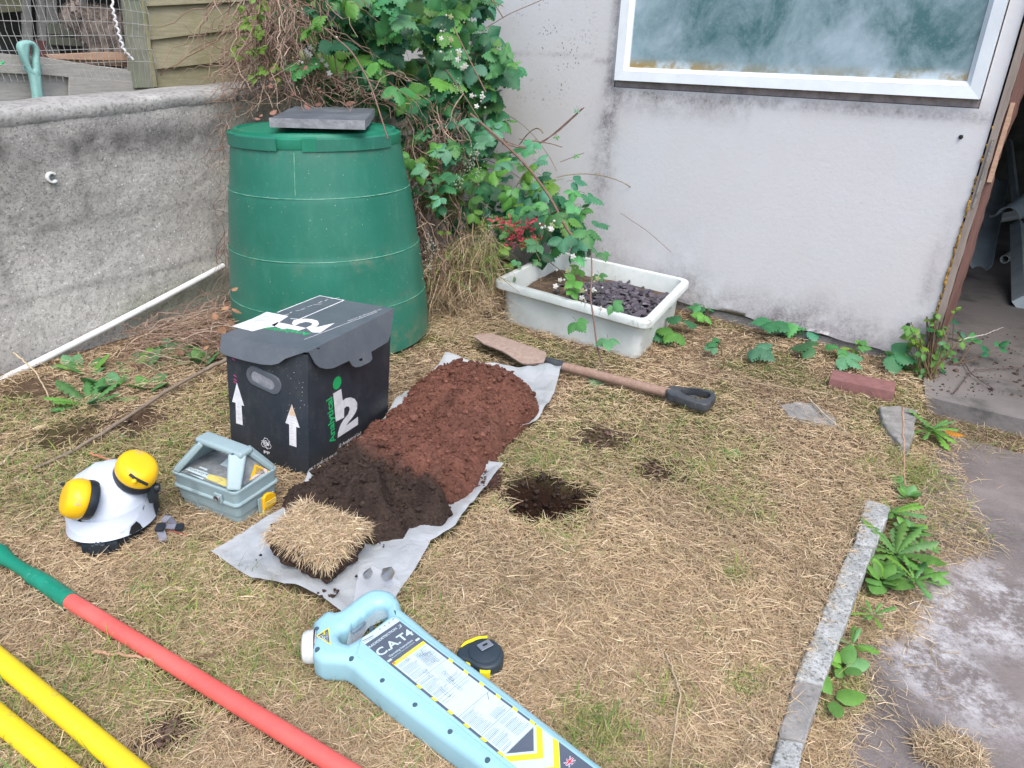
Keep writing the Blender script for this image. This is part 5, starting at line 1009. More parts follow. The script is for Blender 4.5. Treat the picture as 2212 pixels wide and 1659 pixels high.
def soil_c(X, Y):
    sd_ = (X-la[0])*ln[0]+(Y-la[1])*ln[1]+.13*(fbm(X*9, Y*9, 4, 95)-.5); f = sst(-.05, .05, sd_)[:, None]; v = (.72+.56*fbm(X*28, Y*28, 3, 99))[:, None]
    w_ = sst(.45, .62, fbm(X*6, Y*6, 3, 104))[:, None]*.5
    return (np.array([.178, .080, .058])*(1-f)*(1-w_)+np.array([.145, .072, .054])*(1-f)*w_+np.array([.056, .040, .033])*f)*v
sc = thing('spoil_heap', 'long heap of crumbly soil grading from red brown to dark brown on the plastic sheet', 'soil heap', (*cS, .02))
objnp('soil', np.column_stack([X, Y, Z]), tr, M_soil, sc, soil_c(X, Y))
bm = bmesh.new(); bmesh.ops.create_icosphere(bm, subdivisions=1, radius=1); IV = np.array([tuple(v.co) for v in bm.verts]); IF = np.array([[v.index for v in f.verts] for f in bm.faces]); bm.free()
def clods(pts, cols, rad, par, name, mat=None):
    n = len(pts); V = IV[None]*(1+.35*rng.uniform(-1, 1, (n, len(IV), 1))); V = V*np.array([1, 1, .75])*rad[:, None, None]
    a = rng.uniform(0, 6.28, n); c_, s_ = np.cos(a)[:, None], np.sin(a)[:, None]; V = np.stack([V[..., 0]*c_-V[..., 1]*s_, V[..., 0]*s_+V[..., 1]*c_, V[..., 2]], -1)+pts[:, None]
    F = (IF[None]+np.arange(n)[:, None, None]*len(IV)).reshape(-1, 3); C = np.repeat(cols, len(IV), 0); return objnp(name, V.reshape(-1, 3), F, mat or M_soil, par, C, False)
ix = rng.integers(0, len(xy), 4200); sel = ix[ed[ix] > .001]; rad = rng.gamma(2.0, .00125, len(sel))+.0010; rad[:70] = rng.uniform(.006, .013, 70); pp = np.column_stack([X[sel], Y[sel], Z[sel]+rad*.25])
tag(clods(pp, soil_c(X[sel], Y[sel])*rng.uniform(.75, 1.35, (len(sel), 1)), rad, sc, 'crumbs'), kind='stuff')
ix = rng.integers(0, len(xy), 1200); sel = ix[ed[ix] < .012][:260]; off = rng.normal(0, .012, (len(sel), 2)); rad = rng.gamma(2, .0009, len(sel))+.0006
pp = np.column_stack([X[sel]+off[:, 0], Y[sel]+off[:, 1], np.full(len(sel), .030)]); tag(clods(pp, soil_c(X[sel], Y[sel]), rad, sc, 'loose_crumbs'), kind='stuff')
g_ = G(1065, 1040, .02); pts_ = []
for k in range(420): a = random.random()*6.28; r = abs(random.gauss(0, .018)); pts_.append((g_[0]+.8*r*math.cos(a)+random.gauss(0, .006), g_[1]+1.7*r*math.sin(a)-.02*random.random(), .030+.004*random.random()))
rad = rng.gamma(2, .0008, len(pts_))+.0006; tag(clods(np.array(pts_), np.repeat([[.09, .05, .04]], len(pts_), 0), rad, sc, 'loose_crumbs'), kind='stuff')
# generic blade scatter ------------------------------------------------
def blades(pos, L, az, pitch, wd, col, curl=.25, name='grass', par=None, mat=None, droop=None):
    n = len(pos); k = 3; t_ = np.linspace(0, 1, k); d = np.stack([np.cos(az)*np.cos(pitch), np.sin(az)*np.cos(pitch), np.sin(pitch)], 1); s = np.stack([-np.sin(az), np.cos(az), np.zeros(n)], 1)
    tw = rng.uniform(-.9, .9, n); up_ = np.cross(s, d); s2 = s*np.cos(tw)[:, None]+up_*np.sin(tw)[:, None]; cv = rng.normal(0, curl, n); dz = droop if droop is not None else rng.normal(-.08, .1, n)
    V = []
    for q in range(k):
        tt = t_[q]; c = pos+d*(L*tt)[:, None]+s*(cv*L*tt*tt)[:, None]+np.array([0, 0, 1.])*(dz*L*tt*tt)[:, None]; w_ = wd*(1, .85, .3)[q]/2
        V += [c+s2*w_[:, None], c-s2*w_[:, None]]
    V = np.stack(V, 1).reshape(-1, 3); b = (np.arange(n)*2*k)[:, None]; F = np.concatenate([b+np.array([0, 1, 3, 2]), b+np.array([2, 3, 5, 4])]); C = np.repeat(col, 2*k, 0)
    return objnp(name, V, F, mat or M_straw, par, C, False)
PAL = np.array([(.52, .40, .265), (.46, .345, .225), (.58, .465, .325), (.39, .285, .19), (.50, .36, .26), (.64, .53, .39), (.33, .24, .165), (.43, .345, .21)])
PALG = np.array([(.20, .27, .055), (.15, .235, .06), (.27, .29, .09), (.33, .31, .13), (.11, .21, .05)])
def strawcol(n): return np.array([1.09, 1.10, 1.04])*PAL[rng.integers(0, len(PAL), n)]*rng.uniform(.72, 1.18, (n, 1))
# turf sod lying upside on the sheet
sod = thing('turf_sod', 'square cut turf of dry grass with dark soil beneath lying on the plastic sheet', 'turf', (*G(690, 1190)[:2], .03))
SQ = [np.array(p) for p in world([(578, 1172), (706, 1236), (800, 1150), (655, 1098)], .075)]; mb = bmesh.new(); bmesh.ops.create_cube(mb, size=1); bmesh.ops.subdivide_edges(mb, edges=mb.edges[:], cuts=26, use_grid_fill=True)
V = []; 
for v in mb.verts:
    u_, v_, w_ = v.co.x+.5, v.co.y+.5, v.co.z+.5; cu_ = .5+(u_-.5)*(1-.08*(abs(v_-.5)*2)**4); cv_ = .5+(v_-.5)*(1-.08*(abs(u_-.5)*2)**4)
    bx = SQ[0]*(1-cu_)*(1-cv_)+SQ[1]*cu_*(1-cv_)+SQ[2]*cu_*cv_+SQ[3]*(1-cu_)*cv_; c = sum(SQ)/4; s_ = 1-.03*(1-w_)-.10*(max(0, .25-w_)*4)**2; bx = c+(bx-c)*s_
    p = Vector((bx[0], bx[1], .030+.062*w_)); nz = mnoise.fractal(p*26, 1., 2., 4)*.012+mnoise.fractal(p*90, 1., 2., 3)*.004; d = Vector((bx[0]-c[0], bx[1]-c[1], 0)).normalized(); p += d*nz*1.2*(1 if (u_ in (0, 1) or v_ in (0, 1) or True) else 0); p.z += nz*.6*(w_ > .5); V.append(p)
V = np.array([tuple(v) for v in V]); F = np.array([[v.index for v in f.verts] for f in mb.faces]); mb.free(); cc = np.repeat([[.075, .050, .038]], len(V), 0)*(.65+.7*fbm(V[:, 0]*50, V[:, 2]*50+V[:, 1]*50, 3, 5))[:, None]
objnp('soil_block', V, F, M_soil, sod, cc); c = sum(SQ)/4
N = 9000; u_ = rng.uniform(-.01, 1.01, N); v_ = rng.uniform(-.01, 1.01, N); bx = (SQ[0][None]*((1-u_)*(1-v_))[:, None]+SQ[1][None]*(u_*(1-v_))[:, None]+SQ[2][None]*(u_*v_)[:, None]+SQ[3][None]*((1-u_)*v_)[:, None])
z_ = .088+rng.uniform(0, .018, N); edge_ = np.minimum.reduce([u_, v_, 1-u_, 1-v_]); z_ -= sst(.05, -.04, edge_)*rng.uniform(0, .022, N)
az = rng.uniform(0, 6.28, N); oa = np.arctan2(bx[:, 1]-c[1], bx[:, 0]-c[0]); az = np.where(edge_ < .06, oa+rng.normal(0, .6, N), az); pt_ = np.where(edge_ < .03, rng.normal(-.5, .45, N), rng.normal(.06, .2, N))
tag(blades(np.column_stack([bx, z_]), rng.uniform(.008, .028, N), az, pt_, rng.uniform(.0008, .0018, N), strawcol(N)*1.12, .3, 'dry_grass', sod), kind='stuff')
ix = rng.uniform(0, 1, (500, 2)); ang = rng.uniform(0, 6.28, 500); rr = .15+rng.normal(0, .01, 500); 
pp = np.array([c+np.array([math.cos(a)*r, math.sin(a)*r])*1. for a, r in zip(ang, rr)]); ed_ = pdist(pp, np.array(SQ)); pp = pp[(ed_ < .03)]; rad = rng.gamma(2, .0011, len(pp))+.0008
clods(np.column_stack([pp, np.full(len(pp), .034)]), np.repeat([[.07, .047, .037]], len(pp), 0), rad, sod, 'crumbs')['kind'] = 'stuff'
# clear bag with its reflections built as silvery lumps by the sod
fb = thing('clear_bag', 'flattened clear plastic bag with two silvery lumps for reflections on the sheet', 'bag', G(820, 1245, .04))
bp = world([(775, 1238), (805, 1226), (850, 1245), (868, 1262), (842, 1330), (800, 1350), (770, 1395), (748, 1400)], .046); xy, tr = cdt_sheet(bp, .012, .3)
objnp('film', np.column_stack([xy, .047+.012*(fbm(xy[:, 0]*22, xy[:, 1]*22, 2, 4)-.4)]), tr, M_clear, fb, None, False)
for (x, y, r_) in ((793, 1240, .011), (838, 1240, .014)):
    V = IV*np.array([1, 1.3, .6])*r_*(1+.4*rng.uniform(-1, 1, (len(IV), 1)))+G(x, y, .055); objnp('bag_glint', V, IF, M_steel, fb, None, False)
# ------------------------------------------------------------------ white tub with slate chippings
TC = [np.array(p) for p in ((-.105, 3.0), (.505, 2.535), (.795, 3.155), (.19, 3.60))]; tcn = sum(TC)/4
tub = thing('planter_tub', 'white plastic tub with slate chippings against the garage wall', 'tub', (*tcn, 0))
def rquad(ins, r=.05, n=7):                            # rounded, inset version of the tub outline
    out = []; K = len(TC)
    P = []
    for i in range(K):
        a, b, c_ = TC[i-1], TC[i], TC[(i+1) % K]; d1 = (a-b)/np.linalg.norm(a-b); d2 = (c_-b)/np.linalg.norm(c_-b); bis = d1+d2; s_ = abs(d1[0]*d2[1]-d1[1]*d2[0]); P.append(b+bis*ins/s_)
    for i in range(K):
        a, b, c_ = P[i-1], P[i], P[(i+1) % K]; d1 = (a-b)/np.linalg.norm(a-b); d2 = (c_-b)/np.linalg.norm(c_-b); p0, p1 = b+d1*r, b+d2*r
        for k in range(n+1): t_ = k/n; out.append((1-t_)**2*p0+2*t_*(1-t_)*b+t_*t_*p1)
    return out
lv = [(.044, -.02, .05), (.040, .004, .05), (.036, .118, .05), (.036, .122, .05), (.034, .138, .05), (.008, .140, .05), (.001, .146, .05), (.000, .168, .05), (.004, .175, .05), (.024, .178, .045), (.032, .174, .045), (.036, .160, .045), (.050, .06, .04)]
V = []; F = []
for ins, z, r in lv: L = rquad(ins, r); n_ = len(L); V += [(p[0], p[1], z+.004*math.sin(p[0]*9+p[1]*5)*(z > .13)) for p in L]
F = [(k*n_+i, k*n_+(i+1) % n_, (k+1)*n_+(i+1) % n_, (k+1)*n_+i) for k in range(len(lv)-1) for i in range(n_)]
obj('body', MB().add((V, F)), M_tub, tub, 40)
mb = MB()
for k in range(2): # stiffening ribs under the rim
    pass
d1 = (TC[1]-TC[0])/np.linalg.norm(TC[1]-TC[0]); d2 = (TC[2]-TC[1])/np.linalg.norm(TC[2]-TC[1])
for t_ in (.28, .72): 
    p = TC[1]+d2*np.linalg.norm(TC[2]-TC[1])*t_; q = np.array([-d2[1], d2[0]]); mb = MB().add(rbox(.05, .014, .05, .003, 1), Matrix.Translation((p[0]+q[0]*.030, p[1]+q[1]*.030, .118)) @ Matrix.Rotation(math.atan2(d2[1], d2[0]), 4, 'Z')); obj('rim_rib', mb, M_tub, tub, 30)
fl = rquad(.049, .04); xy, tr = cdt_sheet([tuple(p) for p in fl], .02, .3); hp = lambda x, y: .098+.05*np.exp(-(((x-.42)/.17)**2+((y-3.02)/.16)**2))+.012*(fbm(x*15, y*15, 2, 7)-.5)
cc = np.repeat([[.16, .115, .085]], len(xy), 0); objnp('soil_fill', np.column_stack([xy, hp(xy[:, 0], xy[:, 1])]), tr, M_soil, tub, cc)
nps = NP(); chips = thing('slate_chippings', 'grey purple slate chippings heaped in the right half of the white tub', 'slate chippings', (.42, 3.0, .1)); chips['kind'] = 'stuff'
for k in range(620):
    x, y = random.gauss(.42, .10), random.gauss(2.97, .115); n = random.choice((5, 6, 7)); r = random.uniform(.010, .027); nr = Vector((random.gauss(0, .45), random.gauss(0, .45), 1)).normalized(); Bm = basis(np.cross(nr, [math.cos(k), math.sin(k), 0]), nr); 
    if not pinp(np.array([[x, y]]), np.array(fl))[0]: continue
    L = [(math.cos(2*math.pi*i/n+random.uniform(-.3, .3))*r, math.sin(2*math.pi*i/n)*r*random.uniform(.5, .8)) for i in range(n)]; th = random.uniform(.0015, .004)
    V = np.array([(a, b, th) for a, b in L]+[(a, b, -th) for a, b in L]) @ Bm.T+np.array([x, y, float(hp(x, y))+random.uniform(0, .022)]); g = random.uniform(.7, 1.35)
    Fq = [[i, (i+1) % n, n+(i+1) % n, n+i] for i in range(n)]+[[0, i, i+1, min(i+2, n-1)] if i+2 <= n-1 else [0, i, i+1, i+1] for i in range(1, n-1, 2)]
    Fq = [f for f in Fq if len(set(f)) == 4]+[]
    nps.add(V, Fq, np.array([.105, .095, .115])*g)
    if n % 2: nps.add(V[[0, n-2, n-1, n-1]]*1., [[0, 1, 2, 3]], np.array([.105, .095, .115])*g)
ch_o = nps.obj('slate_chippings', M_slatec, None, False, (.42, 3.0, .1)); bpy.data.objects.remove(chips); ch_o.name = 'slate_chippings'; tag(ch_o, 'grey purple slate chippings heaped in the right half of the white tub', 'slate chippings', kind='stuff')
# ------------------------------------------------------------------ spade
c6 = crop(1150, 600, 700/2212); spd = thing('old_spade', 'old spade with weathered blade, wooden shaft and black D grip lying in the dry grass', 'spade', G(1300, 810))
s6 = lambda z, P: [tuple(G(*c6(*p), z)[:2]) for p in P]
L = s6(.048, ((105, 768), (150, 742), (240, 724), (370, 768), (520, 828), (682, 893), (676, 935), (660, 972), (560, 975), (505, 970), (470, 958), (330, 880), (190, 828))); xy, tr = cdt_sheet(L, .012, .2)
ax_ = np.array(L[5])-np.array(L[0]); ax_ /= np.linalg.norm(ax_); cn = np.array(L).mean(0); lat = (xy-cn) @ np.array([-ax_[1], ax_[0]]); zt = .052-.7*lat**2; n_ = len(xy)
mbv = [(x, y, z) for (x, y), z in zip(xy, zt)]+[(x, y, z-.004) for (x, y), z in zip(xy, zt)]; obj('blade', MB().add((mbv, [tuple(f) for f in tr]+[tuple(i+n_ for i in f[::-1]) for f in tr])), M_blade, spd, 60)
p0, p1, p2 = G(*c6(640, 945), .034), G(*c6(820, 1000), .034), G(*c6(1660, 1212), .036)
obj('socket', tube([p0+(p1-p0)*t_ for t_ in np.linspace(0, 1, 6)], [.010, .015, .018, .019, .019, .0185], 16), M_dgrip, spd)
obj('shaft', tube([p1+(p2-p1)*t_ for t_ in np.linspace(-.05, 1, 16)], .0168, 18), M_shaft, spd)
o6 = s6(.040, ((1640, 1180), (1690, 1172), (1760, 1186), (1900, 1202), (1985, 1213), (2018, 1245), (1995, 1292), (1945, 1322), (1880, 1312), (1770, 1278), (1700, 1250), (1640, 1232))); h6 = s6(.040, ((1742, 1204), (1800, 1196), (1910, 1208), (1962, 1226), (1962, 1262), (1900, 1276), (1800, 1250)))
obj('d_grip', MB().add(solid([o6, h6], .030, .006, 3, True), Fr((0, 0, .052), (1, 0, 0), (0, 1, 0)).M()), M_dgrip, spd, 60)
# ------------------------------------------------------------------ brick, kerbs and loose concrete
q0 = G(1934, 843, .045); ql = G(1832, 822, .045)-q0; ql[2] = 0; ql /= np.linalg.norm(ql); qs = np.array([-ql[1], ql[0], 0]); qs = qs if qs[1] > 0 else -qs
if np.dot(qs, G(1952, 827, .045)-q0) < 0: qs = -qs
MBk = Matrix.Identity(4); cbk = q0+ql*.107+qs*.051
V, F = rbox(.215, .102, .065, .004, 2); mb = MB().add((V, F), Matrix.Translation((cbk[0], cbk[1], .006)) @ Matrix.Rotation(math.atan2(ql[1], ql[0]), 4, 'Z'))
tag(obj('brick', mb, M_brick, smooth=30), 'single red clay brick half sunk in the dry grass near the garage doorway', 'brick')
def slabpx(P, z1, z0, name, mat, lab, cat, grp=None, bev=.004, rough=.002):
    L = [tuple(G(x, y, z1)[:2]) for x, y in P]; c = np.array(L).mean(0); out = []
    for i in range(len(L)):
        a = np.array(L[i]); b = np.array(L[(i+1) % len(L)]); k = max(1, int(np.linalg.norm(b-a)/.02))
        for q in range(k): out.append(tuple(a+(b-a)*q/k+rng.uniform(-rough, rough, 2)))
    V, F = solid([out], z1-z0, bev); mb = MB().add((V, F), Matrix.Translation((0, 0, z1))); return tag(obj(name, mb, mat, smooth=40), lab, cat, grp)
KG = 'concrete kerb stones between lawn and path'
slabpx([(1872, 1078), (1925, 1094), (1893, 1180), (1846, 1172)], .020, -.09, 'kerb_stone', M_kerb, 'short pale kerb stone at the far end of the kerb by the dandelions', 'kerb stone', KG)
slabpx([(1836, 1181), (1887, 1185), (1779, 1476), (1717, 1466)], .018, -.09, 'kerb_stone', M_kerb, 'longest pale kerb stone in the middle of the kerb', 'kerb stone', KG)
slabpx([(1717, 1470), (1777, 1480), (1741, 1600), (1681, 1590)], .012, -.09, 'kerb_stone', M_kerbd, 'darker worn kerb stone between two pale ones', 'kerb stone', KG)
slabpx([(1681, 1594), (1740, 1603), (1700, 1760), (1640, 1750)], .020, -.09, 'kerb_stone', M_kerb, 'pale kerb stone cut off by the bottom edge of the picture', 'kerb stone', KG)
slabpx([(1902, 878), (1940, 876), (1979, 886), (1974, 935), (1966, 962), (1945, 958), (1928, 938), (1908, 915)], .02, -.09, 'concrete_stub', M_kerbd, 'broken grey concrete stub beside the dandelions below the brick', 'concrete block', None, .006, .004)
slabpx([(1684, 875), (1720, 868), (1758, 871), (1805, 902), (1808, 921), (1758, 911), (1704, 896)], .008, -.03, 'paving_slab', M_kerbd, 'flat pale concrete slab half covered by straw to the right of the spade grip', 'slab', None, .002, .004)
# ------------------------------------------------------------------ lengths of gutter and pipe in the garage
def halfpipe(p0, p1, r, up_=(0, 0, 1), th=.003, a0=180, a1=360, n=12):
    p0 = np.array(p0); p1 = np.array(p1); d = (p1-p0)/np.linalg.norm(p1-p0); s = np.cross(d, up_); s /= np.linalg.norm(s); u_ = np.cross(s, d); V = []
    for p in (p0, p1):
        for R in (r, r-th):
            for k in range(n+1): a = R_(a0+(a1-a0)*k/n); V.append(tuple(p+s*math.cos(a)*R+u_*math.sin(a)*R))
    m = n+1; F = []
    for k in range(n): F += [(k, k+1, 2*m+k+1, 2*m+k), (m+k+1, m+k, 3*m+k, 3*m+k+1), (k+1, k, m+k, m+k+1), (2*m+k, 2*m+k+1, 3*m+k+1, 3*m+k)]
    F += [(0, 2*m, 3*m, m), (n, m+n, 3*m+n, 2*m+n)]; return V, F
GGp = 'lengths of gutter and pipe stored in the garage'
a = G(2120, 566, .05); b = onray(2164, 375, 6.2); tag(obj('gutter_length', halfpipe(a, b, .060), M_gut, smooth=40), 'long grey half round gutter on the garage floor, nearest to the door post', 'gutter', GGp)
a = onray(2176, 470, 4.5); b = onray(2250, 418, 4.9); tag(obj('gutter_length', halfpipe(a, b, .065, (-.3, -.3, 1), .003, 0, 180), M_gut, smooth=40), 'short dark gutter length turned over across the other pipes in the garage', 'gutter', GGp)
a = onray(2196, 452, 4.75); b = onray(2180, 305, 6.2); tag(obj('gutter_length', tube([a, b], .026, 4), M_gut, smooth=20), 'thin grey pole leaning upright in the dark at the back of the garage', 'pole', GGp)
a = G(2208, 655, .03); b = onray(2199, 488, 4.6); tag(obj('downpipe', tube([a, (a+b)/2, b], .045, 4), M_gut, smooth=20), 'square grey downpipe on the garage floor at the right edge of the picture', 'downpipe', GGp)
a = G(2170, 560, .03); b = G(2215, 532, .05); mb = MB().add(lathe([(.022, 0), (.026, 0), (.026, .34), (.022, .34), (.022, 0)], 20), Matrix.Translation(a) @ Vector(b-a).to_track_quat('Z', 'Y').to_matrix().to_4x4()); tag(obj('pipe_length', mb, M_gutw, smooth=40), 'short round white pipe with open end on the garage floor', 'pipe', GGp)
a = onray(2150, 468, 5.2); tag(obj('gutter_length', halfpipe(a, a+np.array([.35, .1, .05]), .05), M_gutw, smooth=40), 'pale curved gutter offcut behind the other pipes in the garage', 'gutter', GGp)
# ================================================================== VEGETATION
def leaflet(wid=.40, ser=.035, ns=13, pleat=.03, fold=.16, curl=.12, lobes=0, tip=1.25):
    V = []
    for i in range(ns):
        t_ = i/(ns-1); w_ = wid*(math.sin(math.pi*t_**.72)**.8 if t_ < .40 else max(math.cos((t_-.40)/.60*math.pi/2), 0)**tip*.99)
        if lobes: w_ = wid*(.2+.8*(t_**.8))*(1 if t_ < .82 else max(0, (1-t_)/.18)**.6)*(1. if i % 3 else .52)+.012
        e_ = ser*(1 if i % 2 else -1)*(0 < i < ns-1)
        for q in (-1, -.55, 0, .55, 1):
            x = q*(w_+(e_ if abs(q) == 1 else 0)); V.append((x, t_+((-.05 if lobes else .035)*abs(q) if 0 < i < ns-1 else 0), -fold*abs(x)*.9*abs(q)+pleat*math.cos(i*math.pi)*abs(q)*(0 < i < ns-1)-curl*t_*t_))
    F = [[i*5+j, i*5+j+1, i*5+6+j, i*5+5+j] for i in range(ns-1) for j in range(4)]
    return np.array(V), np.array(F)
LF = [leaflet(.35+.07*random.random(), .028, 15, .034, .05+.45*random.random(), .4*random.random()-.05) for _ in range(6)]
LROUND = leaflet(.34, .008, 9, .006, .25, .18, 0, .8); LNARROW = leaflet(.16, .0, 7, 0, .3, .25); LDAN = leaflet(.17, .0, 22, .006, .35, .35, 1)
GR = np.array([(.036, .165, .070), (.048, .20, .078), (.062, .235, .070), (.028, .125, .060), (.095, .27, .055), (.045, .185, .105), (.07, .21, .13)])
def leafcol(br=0.): c = GR[rng.integers(0, len(GR))]*rng.uniform(.9, 1.65); return c*(1-br)+np.array([.20, .33, .03])*br
def addleaf(npx, base, p, d, nrm, size, col): V, F = base; B = basis(d, nrm); npx.add((V*size) @ B.T+np.asarray(p), F, col)
def compound(npx, st, p, d, nrm, size, col, pet=.6, n=3, scol=(.12, .16, .05), base=None):
    d = np.asarray(d, float)/np.linalg.norm(d); B = basis(d, nrm); tip = np.asarray(p)+d*size*pet
    st.tube([p, (np.asarray(p)+tip)/2+B[:, 2]*.004, tip], .0010, scol, 3)
    for k, a in enumerate((0, 1.15, -1.15, 2.0, -2.0)[:n]):
        s_ = size*(1, .86, .86, .6, .6)[k]*rng.uniform(.9, 1.08); dd_ = d*math.cos(a)+B[:, 0]*math.sin(a); dd_ = dd_+B[:, 2]*rng.uniform(-.25, .15)
        o_ = tip if k < 3 else np.asarray(p)+d*size*pet*.55
        addleaf(npx, base or LF[rng.integers(0, 6)], o_+dd_*.004, dd_, nrm+rng.normal(0, .18, 3), s_, col*rng.uniform(.88, 1.12))
def inpoly_px(poly, n):
    P = np.array(poly, float); lo_, hi_ = P.min(0), P.max(0); out = []
    while len(out) < n:
        q = rng.uniform(lo_, hi_, (n*3, 2)); out += [tuple(x) for x in q[pinp(q, P)]]
    return out[:n]
VW = -ray(CX, CY); VW /= np.linalg.norm(VW)
def bushpt(x, y, d0, d1, ycap=3.45):                    # a point in the bush: in front of the garage wall or the garden wall corner
    r_ = ray(x, y); t1 = np.dot(A1-CAMP, N1)/np.dot(r_, N1); t1 -= rng.uniform(d0, d1)/np.linalg.norm(r_)
    t2 = (ycap+rng.uniform(-.15, .2))/r_[1]; t_ = min(t1, t2); return CAMP+r_*t_
bush = thing('bramble_bush', 'large green bramble bush with white blossom growing in the corner behind the compost bin', 'bramble bush', (-.35, 3.6, 0))
lv_, st_, dd_s, fw_ = NP(), NP(), NP(), NP()
R1 = [(640, -60), (1075, -60), (1062, 40), (1112, 110), (1100, 225), (1030, 260), (960, 240), (880, 215), (830, 200), (740, 190), (650, 130)]
R1b = [(600, -60), (1060, -60), (1050, 60), (1060, 220), (1000, 300), (900, 300), (860, 230), (640, 215), (590, 60)]
R2 = [(880, 200), (1000, 180), (1100, 215), (1130, 300), (1185, 340), (1250, 395), (1275, 450), (1310, 505), (1280, 545), (1180, 545), (1110, 500), (1030, 520), (985, 480), (930, 470), (905, 380)]
R2b = [(880, 230), (1060, 220), (1110, 320), (1200, 400), (1240, 500), (1120, 530), (1000, 500), (920, 440)]
up3 = np.array([0, 0, 1.])
for poly, n_, d0, d1, yc, dark, smin, smax in (([(640, -60), (880, -60), (880, 190), (760, 175), (665, 120)], 34, .5, .7, 3.12, 1., .085, .125), (R1b, 190, .02, .08, 3.78, .45, .075, .11), (R1, 150, .12, .5, 3.35, 1., .075, .135), (R2b, 80, .02, .06, 3.6, .5, .055, .085), (R2, 96, .06, .26, 3.35, 1.05, .065, .115), ([(860, 240), (940, 240), (1010, 330), (1040, 470), (950, 470), (895, 360)], 26, .3, .5, 3.05, 1.1, .05, .09)):
    for x, y in inpoly_px(poly, n_):
        p = bushpt(x, y, d0, d1, yc); sz_ = rng.uniform(smin, smax); nrm = up3*.75+VW*.9+rng.normal(0, .42, 3); d = np.array([rng.normal(0, .7), -.35+rng.normal(0, .4), -.5+rng.normal(0, .5)]); br = max(0, rng.normal(0, .22))
        compound(lv_, st_, p, d, nrm, sz_*.9, leafcol(min(br, .8)), .5, 3 if rng.random() < .8 else 5)
for x, y in inpoly_px([(500, -10), (560, -10), (575, 60), (560, 110), (515, 60), (480, 20)], 14)+inpoly_px([(500, 90), (560, 80), (620, 150), (560, 180)], 9):
    p = CAMP+ray(x, y)*(3.0/ray(x, y)[1]); compound(lv_, st_, p, rng.normal(0, 1, 3)+[0, 0, -.3], up3+VW+rng.normal(0, .3, 3), rng.uniform(.02, .045), leafcol(.75)*1.0, .5, 3)
for x, y in inpoly_px([(920, 400), (1080, 420), (1080, 540), (960, 560)], 26)+inpoly_px([(880, 320), (920, 300), (1000, 420), (960, 560), (915, 480)], 36)+inpoly_px([(1000, 520), (1100, 530), (1130, 590), (1040, 620), (1000, 570)], 26):
    p = bushpt(x, y, .3, .5, 3.15); compound(lv_, st_, p, rng.normal(0, 1, 3)+[0, -.3, -.2], up3+VW+rng.normal(0, .4, 3), rng.uniform(.022, .045), leafcol(rng.uniform(.1, .8)), .5, 3)
# arching canes with the leaves they carry
def pxpath(P, depth, n=18):
    P = np.array(P, float); t_ = np.linspace(0, len(P)-1, n); x = np.interp(t_, range(len(P)), P[:, 0]); y = np.interp(t_, range(len(P)), P[:, 1]); dz = np.interp(t_, np.linspace(0, len(P)-1, len(depth)), depth)
    out = np.array([CAMP+ray(a, b)*(c/ray(a, b)[1]) for a, b, c in zip(x, y, dz)])
    for _ in range(2): out[1:-1] = (out[:-2]+2*out[1:-1]+out[2:])/4
    return out
CANE = (.23, .15, .12)
for P, dp_, r_ in (([(1016, 246), (1098, 316), (1149, 371), (1192, 430), (1219, 488), (1246, 523)], (3.1, 2.95, 2.85), .006), ([(940, 120), (1000, 200), (1060, 300), (1150, 330), (1258, 234)], (3.2, 3.1, 3.0), .0025), ([(1080, 300), (1137, 322), (1200, 290), (1262, 232)], (3.05, 3.0), .002), ([(1120, 300), (1190, 310), (1215, 318)], (3.0, 2.98), .002), ([(700, 60), (760, 110), (800, 180), (838, 300)], (2.9, 2.6), .003), ([(980, 60), (1010, 120), (1050, 200)], (3.1, 3.0), .003), ([(1050, 60), (1100, 30), (1170, 0)], (3.4, 3.4), .0015), ([(1275, 500), (1280, 600), (1274, 640), (1283, 690), (1290, 760), (1312, 815)], (2.85, 2.6, 2.5, 2.45, 2.38), .0032), ([(1180, 560), (1230, 600), (1275, 640)], (2.9, 2.8), .002), ([(1340, 460), (1400, 500), (1450, 545)], (3.05, 2.95), .0012), ([(1210, 350), (1262, 330)], (3.0, 3.0), .0015)):
    st_.tube(pxpath(P, dp_), r_, CANE, 6)
for x, y, sz_, dp_ in ((1236, 684, .068, 2.47), (1312, 722, .062, 2.44), (1303, 815, .055, 2.36), (1312, 650, .06, 2.55), (1255, 600, .07, 2.8), (1230, 615, .06, 2.8), (1290, 585, .05, 2.85), (1262, 575, .06, 2.85), (1150, 440, .095, 2.85), (1190, 450, .085, 2.85), (1215, 500, .09, 2.85), (1262, 480, .10, 2.8), (1100, 100, .06, 3.2), (1105, 130, .05, 3.2), (1070, 150, .055, 3.2), (1250, 440, .06, 2.95), (1240, 400, .06, 3.), (1170, 520, .07, 2.75), (1240, 545, .06, 2.75), (1300, 535, .05, 2.8), (1250, 235, .018, 3.0), (1200, 290, .02, 3.0), (1240, 335, .02, 3.0), (1070, 300, .085, 2.95), (1090, 340, .08, 2.9), (1160, 300, .06, 2.9), (1010, 240, .08, 3.0), (980, 300, .07, 3.0), (930, 360, .065, 2.9), (985, 370, .075, 2.9), (960, 420, .06, 2.85), (1100, 400, .05, 2.85), (1170, 560, .035, 2.7), (1120, 560, .03, 2.7)):
    p = CAMP+ray(x, y)*(dp_/ray(x, y)[1]); compound(lv_, st_, p, np.array([rng.normal(0, .5), -.5, -.3+rng.normal(0, .2)]), up3*.9+VW*.8+rng.normal(0, .2, 3), sz_*.82, leafcol(rng.uniform(0, .25))*1.1, .45, 3)
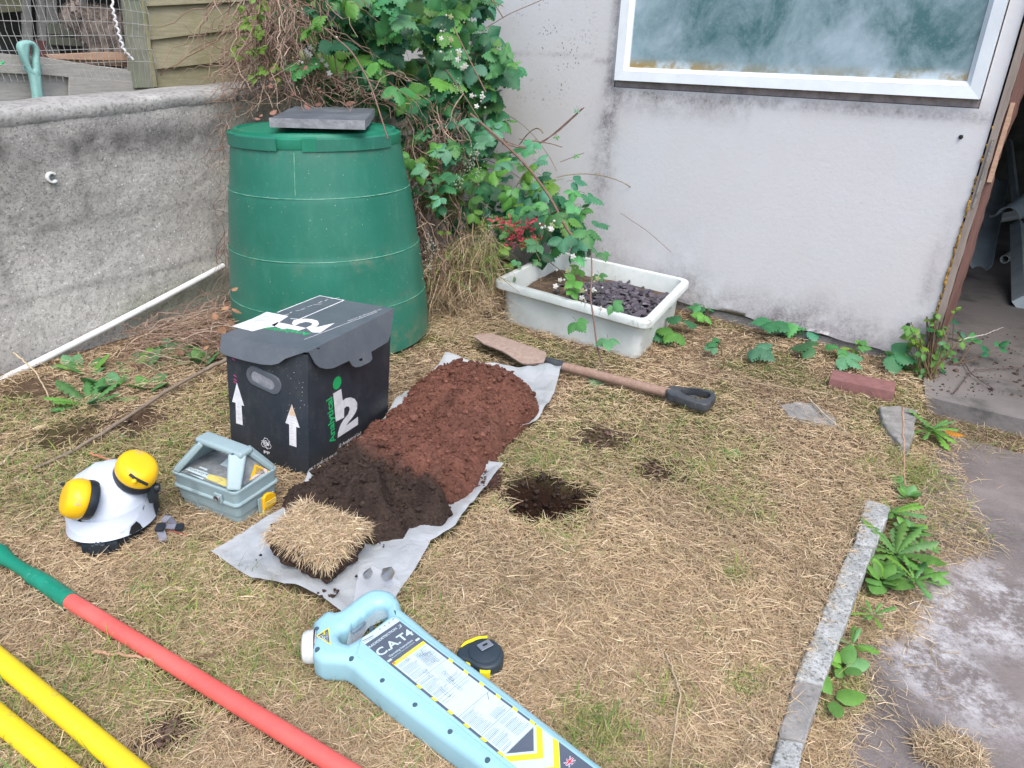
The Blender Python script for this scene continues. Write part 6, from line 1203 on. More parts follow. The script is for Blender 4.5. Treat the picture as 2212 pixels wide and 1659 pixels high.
for k in range(46):
    x, y = inpoly_px(R1 if k % 2 else R2, 1)[0]; p = bushpt(x, y, .1, .5, 3.4); q = p+rng.normal(0, .16, 3)+np.array([0, 0, -.12]); m_ = (p+q)/2+rng.normal(0, .03, 3)+[0, 0, .05]; t_ = np.linspace(0, 1, 9)[:, None]
    st_.tube((1-t_)**2*p+2*t_*(1-t_)*m_+t_*t_*q, rng.uniform(.001, .0028), np.array([.24, .19, .11])*rng.uniform(.7, 1.3), 4)
# blossom clusters
for x, y, n_, dp_ in ((760*.864, 130, 10, 3.0), (668, 118, 12, 3.0), (690, 138, 9, 3.0), (955, 78, 10, 3.15), (972, 50, 3, 3.15), (980, 112, 10, 3.1), (1028, 212, 12, 3.0), (962, 55, 3, 3.1), (1030, 322, 7, 2.9), (1180, 490, 8, 2.7), (1192, 505, 6, 2.7), (1205, 590, 7, 2.72), (1290, 600, 6, 2.75), (1260, 640, 9, 2.65), (1290, 625, 8, 2.7), (1316, 662, 3, 2.6), (1240, 565, 6, 2.75), (745, 110, 4, 3.0), (1000, 135, 8, 3.05)):
    for k in range(int(n_*.7)):
        a, b = x+rng.normal(0, 11), y+rng.normal(0, 11); dq = dp_+rng.normal(0, .02); p = CAMP+ray(a, b)*(dq/ray(a, b)[1]); r_ = rng.uniform(.0035, .0075); c = np.array([.72, .72, .68])*rng.uniform(.75, 1.1) if rng.random() < .7 else np.array([.38, .42, .22])
        if r_ > .006:
            for j in range(5): aa = j*1.257; B = basis(np.array([math.cos(aa), 0, math.sin(aa)]), VW+rng.normal(0, .2, 3)); V, F = LROUND; fw_.add((V*r_*1.7) @ B.T+p, F, c)
        else:
            V, F = lathe([(0, -r_), (r_*.8, -r_*.5), (r_, 0), (r_*.8, r_*.6), (0.0001, r_)], 6); fw_.add(np.array(V)+p, F, c)
        st_.tube([p, p+np.array([rng.normal(0, .008), .01, -.03])], .0007, (.2, .22, .1), 3)
# seed heads of grass and grey green panicles
for x, y, dp_ in ((1150*.864, 390, 2.8), (1035, 372, 2.85), (1155, 345, 2.85), (1020, 340, 2.9), (990, 190, 3.0), (1060, 475, 2.75), (1015, 360, 2.85), (925, 540, 2.7), (925, 575, 2.65), (935, 530, 2.7)):
    for k in range(26): a, b = x+rng.normal(0, 6), y+rng.normal(0, 12); p = CAMP+ray(a, b)*(dp_/ray(a, b)[1]); V, F = LNARROW; fw_.add((V*.009) @ basis(rng.normal(0, 1, 3), VW).T+p, F, np.array([.34, .38, .30])*rng.uniform(.7, 1.2))
# dead stems
def strand(npx, p, q, sag, r_, c, n=9, jit=.012):
    p, q = np.asarray(p, float), np.asarray(q, float); m_ = (p+q)/2+np.array([rng.normal(0, jit*4), rng.normal(0, jit*3), sag]); t_ = np.linspace(0, 1, n)[:, None]; P = (1-t_)**2*p+2*t_*(1-t_)*m_+t_*t_*q
    P[1:-1] += rng.normal(0, jit*.35, (n-2, 3)); npx.tube(P, np.linspace(r_, r_*.45, n), c, 4)
def deadcol(): return np.array([(.36, .25, .19), (.43, .31, .25), (.30, .20, .155), (.47, .37, .28), (.25, .155, .115)])[rng.integers(0, 5)]*rng.uniform(.75, 1.2)
yy_ = lambda x, y, Y: CAMP+ray(x, y)*(Y/ray(x, y)[1])
for k in range(360):
    x = rng.normal(600, 36); y = rng.uniform(-90, 110); Y = rng.uniform(3.0, 3.5); x2 = x+rng.normal(0, 60)+(x-600)*.6; y2 = y+rng.uniform(60, 210)
    if y2 > 262: y2 = 262-rng.uniform(0, 30)
    if 820 < x2: x2 = 820
    strand(dd_s, yy_(x, y, Y), yy_(x2, y2, Y-rng.uniform(-.05, .25)), rng.uniform(-.02, .08), rng.uniform(.0012, .0036), deadcol(), 11, .024)
for k in range(150):
    x = rng.uniform(480, 640); y = rng.uniform(110, 230); Y = rng.uniform(3.0, 3.3); strand(dd_s, yy_(x, y, Y), yy_(x-rng.uniform(-10, 110), y+rng.uniform(-60, 90), Y+rng.normal(0, .08)), rng.uniform(-.02, .05), rng.uniform(.0008, .002), deadcol())
for k in range(120):
    x = rng.uniform(590, 860); y = rng.uniform(150, 225); Y = rng.uniform(3.02, 3.15); strand(dd_s, yy_(x, y, Y), yy_(x+rng.normal(20, 60), y+rng.uniform(0, 60), Y-rng.uniform(0, .35)), .03, rng.uniform(.0009, .0022), deadcol())
for k in range(330):
    x = rng.uniform(865, 1010); y = rng.uniform(200, 560)*1.; xl = 868+max(0, (y-250))*.14; x = max(x, xl+8); Y = rng.uniform(3.05, 3.3) if y < 420 else rng.uniform(2.95, 3.15); strand(dd_s, yy_(x, y, Y), yy_(max(x+rng.normal(0, 30), xl+4), min(y+rng.uniform(40, 170), 650), Y-rng.uniform(-.05, .08)), rng.normal(0, .06), rng.uniform(.0011, .003), deadcol(), 11, .022)
for k in range(60):
    x = rng.uniform(478, 502); y = rng.uniform(230, 640); Y = 2.9; strand(dd_s, yy_(x, y, Y), yy_(x+rng.normal(-8, 14), y+rng.uniform(20, 110), Y), rng.normal(0, .03), rng.uniform(.0008, .0018), deadcol())
# dead leaves caught in the tangle
for x, y in inpoly_px([(560, 130), (760, 130), (760, 270), (590, 270)], 26)+inpoly_px([(560, 240), (660, 230), (650, 275), (560, 280)], 10): addleaf(dd_s, LF[0], yy_(x, y, rng.uniform(2.5, 2.9) if y > 225 else 2.95), rng.normal(0, 1, 3), VW+up3+rng.normal(0, .5, 3), rng.uniform(.015, .03), np.array([.24, .13, .10])*rng.uniform(.7, 1.4))
for x, y in inpoly_px([(490, 600), (520, 640), (520, 760), (440, 760)], 14): addleaf(dd_s, LF[1], yy_(x, y, 2.25+rng.uniform(0, .2)), rng.normal(0, 1, 3), VW+up3+rng.normal(0, .5, 3), rng.uniform(.02, .045), np.array([.30, .17, .10])*rng.uniform(.7, 1.3))
lv_.obj('leaves', M_leaf, bush)['kind'] = 'stuff'; st_.obj('canes', M_twig, bush)['kind'] = 'stuff'; fw_.obj('blossom', M_petal, bush, False)['kind'] = 'stuff'; dd_s.obj('dead_stems', M_twig, bush)['kind'] = 'stuff'
# long straw coloured grass between bin and tub, and the reddish stonecrop in it
N = 2900; px_ = inpoly_px([(905, 580), (960, 530), (1060, 480), (1075, 560), (1080, 650), (1040, 690), (930, 700)], N); pos = np.array([yy_(x, y, 2.95+.25*rng.random()) for x, y in px_]); pos[:, 2] = np.maximum(pos[:, 2], .0)
c_ = strawcol(N); gmask = (rng.random(N) < .30) & (np.array(px_)[:, 1] < 600); c_[gmask] = PALG[rng.integers(0, 5, gmask.sum())]*1.2
az = rng.uniform(0, 6.28, N); tg_ = blades(pos, rng.uniform(.05, .16, N), az, rng.normal(-.2, .75, N), rng.uniform(.0012, .003, N), c_, .35, 'tall_grass', None, None, rng.normal(-.35, .15, N)); tag(tg_, 'tall dry grass spilling down between the compost bin and the white tub', 'grass', kind='stuff')
sn = NP()
for x, y in inpoly_px([(1100, 480), (1160, 470), (1180, 510), (1120, 540), (1095, 530)], 150)+inpoly_px([(1060, 465), (1110, 470), (1100, 500), (1060, 490)], 30): addleaf(sn, LNARROW, yy_(x, y, 2.75+rng.uniform(0, .1)), rng.normal(0, 1, 3), VW+rng.normal(0, .5, 3), rng.uniform(.012, .028), np.array([.42, .06, .08])*rng.uniform(.6, 1.4))
tag(sn.obj('stonecrop', M_leaf), 'small crimson leaved plant under the brambles behind the white tub', 'plant', kind='stuff')
ci = rng.integers(0, len(FUR[0]), 9000); fd = FUR[1][ci]*.7+np.array([.25, .1, -.5])+rng.normal(0, .2, (9000, 3)); fd /= np.linalg.norm(fd, axis=1)[:, None]
tone_ = fbm(FUR[0][ci, 0]*30+FUR[0][ci, 2]*12, FUR[0][ci, 2]*30, 3, 3)[:, None]; hd_ = np.exp(-(np.linalg.norm(FUR[0][ci]-HEADP, axis=1)/.085)**4)[:, None]; fcol = np.where(tone_ > .52, np.array([[.29, .25, .225]]), np.array([[.19, .165, .15]])); fcol = (fcol*(1-hd_*.85)+np.array([[.42, .35, .31]])*hd_*.85)*rng.uniform(.85, 1.15, (9000, 1))
blades(FUR[0][ci]+rng.normal(0, .004, (9000, 3)), rng.uniform(.008, .02, 9000), np.arctan2(fd[:, 1], fd[:, 0]), np.arcsin(fd[:, 2]), np.full(9000, .0011), fcol, .2, 'fur', cat)['kind'] = 'stuff'
# straw bank slumped against the tub
N = 3800; q = np.array([G(*p, rng.uniform(.0, .03)) for p in inpoly_px([(925, 640), (1060, 560), (1085, 640), (1110, 720), (1000, 735), (930, 715)], N)]); hh = np.exp(-((q[:, 0]+.12)/.10)**2-((q[:, 1]-2.98)/.16)**2)*.16; q[:, 2] = .006+rng.uniform(.2, 1, N)*hh+rng.uniform(0, .012, N)
tag(blades(q, rng.uniform(.03, .09, N), rng.uniform(0, 6.28, N), rng.normal(.0, .25, N), rng.uniform(.001, .0022, N), strawcol(N), .35, 'straw_bank'), 'bank of loose dry straw slumped against the left end of the white tub', 'straw', kind='stuff')
# straw lying over the kerb edge
al = rng.uniform(-.1, .98, 900); q = K0[None]+KD[None]*al[:, None]+KN[None]*(-.055+rng.normal(0, .012, 900))[:, None]; N = 900
tag(blades(np.column_stack([q, rng.uniform(.018, .026, N)]), rng.uniform(.012, .035, N), rng.uniform(0, 6.28, N), np.abs(rng.normal(.0, .12, N)), rng.uniform(.0008, .0016, N), strawcol(N), .3, 'kerb_straw'), 'loose straw strewn over the lawn side edge of the kerb stones', 'straw', kind='stuff')
# ------------------------------------------------------------------ dry grass lawn
SHA = np.array(SHP); BOXP = np.array([bL[:2], bF[:2], bR[:2], bB[:2]]); TUBP = np.array([tuple(p) for p in rquad(.07)])
KP = np.array(world([(1872, 1078), (1925, 1094), (1889, 1185), (1779, 1476), (1741, 1600), (1700, 1760), (1640, 1750), (1681, 1592), (1717, 1466), (1836, 1181)], .01))
STB = np.array(world([(1902, 878), (1940, 876), (1979, 886), (1974, 935), (1966, 962), (1945, 958), (1928, 938), (1908, 915)], .02))
BRK = np.array([tuple((cbk+ql*a+qs*b)[:2]) for a, b in ((-.107, -.05), (.107, -.05), (.107, .05), (-.107, .05))]); SLB = np.array(world([(1684, 875), (1720, 868), (1758, 871), (1805, 902), (1808, 921), (1758, 911), (1704, 896)], .014))
def sample_ground(n):
    x = rng.uniform(-160, 2370, n); y = 580+(1900-580)*rng.uniform(0, 1, n)**.85; d = (RW @ np.stack([x-CX, -(y-CY), np.full(n, -FPX)])).T; t_ = -HC/d[:, 2]; return (CAMP+d*t_[:, None])[:, :2]
def clearof(p, kerbband=.13):
    x, y = p[:, 0], p[:, 1]; ok = np.ones(len(p), bool)
    ok &= ((x-A1[0])*N1[0]+(y-A1[1])*N1[1]) > .0; ok &= ((x-A2[0])*N2[0]+(y-A2[1])*N2[1]) > .03
    k = (x-K0[0])*KN[0]+(y-K0[1])*KN[1]; al = (x-K0[0])*KD[0]+(y-K0[1])*KD[1]
    band = .04+.08*sst(.2, .8, fbm(al*5, al*0+3, 3, 12))+.11*sst(.75, 1.0, al)*sst(1.5, 1.2, al); ok &= (k < band+rng.exponential(.012, len(p)))
    ok &= ~((k > 0) & (al > 1.62)); ok &= hole_r(x, y) > rng.normal(1.03, .04, len(p))
    for Q in (SHA, BOXP, TUBP, KP, STB, BRK, SLB):
        bb_lo, bb_hi = Q.min(0)-.02, Q.max(0)+.02; m_ = np.all((p > bb_lo) & (p < bb_hi), 1) & ok; ii_ = np.where(m_)[0]
        if len(ii_):
            ins = pinp(p[ii_], Q); dd_ = pdist(p[ii_], Q); lim = {id(KP): .004, id(SLB): .05, id(STB): .01, id(SHA): .006}.get(id(Q), .0)
            ok[ii_[ins & (dd_ > lim*rng.random(len(ii_)))]] = False
    ok &= np.hypot(x-BC[0], y-BC[1]) > .40
    for P in (((430, 447), (2080, 1462)), ((0, 813), (795, 1475)), ((0, 1172), (365, 1475)), ((0, 160), (428, 446))):
        a, b = [q[:2] for q in barpts(P, .0185)]; n = np.array([-(b-a)[1], (b-a)[0]]); n /= np.linalg.norm(n); ok &= ~((np.abs((p-a)@n) < .013) & (rng.random(len(p)) < .96))
    return ok
def bare(p):
    b = np.zeros(len(p))
    for px, py, rr in ((1420, 1015, .085), (1300, 945, .10), (350, 1585, .075), (150, 945, .14), (300, 915, .12), (70, 840, .12), (1750, 1150, .02), (1560, 880, .05), (1180, 1180, .0)):
        g_ = G(px, py); b = np.maximum(b, sst(rr, rr*.45, np.hypot(p[:, 0]-g_[0], p[:, 1]-g_[1])+.05*(fbm(p[:, 0]*12, p[:, 1]*12, 3, 3)-.5)) if rr else 0)
    return b
def green(p):
    g = sst(.52, .70, fbm(p[:, 0]*3.1, p[:, 1]*3.1, 4, 21))*.55
    for px, py, rr, a in ((300, 1000, .35, .8), (500, 880, .3, .6), (100, 1050, .3, .5), (350, 1330, .12, .5), (600, 1250, .2, .4), (330, 1300, .1, .5), (1290, 1580, .10, .9), (1590, 1250, .04, .8), (1990, 1000, .14, .9), (1900, 1150, .1, .7), (1760, 1480, .05, .7), (1180, 1130, .07, .6), (1180, 1000, .05, .7), (1580, 990, .06, .7), (1560, 640, .2, .3), (1840, 1450, .08, .6), (1610, 1480, .06, .6), (100, 1620, .08, .5), (660, 1380, .1, .5), (1430, 1500, .08, .4), (1530, 1010, .07, .5)):
        q = G(px, py); g = np.maximum(g, a*sst(rr, rr*.3, np.hypot(p[:, 0]-q[0], p[:, 1]-q[1])+.04*(fbm(p[:, 0]*15, p[:, 1]*15, 2, 7)-.5)))
    return g
N0 = 520000; p = sample_ground(N0); ok = clearof(p); p = p[ok]; ok = rng.random(len(p)) > bare(p)*.93; p = p[ok]; N = len(p)
gr_ = green(p); tone = fbm(p[:, 0]*4, p[:, 1]*4, 3, 55)[:, None]; c_ = strawcol(N)*(.74+.52*tone)*np.array([1., .985, .96]); isg = rng.random(N) < gr_*.30
tint = (gr_*.34)[:, None]; c_ = c_*(1-tint)+c_*np.array([.78, .98, .62])*tint; c_[isg] = PALG[rng.integers(0, 5, isg.sum())]*rng.uniform(.8, 1.4, (isg.sum(), 1))
L = rng.gamma(4.5, .0048, N)+.007; pit = np.abs(rng.normal(.05, .16, N)); pit[isg] = np.abs(rng.normal(.55, .35, isg.sum())); wd = rng.uniform(.0007, .0017, N); wd[isg] *= 1.25; long_ = rng.random(N) < .012; L[long_] *= 2.1; pit[long_] = .02
far_ = np.hypot(p[:, 0], p[:, 1]); wd *= .8+.22*far_; lay = rng.uniform(0, 1, N)**1.3*.017; z_ = gz(p[:, 0], p[:, 1])+.001+lay
c_ *= (.62+.5*(lay/.017))[:, None]**.0+0
gl_ = blades(np.column_stack([p, z_]), L, rng.uniform(0, 6.28, N), pit, wd, c_, .3, 'lawn_grass', None, None, rng.normal(-.12, .12, N)); tag(gl_, 'short dry straw coloured grass with green patches covering the lawn', 'grass', kind='stuff')
# green tufts by the kerb end and around the hole; roots and crumbs in the hole
N = 2600; q = []
for px, py, sx_, sy_, n_ in ((1985, 1000, 26, 22, 900), (1880, 1010, 22, 12, 300), (1185, 1000, 14, 14, 260), (1180, 1125, 45, 5, 260), (1290, 1590, 24, 20, 380), (1590, 1250, 6, 6, 90), (1530, 1010, 14, 10, 160), (330, 1340, 14, 22, 250), (1870, 1300, 8, 30, 200), (1835, 1400, 10, 30, 220), (1950, 1120, 16, 20, 220), (1800, 1490, 10, 20, 100)):
    for k in range(n_): g_ = G(px+rng.normal(0, sx_), py+rng.normal(0, sy_)); q.append(g_[:2])
q = np.array(q); q = q[hole_r(q[:, 0], q[:, 1]) > 1.0]; N = len(q); z_ = gz(q[:, 0], q[:, 1]); c_ = PALG[rng.integers(0, 5, N)]*rng.uniform(.8, 1.5, (N, 1)); m_ = rng.random(N) < .3; c_[m_] = strawcol(m_.sum())
tag(blades(np.column_stack([q, z_]), rng.uniform(.02, .055, N), rng.uniform(0, 6.28, N), np.abs(rng.normal(.9, .3, N)), rng.uniform(.0012, .0026, N), c_, .3, 'green_grass', None, None, rng.normal(-.35, .15, N)), 'fresh green grass tufts around the hole and at the kerb end', 'grass', kind='stuff')
a = rng.uniform(0, 6.28, 1500); r = np.sqrt(rng.uniform(0, 1, 1500))*.12; q = np.column_stack([HOLE[0]+r*np.cos(a), HOLE[1]+r*np.sin(a)]); hr2 = hole_r(q[:, 0], q[:, 1]); q = q[(hr2 < 1.15)]; rad = rng.gamma(2, .0016, len(q))+.001
tag(clods(np.column_stack([q, gz(q[:, 0], q[:, 1])+rad*.2]), np.repeat([[.060, .040, .033]], len(q), 0)*rng.uniform(.6, 1.4, (len(q), 1)), rad, None, 'hole_crumbs'), 'dark crumbs of soil lining the small dug hole in the lawn', 'soil', kind='stuff')
q = []
for k in range(700):
    px, py = ((1420, 1015), (1300, 945), (350, 1585), (250, 930), (1340, 930))[k % 5]; g_ = G(px+rng.normal(0, 40), py+rng.normal(0, 18)); q.append(g_[:2])
q = np.array(q); rad = rng.gamma(2, .0012, len(q))+.001; tag(clods(np.column_stack([q, gz(q[:, 0], q[:, 1])+.006]), np.repeat([[.15, .10, .08]], len(q), 0)*rng.uniform(.6, 1.4, (len(q), 1)), rad, None, 'soil_crumbs'), 'brown soil crumbs scattered over the bare patches of the lawn', 'soil', kind='stuff')
# ------------------------------------------------------------------ dead bramble heap by the garden wall, dry canes and sticks
tp = thing('bramble_prunings', 'heap of tangled dry bramble prunings at the foot of the grey garden wall', 'twig heap', G(400, 700)); n1 = NP()
for k in range(300):
    t_ = rng.random(); x = 270+t_*240+rng.normal(0, 15); y = 765-t_*75+rng.normal(0, 22)+(20 if t_ > .5 else 0); g_ = G(x, y, 0)+[0, 0, rng.uniform(.005, .05+.07*t_)]; a = rng.normal(.35, .8); Ls = rng.uniform(.08, .36); q_ = g_+np.array([math.cos(a)*Ls, math.sin(a)*Ls*.8, rng.normal(0, .03)]); q_[2] = max(q_[2], .005)
    for zz in (g_, q_):
        o_ = (zz[:2]-A2[:2])@N2[:2]
        if o_ < .03: zz[:2] += N2[:2]*(.03-o_)
    strand(n1, g_, q_, rng.uniform(-.0, .07), rng.uniform(.0008, .0022), deadcol()*1.05)
n1.obj('dry_stems', M_twig, tp)['kind'] = 'stuff'
n2 = NP()
for x, y in inpoly_px([(280, 690), (500, 640), (510, 780), (420, 790)], 40): addleaf(n2, LF[2], G(x, y, rng.uniform(.01, .06)), rng.normal(0, 1, 3), up3+rng.normal(0, .5, 3), rng.uniform(.015, .035), np.array([.32, .18, .12])*rng.uniform(.7, 1.3))
n2.obj('dead_leaves', M_leaf, tp)['kind'] = 'stuff'
def stick(P, r, col, name, lab, cat='stick', z=.018, grp=None):
    n = NP(); Q = np.array([G(x, y, z if not isinstance(z, tuple) else z[i]) for i, (x, y) in enumerate(P)]); t_ = np.linspace(0, len(Q)-1, 24); W = np.stack([np.interp(t_, range(len(Q)), Q[:, k]) for k in range(3)], 1)
    for _ in range(2): W[1:-1] = (W[:-2]+2*W[1:-1]+W[2:])/4
    W += rng.normal(0, .0012, W.shape); n.tube(W, np.linspace(r, r*.55, 24), col, 7); return tag(n.obj(name, M_twig), lab, cat, grp)
stick([(500, 772), (440, 800), (350, 850), (240, 925), (150, 978), (72, 1014)], .0075, (.27, .22, .17), 'dead_cane', 'long straight dead brown cane lying across the weedy grass left of the box', 'cane', (.05, .035, .03, .025, .02, .012))
stick([(29, 762), (75, 800), (100, 845), (118, 878)], .0032, (.55, .45, .30), 'straw_stem', 'pale straw stem leaning against the white pipe near the left edge', 'stem', (.10, .06, .03, .02))
stick([(0, 1008), (28, 975), (52, 957)], .003, (.56, .46, .31), 'straw_stem', 'pale bent straw stem on the lawn above the helmet at the left edge', 'stem')
stick([(196, 980), (225, 990), (258, 1000)], .0042, (.48, .22, .13), 'orange_twig', 'orange brown twig in the grass touching the upper ear cup', 'twig', .025)
stick([(205, 1408), (240, 1412), (298, 1418), (345, 1432)], .004, (.48, .30, .19), 'wood_splinter', 'thin pale wood splinter lying beside the red bar', 'splinter')
stick([(430, 1435), (425, 1422), (460, 1412), (470, 1398)], .002, (.22, .14, .09), 'dead_root', 'short curled dead root beside the middle of the red bar', 'root')
stick([(1440, 1410), (1455, 1450), (1470, 1500), (1445, 1659)], .0022, (.52, .42, .28), 'straw_stem', 'long pale straw stem lying on open lawn right of the cable locator', 'stem')
stick([(1255, 900), (1330, 930), (1420, 945), (1540, 985)], .0018, (.42, .30, .2), 'dry_vine', 'long thin dry vine stretched over the lawn above the bare soil', 'vine')
stick([(1100, 945), (1190, 970), (1360, 1045), (1440, 1130)], .0016, (.44, .34, .2), 'dry_vine', 'thin dry vine running past the right rim of the dug hole', 'vine')
stick([(1745, 858), (1785, 900), (1830, 935)], .003, (.56, .47, .34), 'straw_stem', 'pale forked straw stem beside the flat concrete slab', 'stem')
stick([(1450, 798), (1600, 822), (1750, 846), (1905, 868)], .0022, (.38, .29, .2), 'dry_vine', 'long dry vine lying along the foot of the garage wall', 'vine', .03)
stick([(2070, 735), (2130, 722), (2168, 706)], .003, (.55, .52, .48), 'pale_twig', 'pale dry twig sticking out over the garage floor', 'twig', (.10, .10, .09))
for (P, lab) in (([(2060, 850), (2100, 800), (2212, 792)], 'thin dark twig lying on the garage floor beside the doorway plant'), ([(2075, 770), (2100, 810), (2150, 842)], 'curved dark twig on the garage floor nearest the step')): stick(P, .0025, (.15, .11, .1), 'twig', lab, 'twig', .015)
stick([(1950, 880), (1952, 960), (1955, 1050)], .0035, (.42, .28, .2), 'dry_stalk', 'upright dry brown stalk beside the concrete stub', 'stalk', (.12, .06, .01))
# little stalks standing proud of the render
# ------------------------------------------------------------------ seedlings and weeds
WG = 'young bramble shoots along the foot of the garage wall'
def seedling(x, y, sz_, n_, lab, z=.05, cat='bramble shoot', br=.1, grp=WG):
    sz_ *= 1.4; n_ += 1
    b = G(x, y+sz_*200, 0); r_ = thing('bramble_shoot', lab, cat, b, grp); a, s_ = NP(), NP()
    for k in range(n_):
        an = rng.uniform(0, 6.28); p = b+np.array([math.cos(an)*sz_*.5, math.sin(an)*sz_*.5-.01, z+rng.uniform(-.015, .03)]); s_.tube([b, (b+p)/2+[0, 0, .01], p], .0013, (.16, .16, .07), 4); compound(a, s_, p, np.array([math.cos(an), math.sin(an)-.3, -.15]), up3+VW*.45+rng.normal(0, .15, 3), sz_, leafcol(rng.uniform(0, br*2))*1.05, .25, 3)
    a.obj('leaves', M_leaf, r_)['kind'] = 'stuff'; s_.obj('stem', M_twig, r_); return r_
for x, y, sz_, n_, lab, br in ((1472, 715, .062, 2, 'three leaved bramble shoot just right of the white tub', .05), (1528, 678, .045, 2, 'small bramble shoot between the tub and the larger shoots by the wall', .1), (1592, 752, .062, 1, 'single ribbed bramble leaf out on the straw below the wall foot', .05), (1560, 765, .035, 2, 'tiny low bramble shoot left of the single ribbed leaf', .1), (1668, 692, .070, 3, 'tallest dark green bramble shoot standing against the garage wall', .03), (1715, 712, .055, 1, 'low bramble shoot just right of the tallest one', .05), (1785, 765, .062, 2, 'ribbed bramble shoot halfway between the tallest shoot and the brick', .1), (1875, 768, .068, 1, 'broad leaved bramble shoot directly behind the red brick', .05), (1830, 770, .03, 2, 'tiny yellow green bramble shoot left of the broad leaf behind the brick', .5), (1418, 560, .028, 3, 'small yellow green sprig rising behind the back rim of the tub', .5), (1495, 612, .026, 3, 'small yellow green sprig beside the right corner of the tub', .5), (1480, 640, .03, 3, 'low sprig under the right rim of the tub', .4), (1300, 835, .0, 0, '', 0)):
    if n_: seedling(x, y, sz_, n_, lab, .14 if y < 620 else .045, br=br)
dp = thing('doorway_brambles', 'bramble plant climbing up the rotten door post at the garage corner', 'bramble', G(2010, 810)); a, s_ = NP(), NP(); base = G(2008, 820)
for k in range(34):
    x, y = inpoly_px([(1955, 700), (2010, 670), (2085, 665), (2090, 740), (2040, 800), (1965, 790)] if k < 26 else [(1945, 790), (2030, 790), (2020, 870), (1990, 890)], 1)[0]; off = rng.uniform(.03, .12); p = onpl(x, y, A1+N1*off, N1); p[2] = max(p[2], .01)
    s_.tube([base+rng.normal(0, .01, 3)*[1, 1, 0], (base+p)/2+rng.normal(0, .015, 3), p], .0016, (.25, .18, .1), 4); compound(a, s_, p, rng.normal(0, 1, 3)+[0, -.3, 0], up3*.8+VW*.8+rng.normal(0, .3, 3), rng.uniform(.022, .045), leafcol(rng.uniform(0, .9)), .4, 3)
for x, y, sz_ in ((2100, 730, .055), (2140, 752, .05), (2150, 740, .05), (2072, 700, .055), (2060, 690, .06)): p = G(x, y+14, .06); s_.tube([G(2050, 790, .0), G((2050+x)/2, 780, .03), p], .002, (.2, .15, .1), 4); compound(a, s_, p, rng.normal(0, 1, 3)+[.5, -.2, 0], up3+VW*.5, sz_*.8, leafcol(0)*.9, .3, 3)
for k in range(5): s_.tube([base+[rng.normal(0, .01), rng.normal(0, .01), 0], onpl(2005+k*4, 760, A1+N1*.04, N1), onpl(2010+k*8+rng.normal(0, 6), 690+rng.normal(0, 10), A1+N1*.03, N1)], .0035, (.20, .13, .1), 5)
a.obj('leaves', M_leaf, dp)['kind'] = 'stuff'; s_.obj('stems', M_twig, dp)['kind'] = 'stuff'
def weed(x, y, sz_, n_, lab, kind='dan', br=.35, grp='weeds growing along the kerb'):
    n_ = int(n_*1.6); sz_ *= 1.45 if x < 500 and y < 900 else .8
    r_ = thing('weed', lab, 'weed', G(x, y, -.03), grp); a = NP(); b = G(x, y, -.02)
    for k in range(n_):
        an = 6.28*k/n_+rng.uniform(-.4, .4); d = np.array([math.cos(an), math.sin(an), rng.uniform(.1, 1.3)]); base = {'dan': LDAN, 'round': LROUND, 'nar': LNARROW}[kind]; addleaf(a, base, b+d*.005, d, up3+rng.normal(0, .2, 3), sz_*rng.uniform(.6, 1.1), (leafcol(br)*1.15 if kind != 'nar' else leafcol(br)))
    a.obj('leaves', M_leaf, r_)['kind'] = 'stuff'
for t_ in ((1935, 1200, .14, 13, 'large dandelion rosette spreading from the kerb over the path', 'dan'), (1905, 1255, .075, 8, 'round leaved weed below the large dandelion rosette', 'round'), (1965, 1145, .06, 9, 'pale green weed near the top end of the kerb', 'round'), (1975, 1255, .09, 7, 'lobed dandelion leaves lying out over the path', 'dan'), (1925, 1110, .09, 8, 'dandelion squeezed beside the last short kerb stone', 'dan'), (1840, 1395, .06, 5, 'small weed halfway down the outer side of the kerb', 'dan'), (1822, 1440, .055, 4, 'pair of round leaves beside the darker kerb stone', 'round'), (1800, 1510, .075, 2, 'large lone oval leaf beside the darker kerb stone', 'round'), (1885, 1330, .05, 6, 'small dandelion between the rosette and the lower weeds', 'dan'), (1990, 1180, .055, 6, 'toothed leaves at the right of the dandelion rosette', 'dan'), (1940, 1050, .04, 7, 'small bright weed between concrete stub and kerb end', 'round'), (2010, 930, .11, 9, 'long leaved dandelion beneath the bramble at the garage corner', 'dan'), (1960, 1075, .05, 8, 'bright yellow green weed just above the kerb end', 'round'), (1905, 905, .03, 8, 'tiny bright weed against the left side of the concrete stub', 'nar')): weed(*t_, br=.45)
weed(766, 1366, .045, 5, 'green weed showing through the handle opening of the cable locator', 'round', br=.45, grp=None)
LG = 'weeds in the grass left of the sample box'
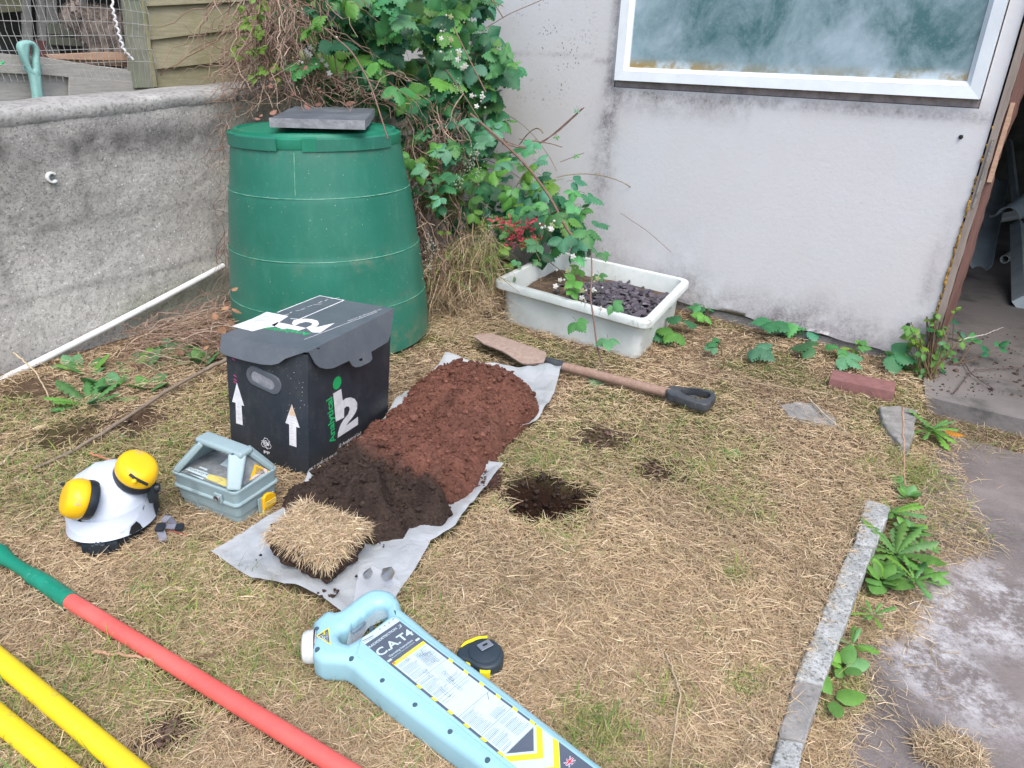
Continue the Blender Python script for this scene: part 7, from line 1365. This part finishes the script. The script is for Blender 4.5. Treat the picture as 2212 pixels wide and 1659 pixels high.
for t_ in ((190, 810, .06, 7, 'broad leaved weed nearest the garden wall on the left', 'round'), (165, 800, .05, 5, 'small dark leaved weed just under the white pipe', 'round'), (235, 850, .065, 8, 'bright green weed in the middle of the left weed patch', 'round'), (195, 882, .09, 10, 'large dandelion rosette above the dead cane', 'dan'), (325, 845, .07, 5, 'dark shiny weed touching the upper side of the dead cane', 'round'), (310, 800, .07, 8, 'dock like weed behind the dead cane', 'round'), (385, 770, .06, 8, 'leafy weed by the prunings heap', 'round'), (440, 790, .06, 7, 'weed just left of the sample box base', 'round'), (270, 960, .045, 8, 'yellowish clover like weed below the dead cane', 'round'), (250, 1010, .05, 9, 'green weed tuft above the helmet', 'nar'), (190, 1010, .08, 9, 'dandelion in the grass behind the white helmet', 'dan'), (420, 960, .04, 8, 'pale weed between the transmitter and the box', 'round'), (105, 920, .05, 5, 'dusty green weed on the bare soil at the left', 'round'), (60, 1060, .05, 6, 'small dandelion near the left edge beside the helmet', 'dan'), (395, 1325, .035, 3, 'pale round leaf weed in front of the sheet', 'round'), (330, 1345, .035, 7, 'small bright weed between helmet and red bar', 'nar'), (1580, 1000, .05, 4, 'two bright leaves in the open lawn right of the bare soil', 'round'), (1520, 1035, .05, 3, 'lone bright leaf lying beside the bare soil patch', 'round'), (505, 1125, .045, 5, 'small green weed just in front of the transmitter', 'nar'), (240, 1205, .02, 6, 'tiny green weed under the helmet adjuster knob', 'nar'), (1590, 1250, .02, 8, 'tiny vivid green weed in the open lawn left of the kerb', 'nar')): weed(*t_, br=.25, grp=LG if t_[0] < 520 else None)
n3 = NP(); addleaf(n3, LF[3], G(2040, 930, .0), (1, -.4, .1), up3, .06, np.array([.55, .24, .04])); tag(n3.obj('orange_leaf', M_leaf), 'bright orange dead leaf on the ground beside the garage step', 'leaf')
# clump of dry grass on the path, litter on step and path
g_ = G(2050, 1622, -.04); N = 1400; a = rng.uniform(0, 6.28, N); r = .055*np.sqrt(rng.random(N)); pos = np.column_stack([g_[0]+r*np.cos(a)*1.1, g_[1]+r*np.sin(a)*.75, -.042+rng.uniform(0, 1, N)*.022*(1-(r/.06)**2)]); tag(blades(pos, rng.uniform(.012, .035, N), rng.uniform(0, 6.28, N), rng.normal(.1, .3, N), rng.uniform(.0009, .0018, N), strawcol(N), .4, 'hay_clump'), 'small clump of dry cut grass dropped on the path', 'hay clump', kind='stuff')
q = []
while len(q) < 900:
    al, k = rng.uniform(-.2, 1.6), abs(rng.normal(0, .09)); q.append(K0+KD*al+KN*(k+.03))
q = np.array(q); N = len(q); tag(blades(np.column_stack([q, np.full(N, -.043)]), rng.uniform(.01, .05, N), rng.uniform(0, 6.28, N), np.abs(rng.normal(0, .1, N)), rng.uniform(.0008, .0017, N), strawcol(N)*.95, .4, 'path_litter'), 'loose straw scattered on the path beside the kerb', 'litter', kind='stuff')
q = np.array([G(rng.uniform(1990, 2260), rng.uniform(868, 985), -.04)[:2] for _ in range(2600)]); k = (q[:, 0]-a_[0]*0); N = len(q); c_ = strawcol(N)*.75; m_ = rng.random(N) < .25; c_[m_] = PALG[rng.integers(0, 5, m_.sum())]
slab_n = nn if nn[1] < 0 else -nn; s0_ = G(2018, 863, 0); dist = (q-s0_[:2])@slab_n[:2]; kk = (dist > .01) & (dist < .30); q = q[kk]; c_ = c_[kk]; N = len(q)
tag(blades(np.column_stack([q, np.full(N, -.05)]), rng.uniform(.01, .045, N), rng.uniform(0, 6.28, N), np.abs(rng.normal(.2, .3, N)), rng.uniform(.0009, .002, N), c_, .4, 'step_litter'), 'dry grass and dirt caught in the gap below the garage step', 'litter', kind='stuff')
q = np.array([G(rng.uniform(2010, 2250), 690+170*rng.random()**.6, .0)[:2] for _ in range(260)]); rad = rng.gamma(1.6, .0016, len(q))+.0008; tag(clods(np.column_stack([q, np.full(len(q), .005)]), np.repeat([[.12, .09, .075]], len(q), 0)*rng.uniform(.5, 1.5, (len(q), 1)), rad, None, 'floor_debris'), 'small brown bits of debris scattered over the garage floor', 'debris', kind='stuff')
N = 260; q = np.array([G(rng.uniform(1150, 1330), rng.uniform(606, 640), .1)[:2] for _ in range(N)]); tag(blades(np.column_stack([q, np.full(N, .10)+rng.uniform(0, .02, N)]), rng.uniform(.02, .06, N), rng.uniform(0, 6.28, N), np.abs(rng.normal(.1, .2, N)), rng.uniform(.001, .002, N), strawcol(N)*.7, .4, 'tub_litter'), 'dry brown stalks lying in the left half of the white tub', 'litter', kind='stuff')
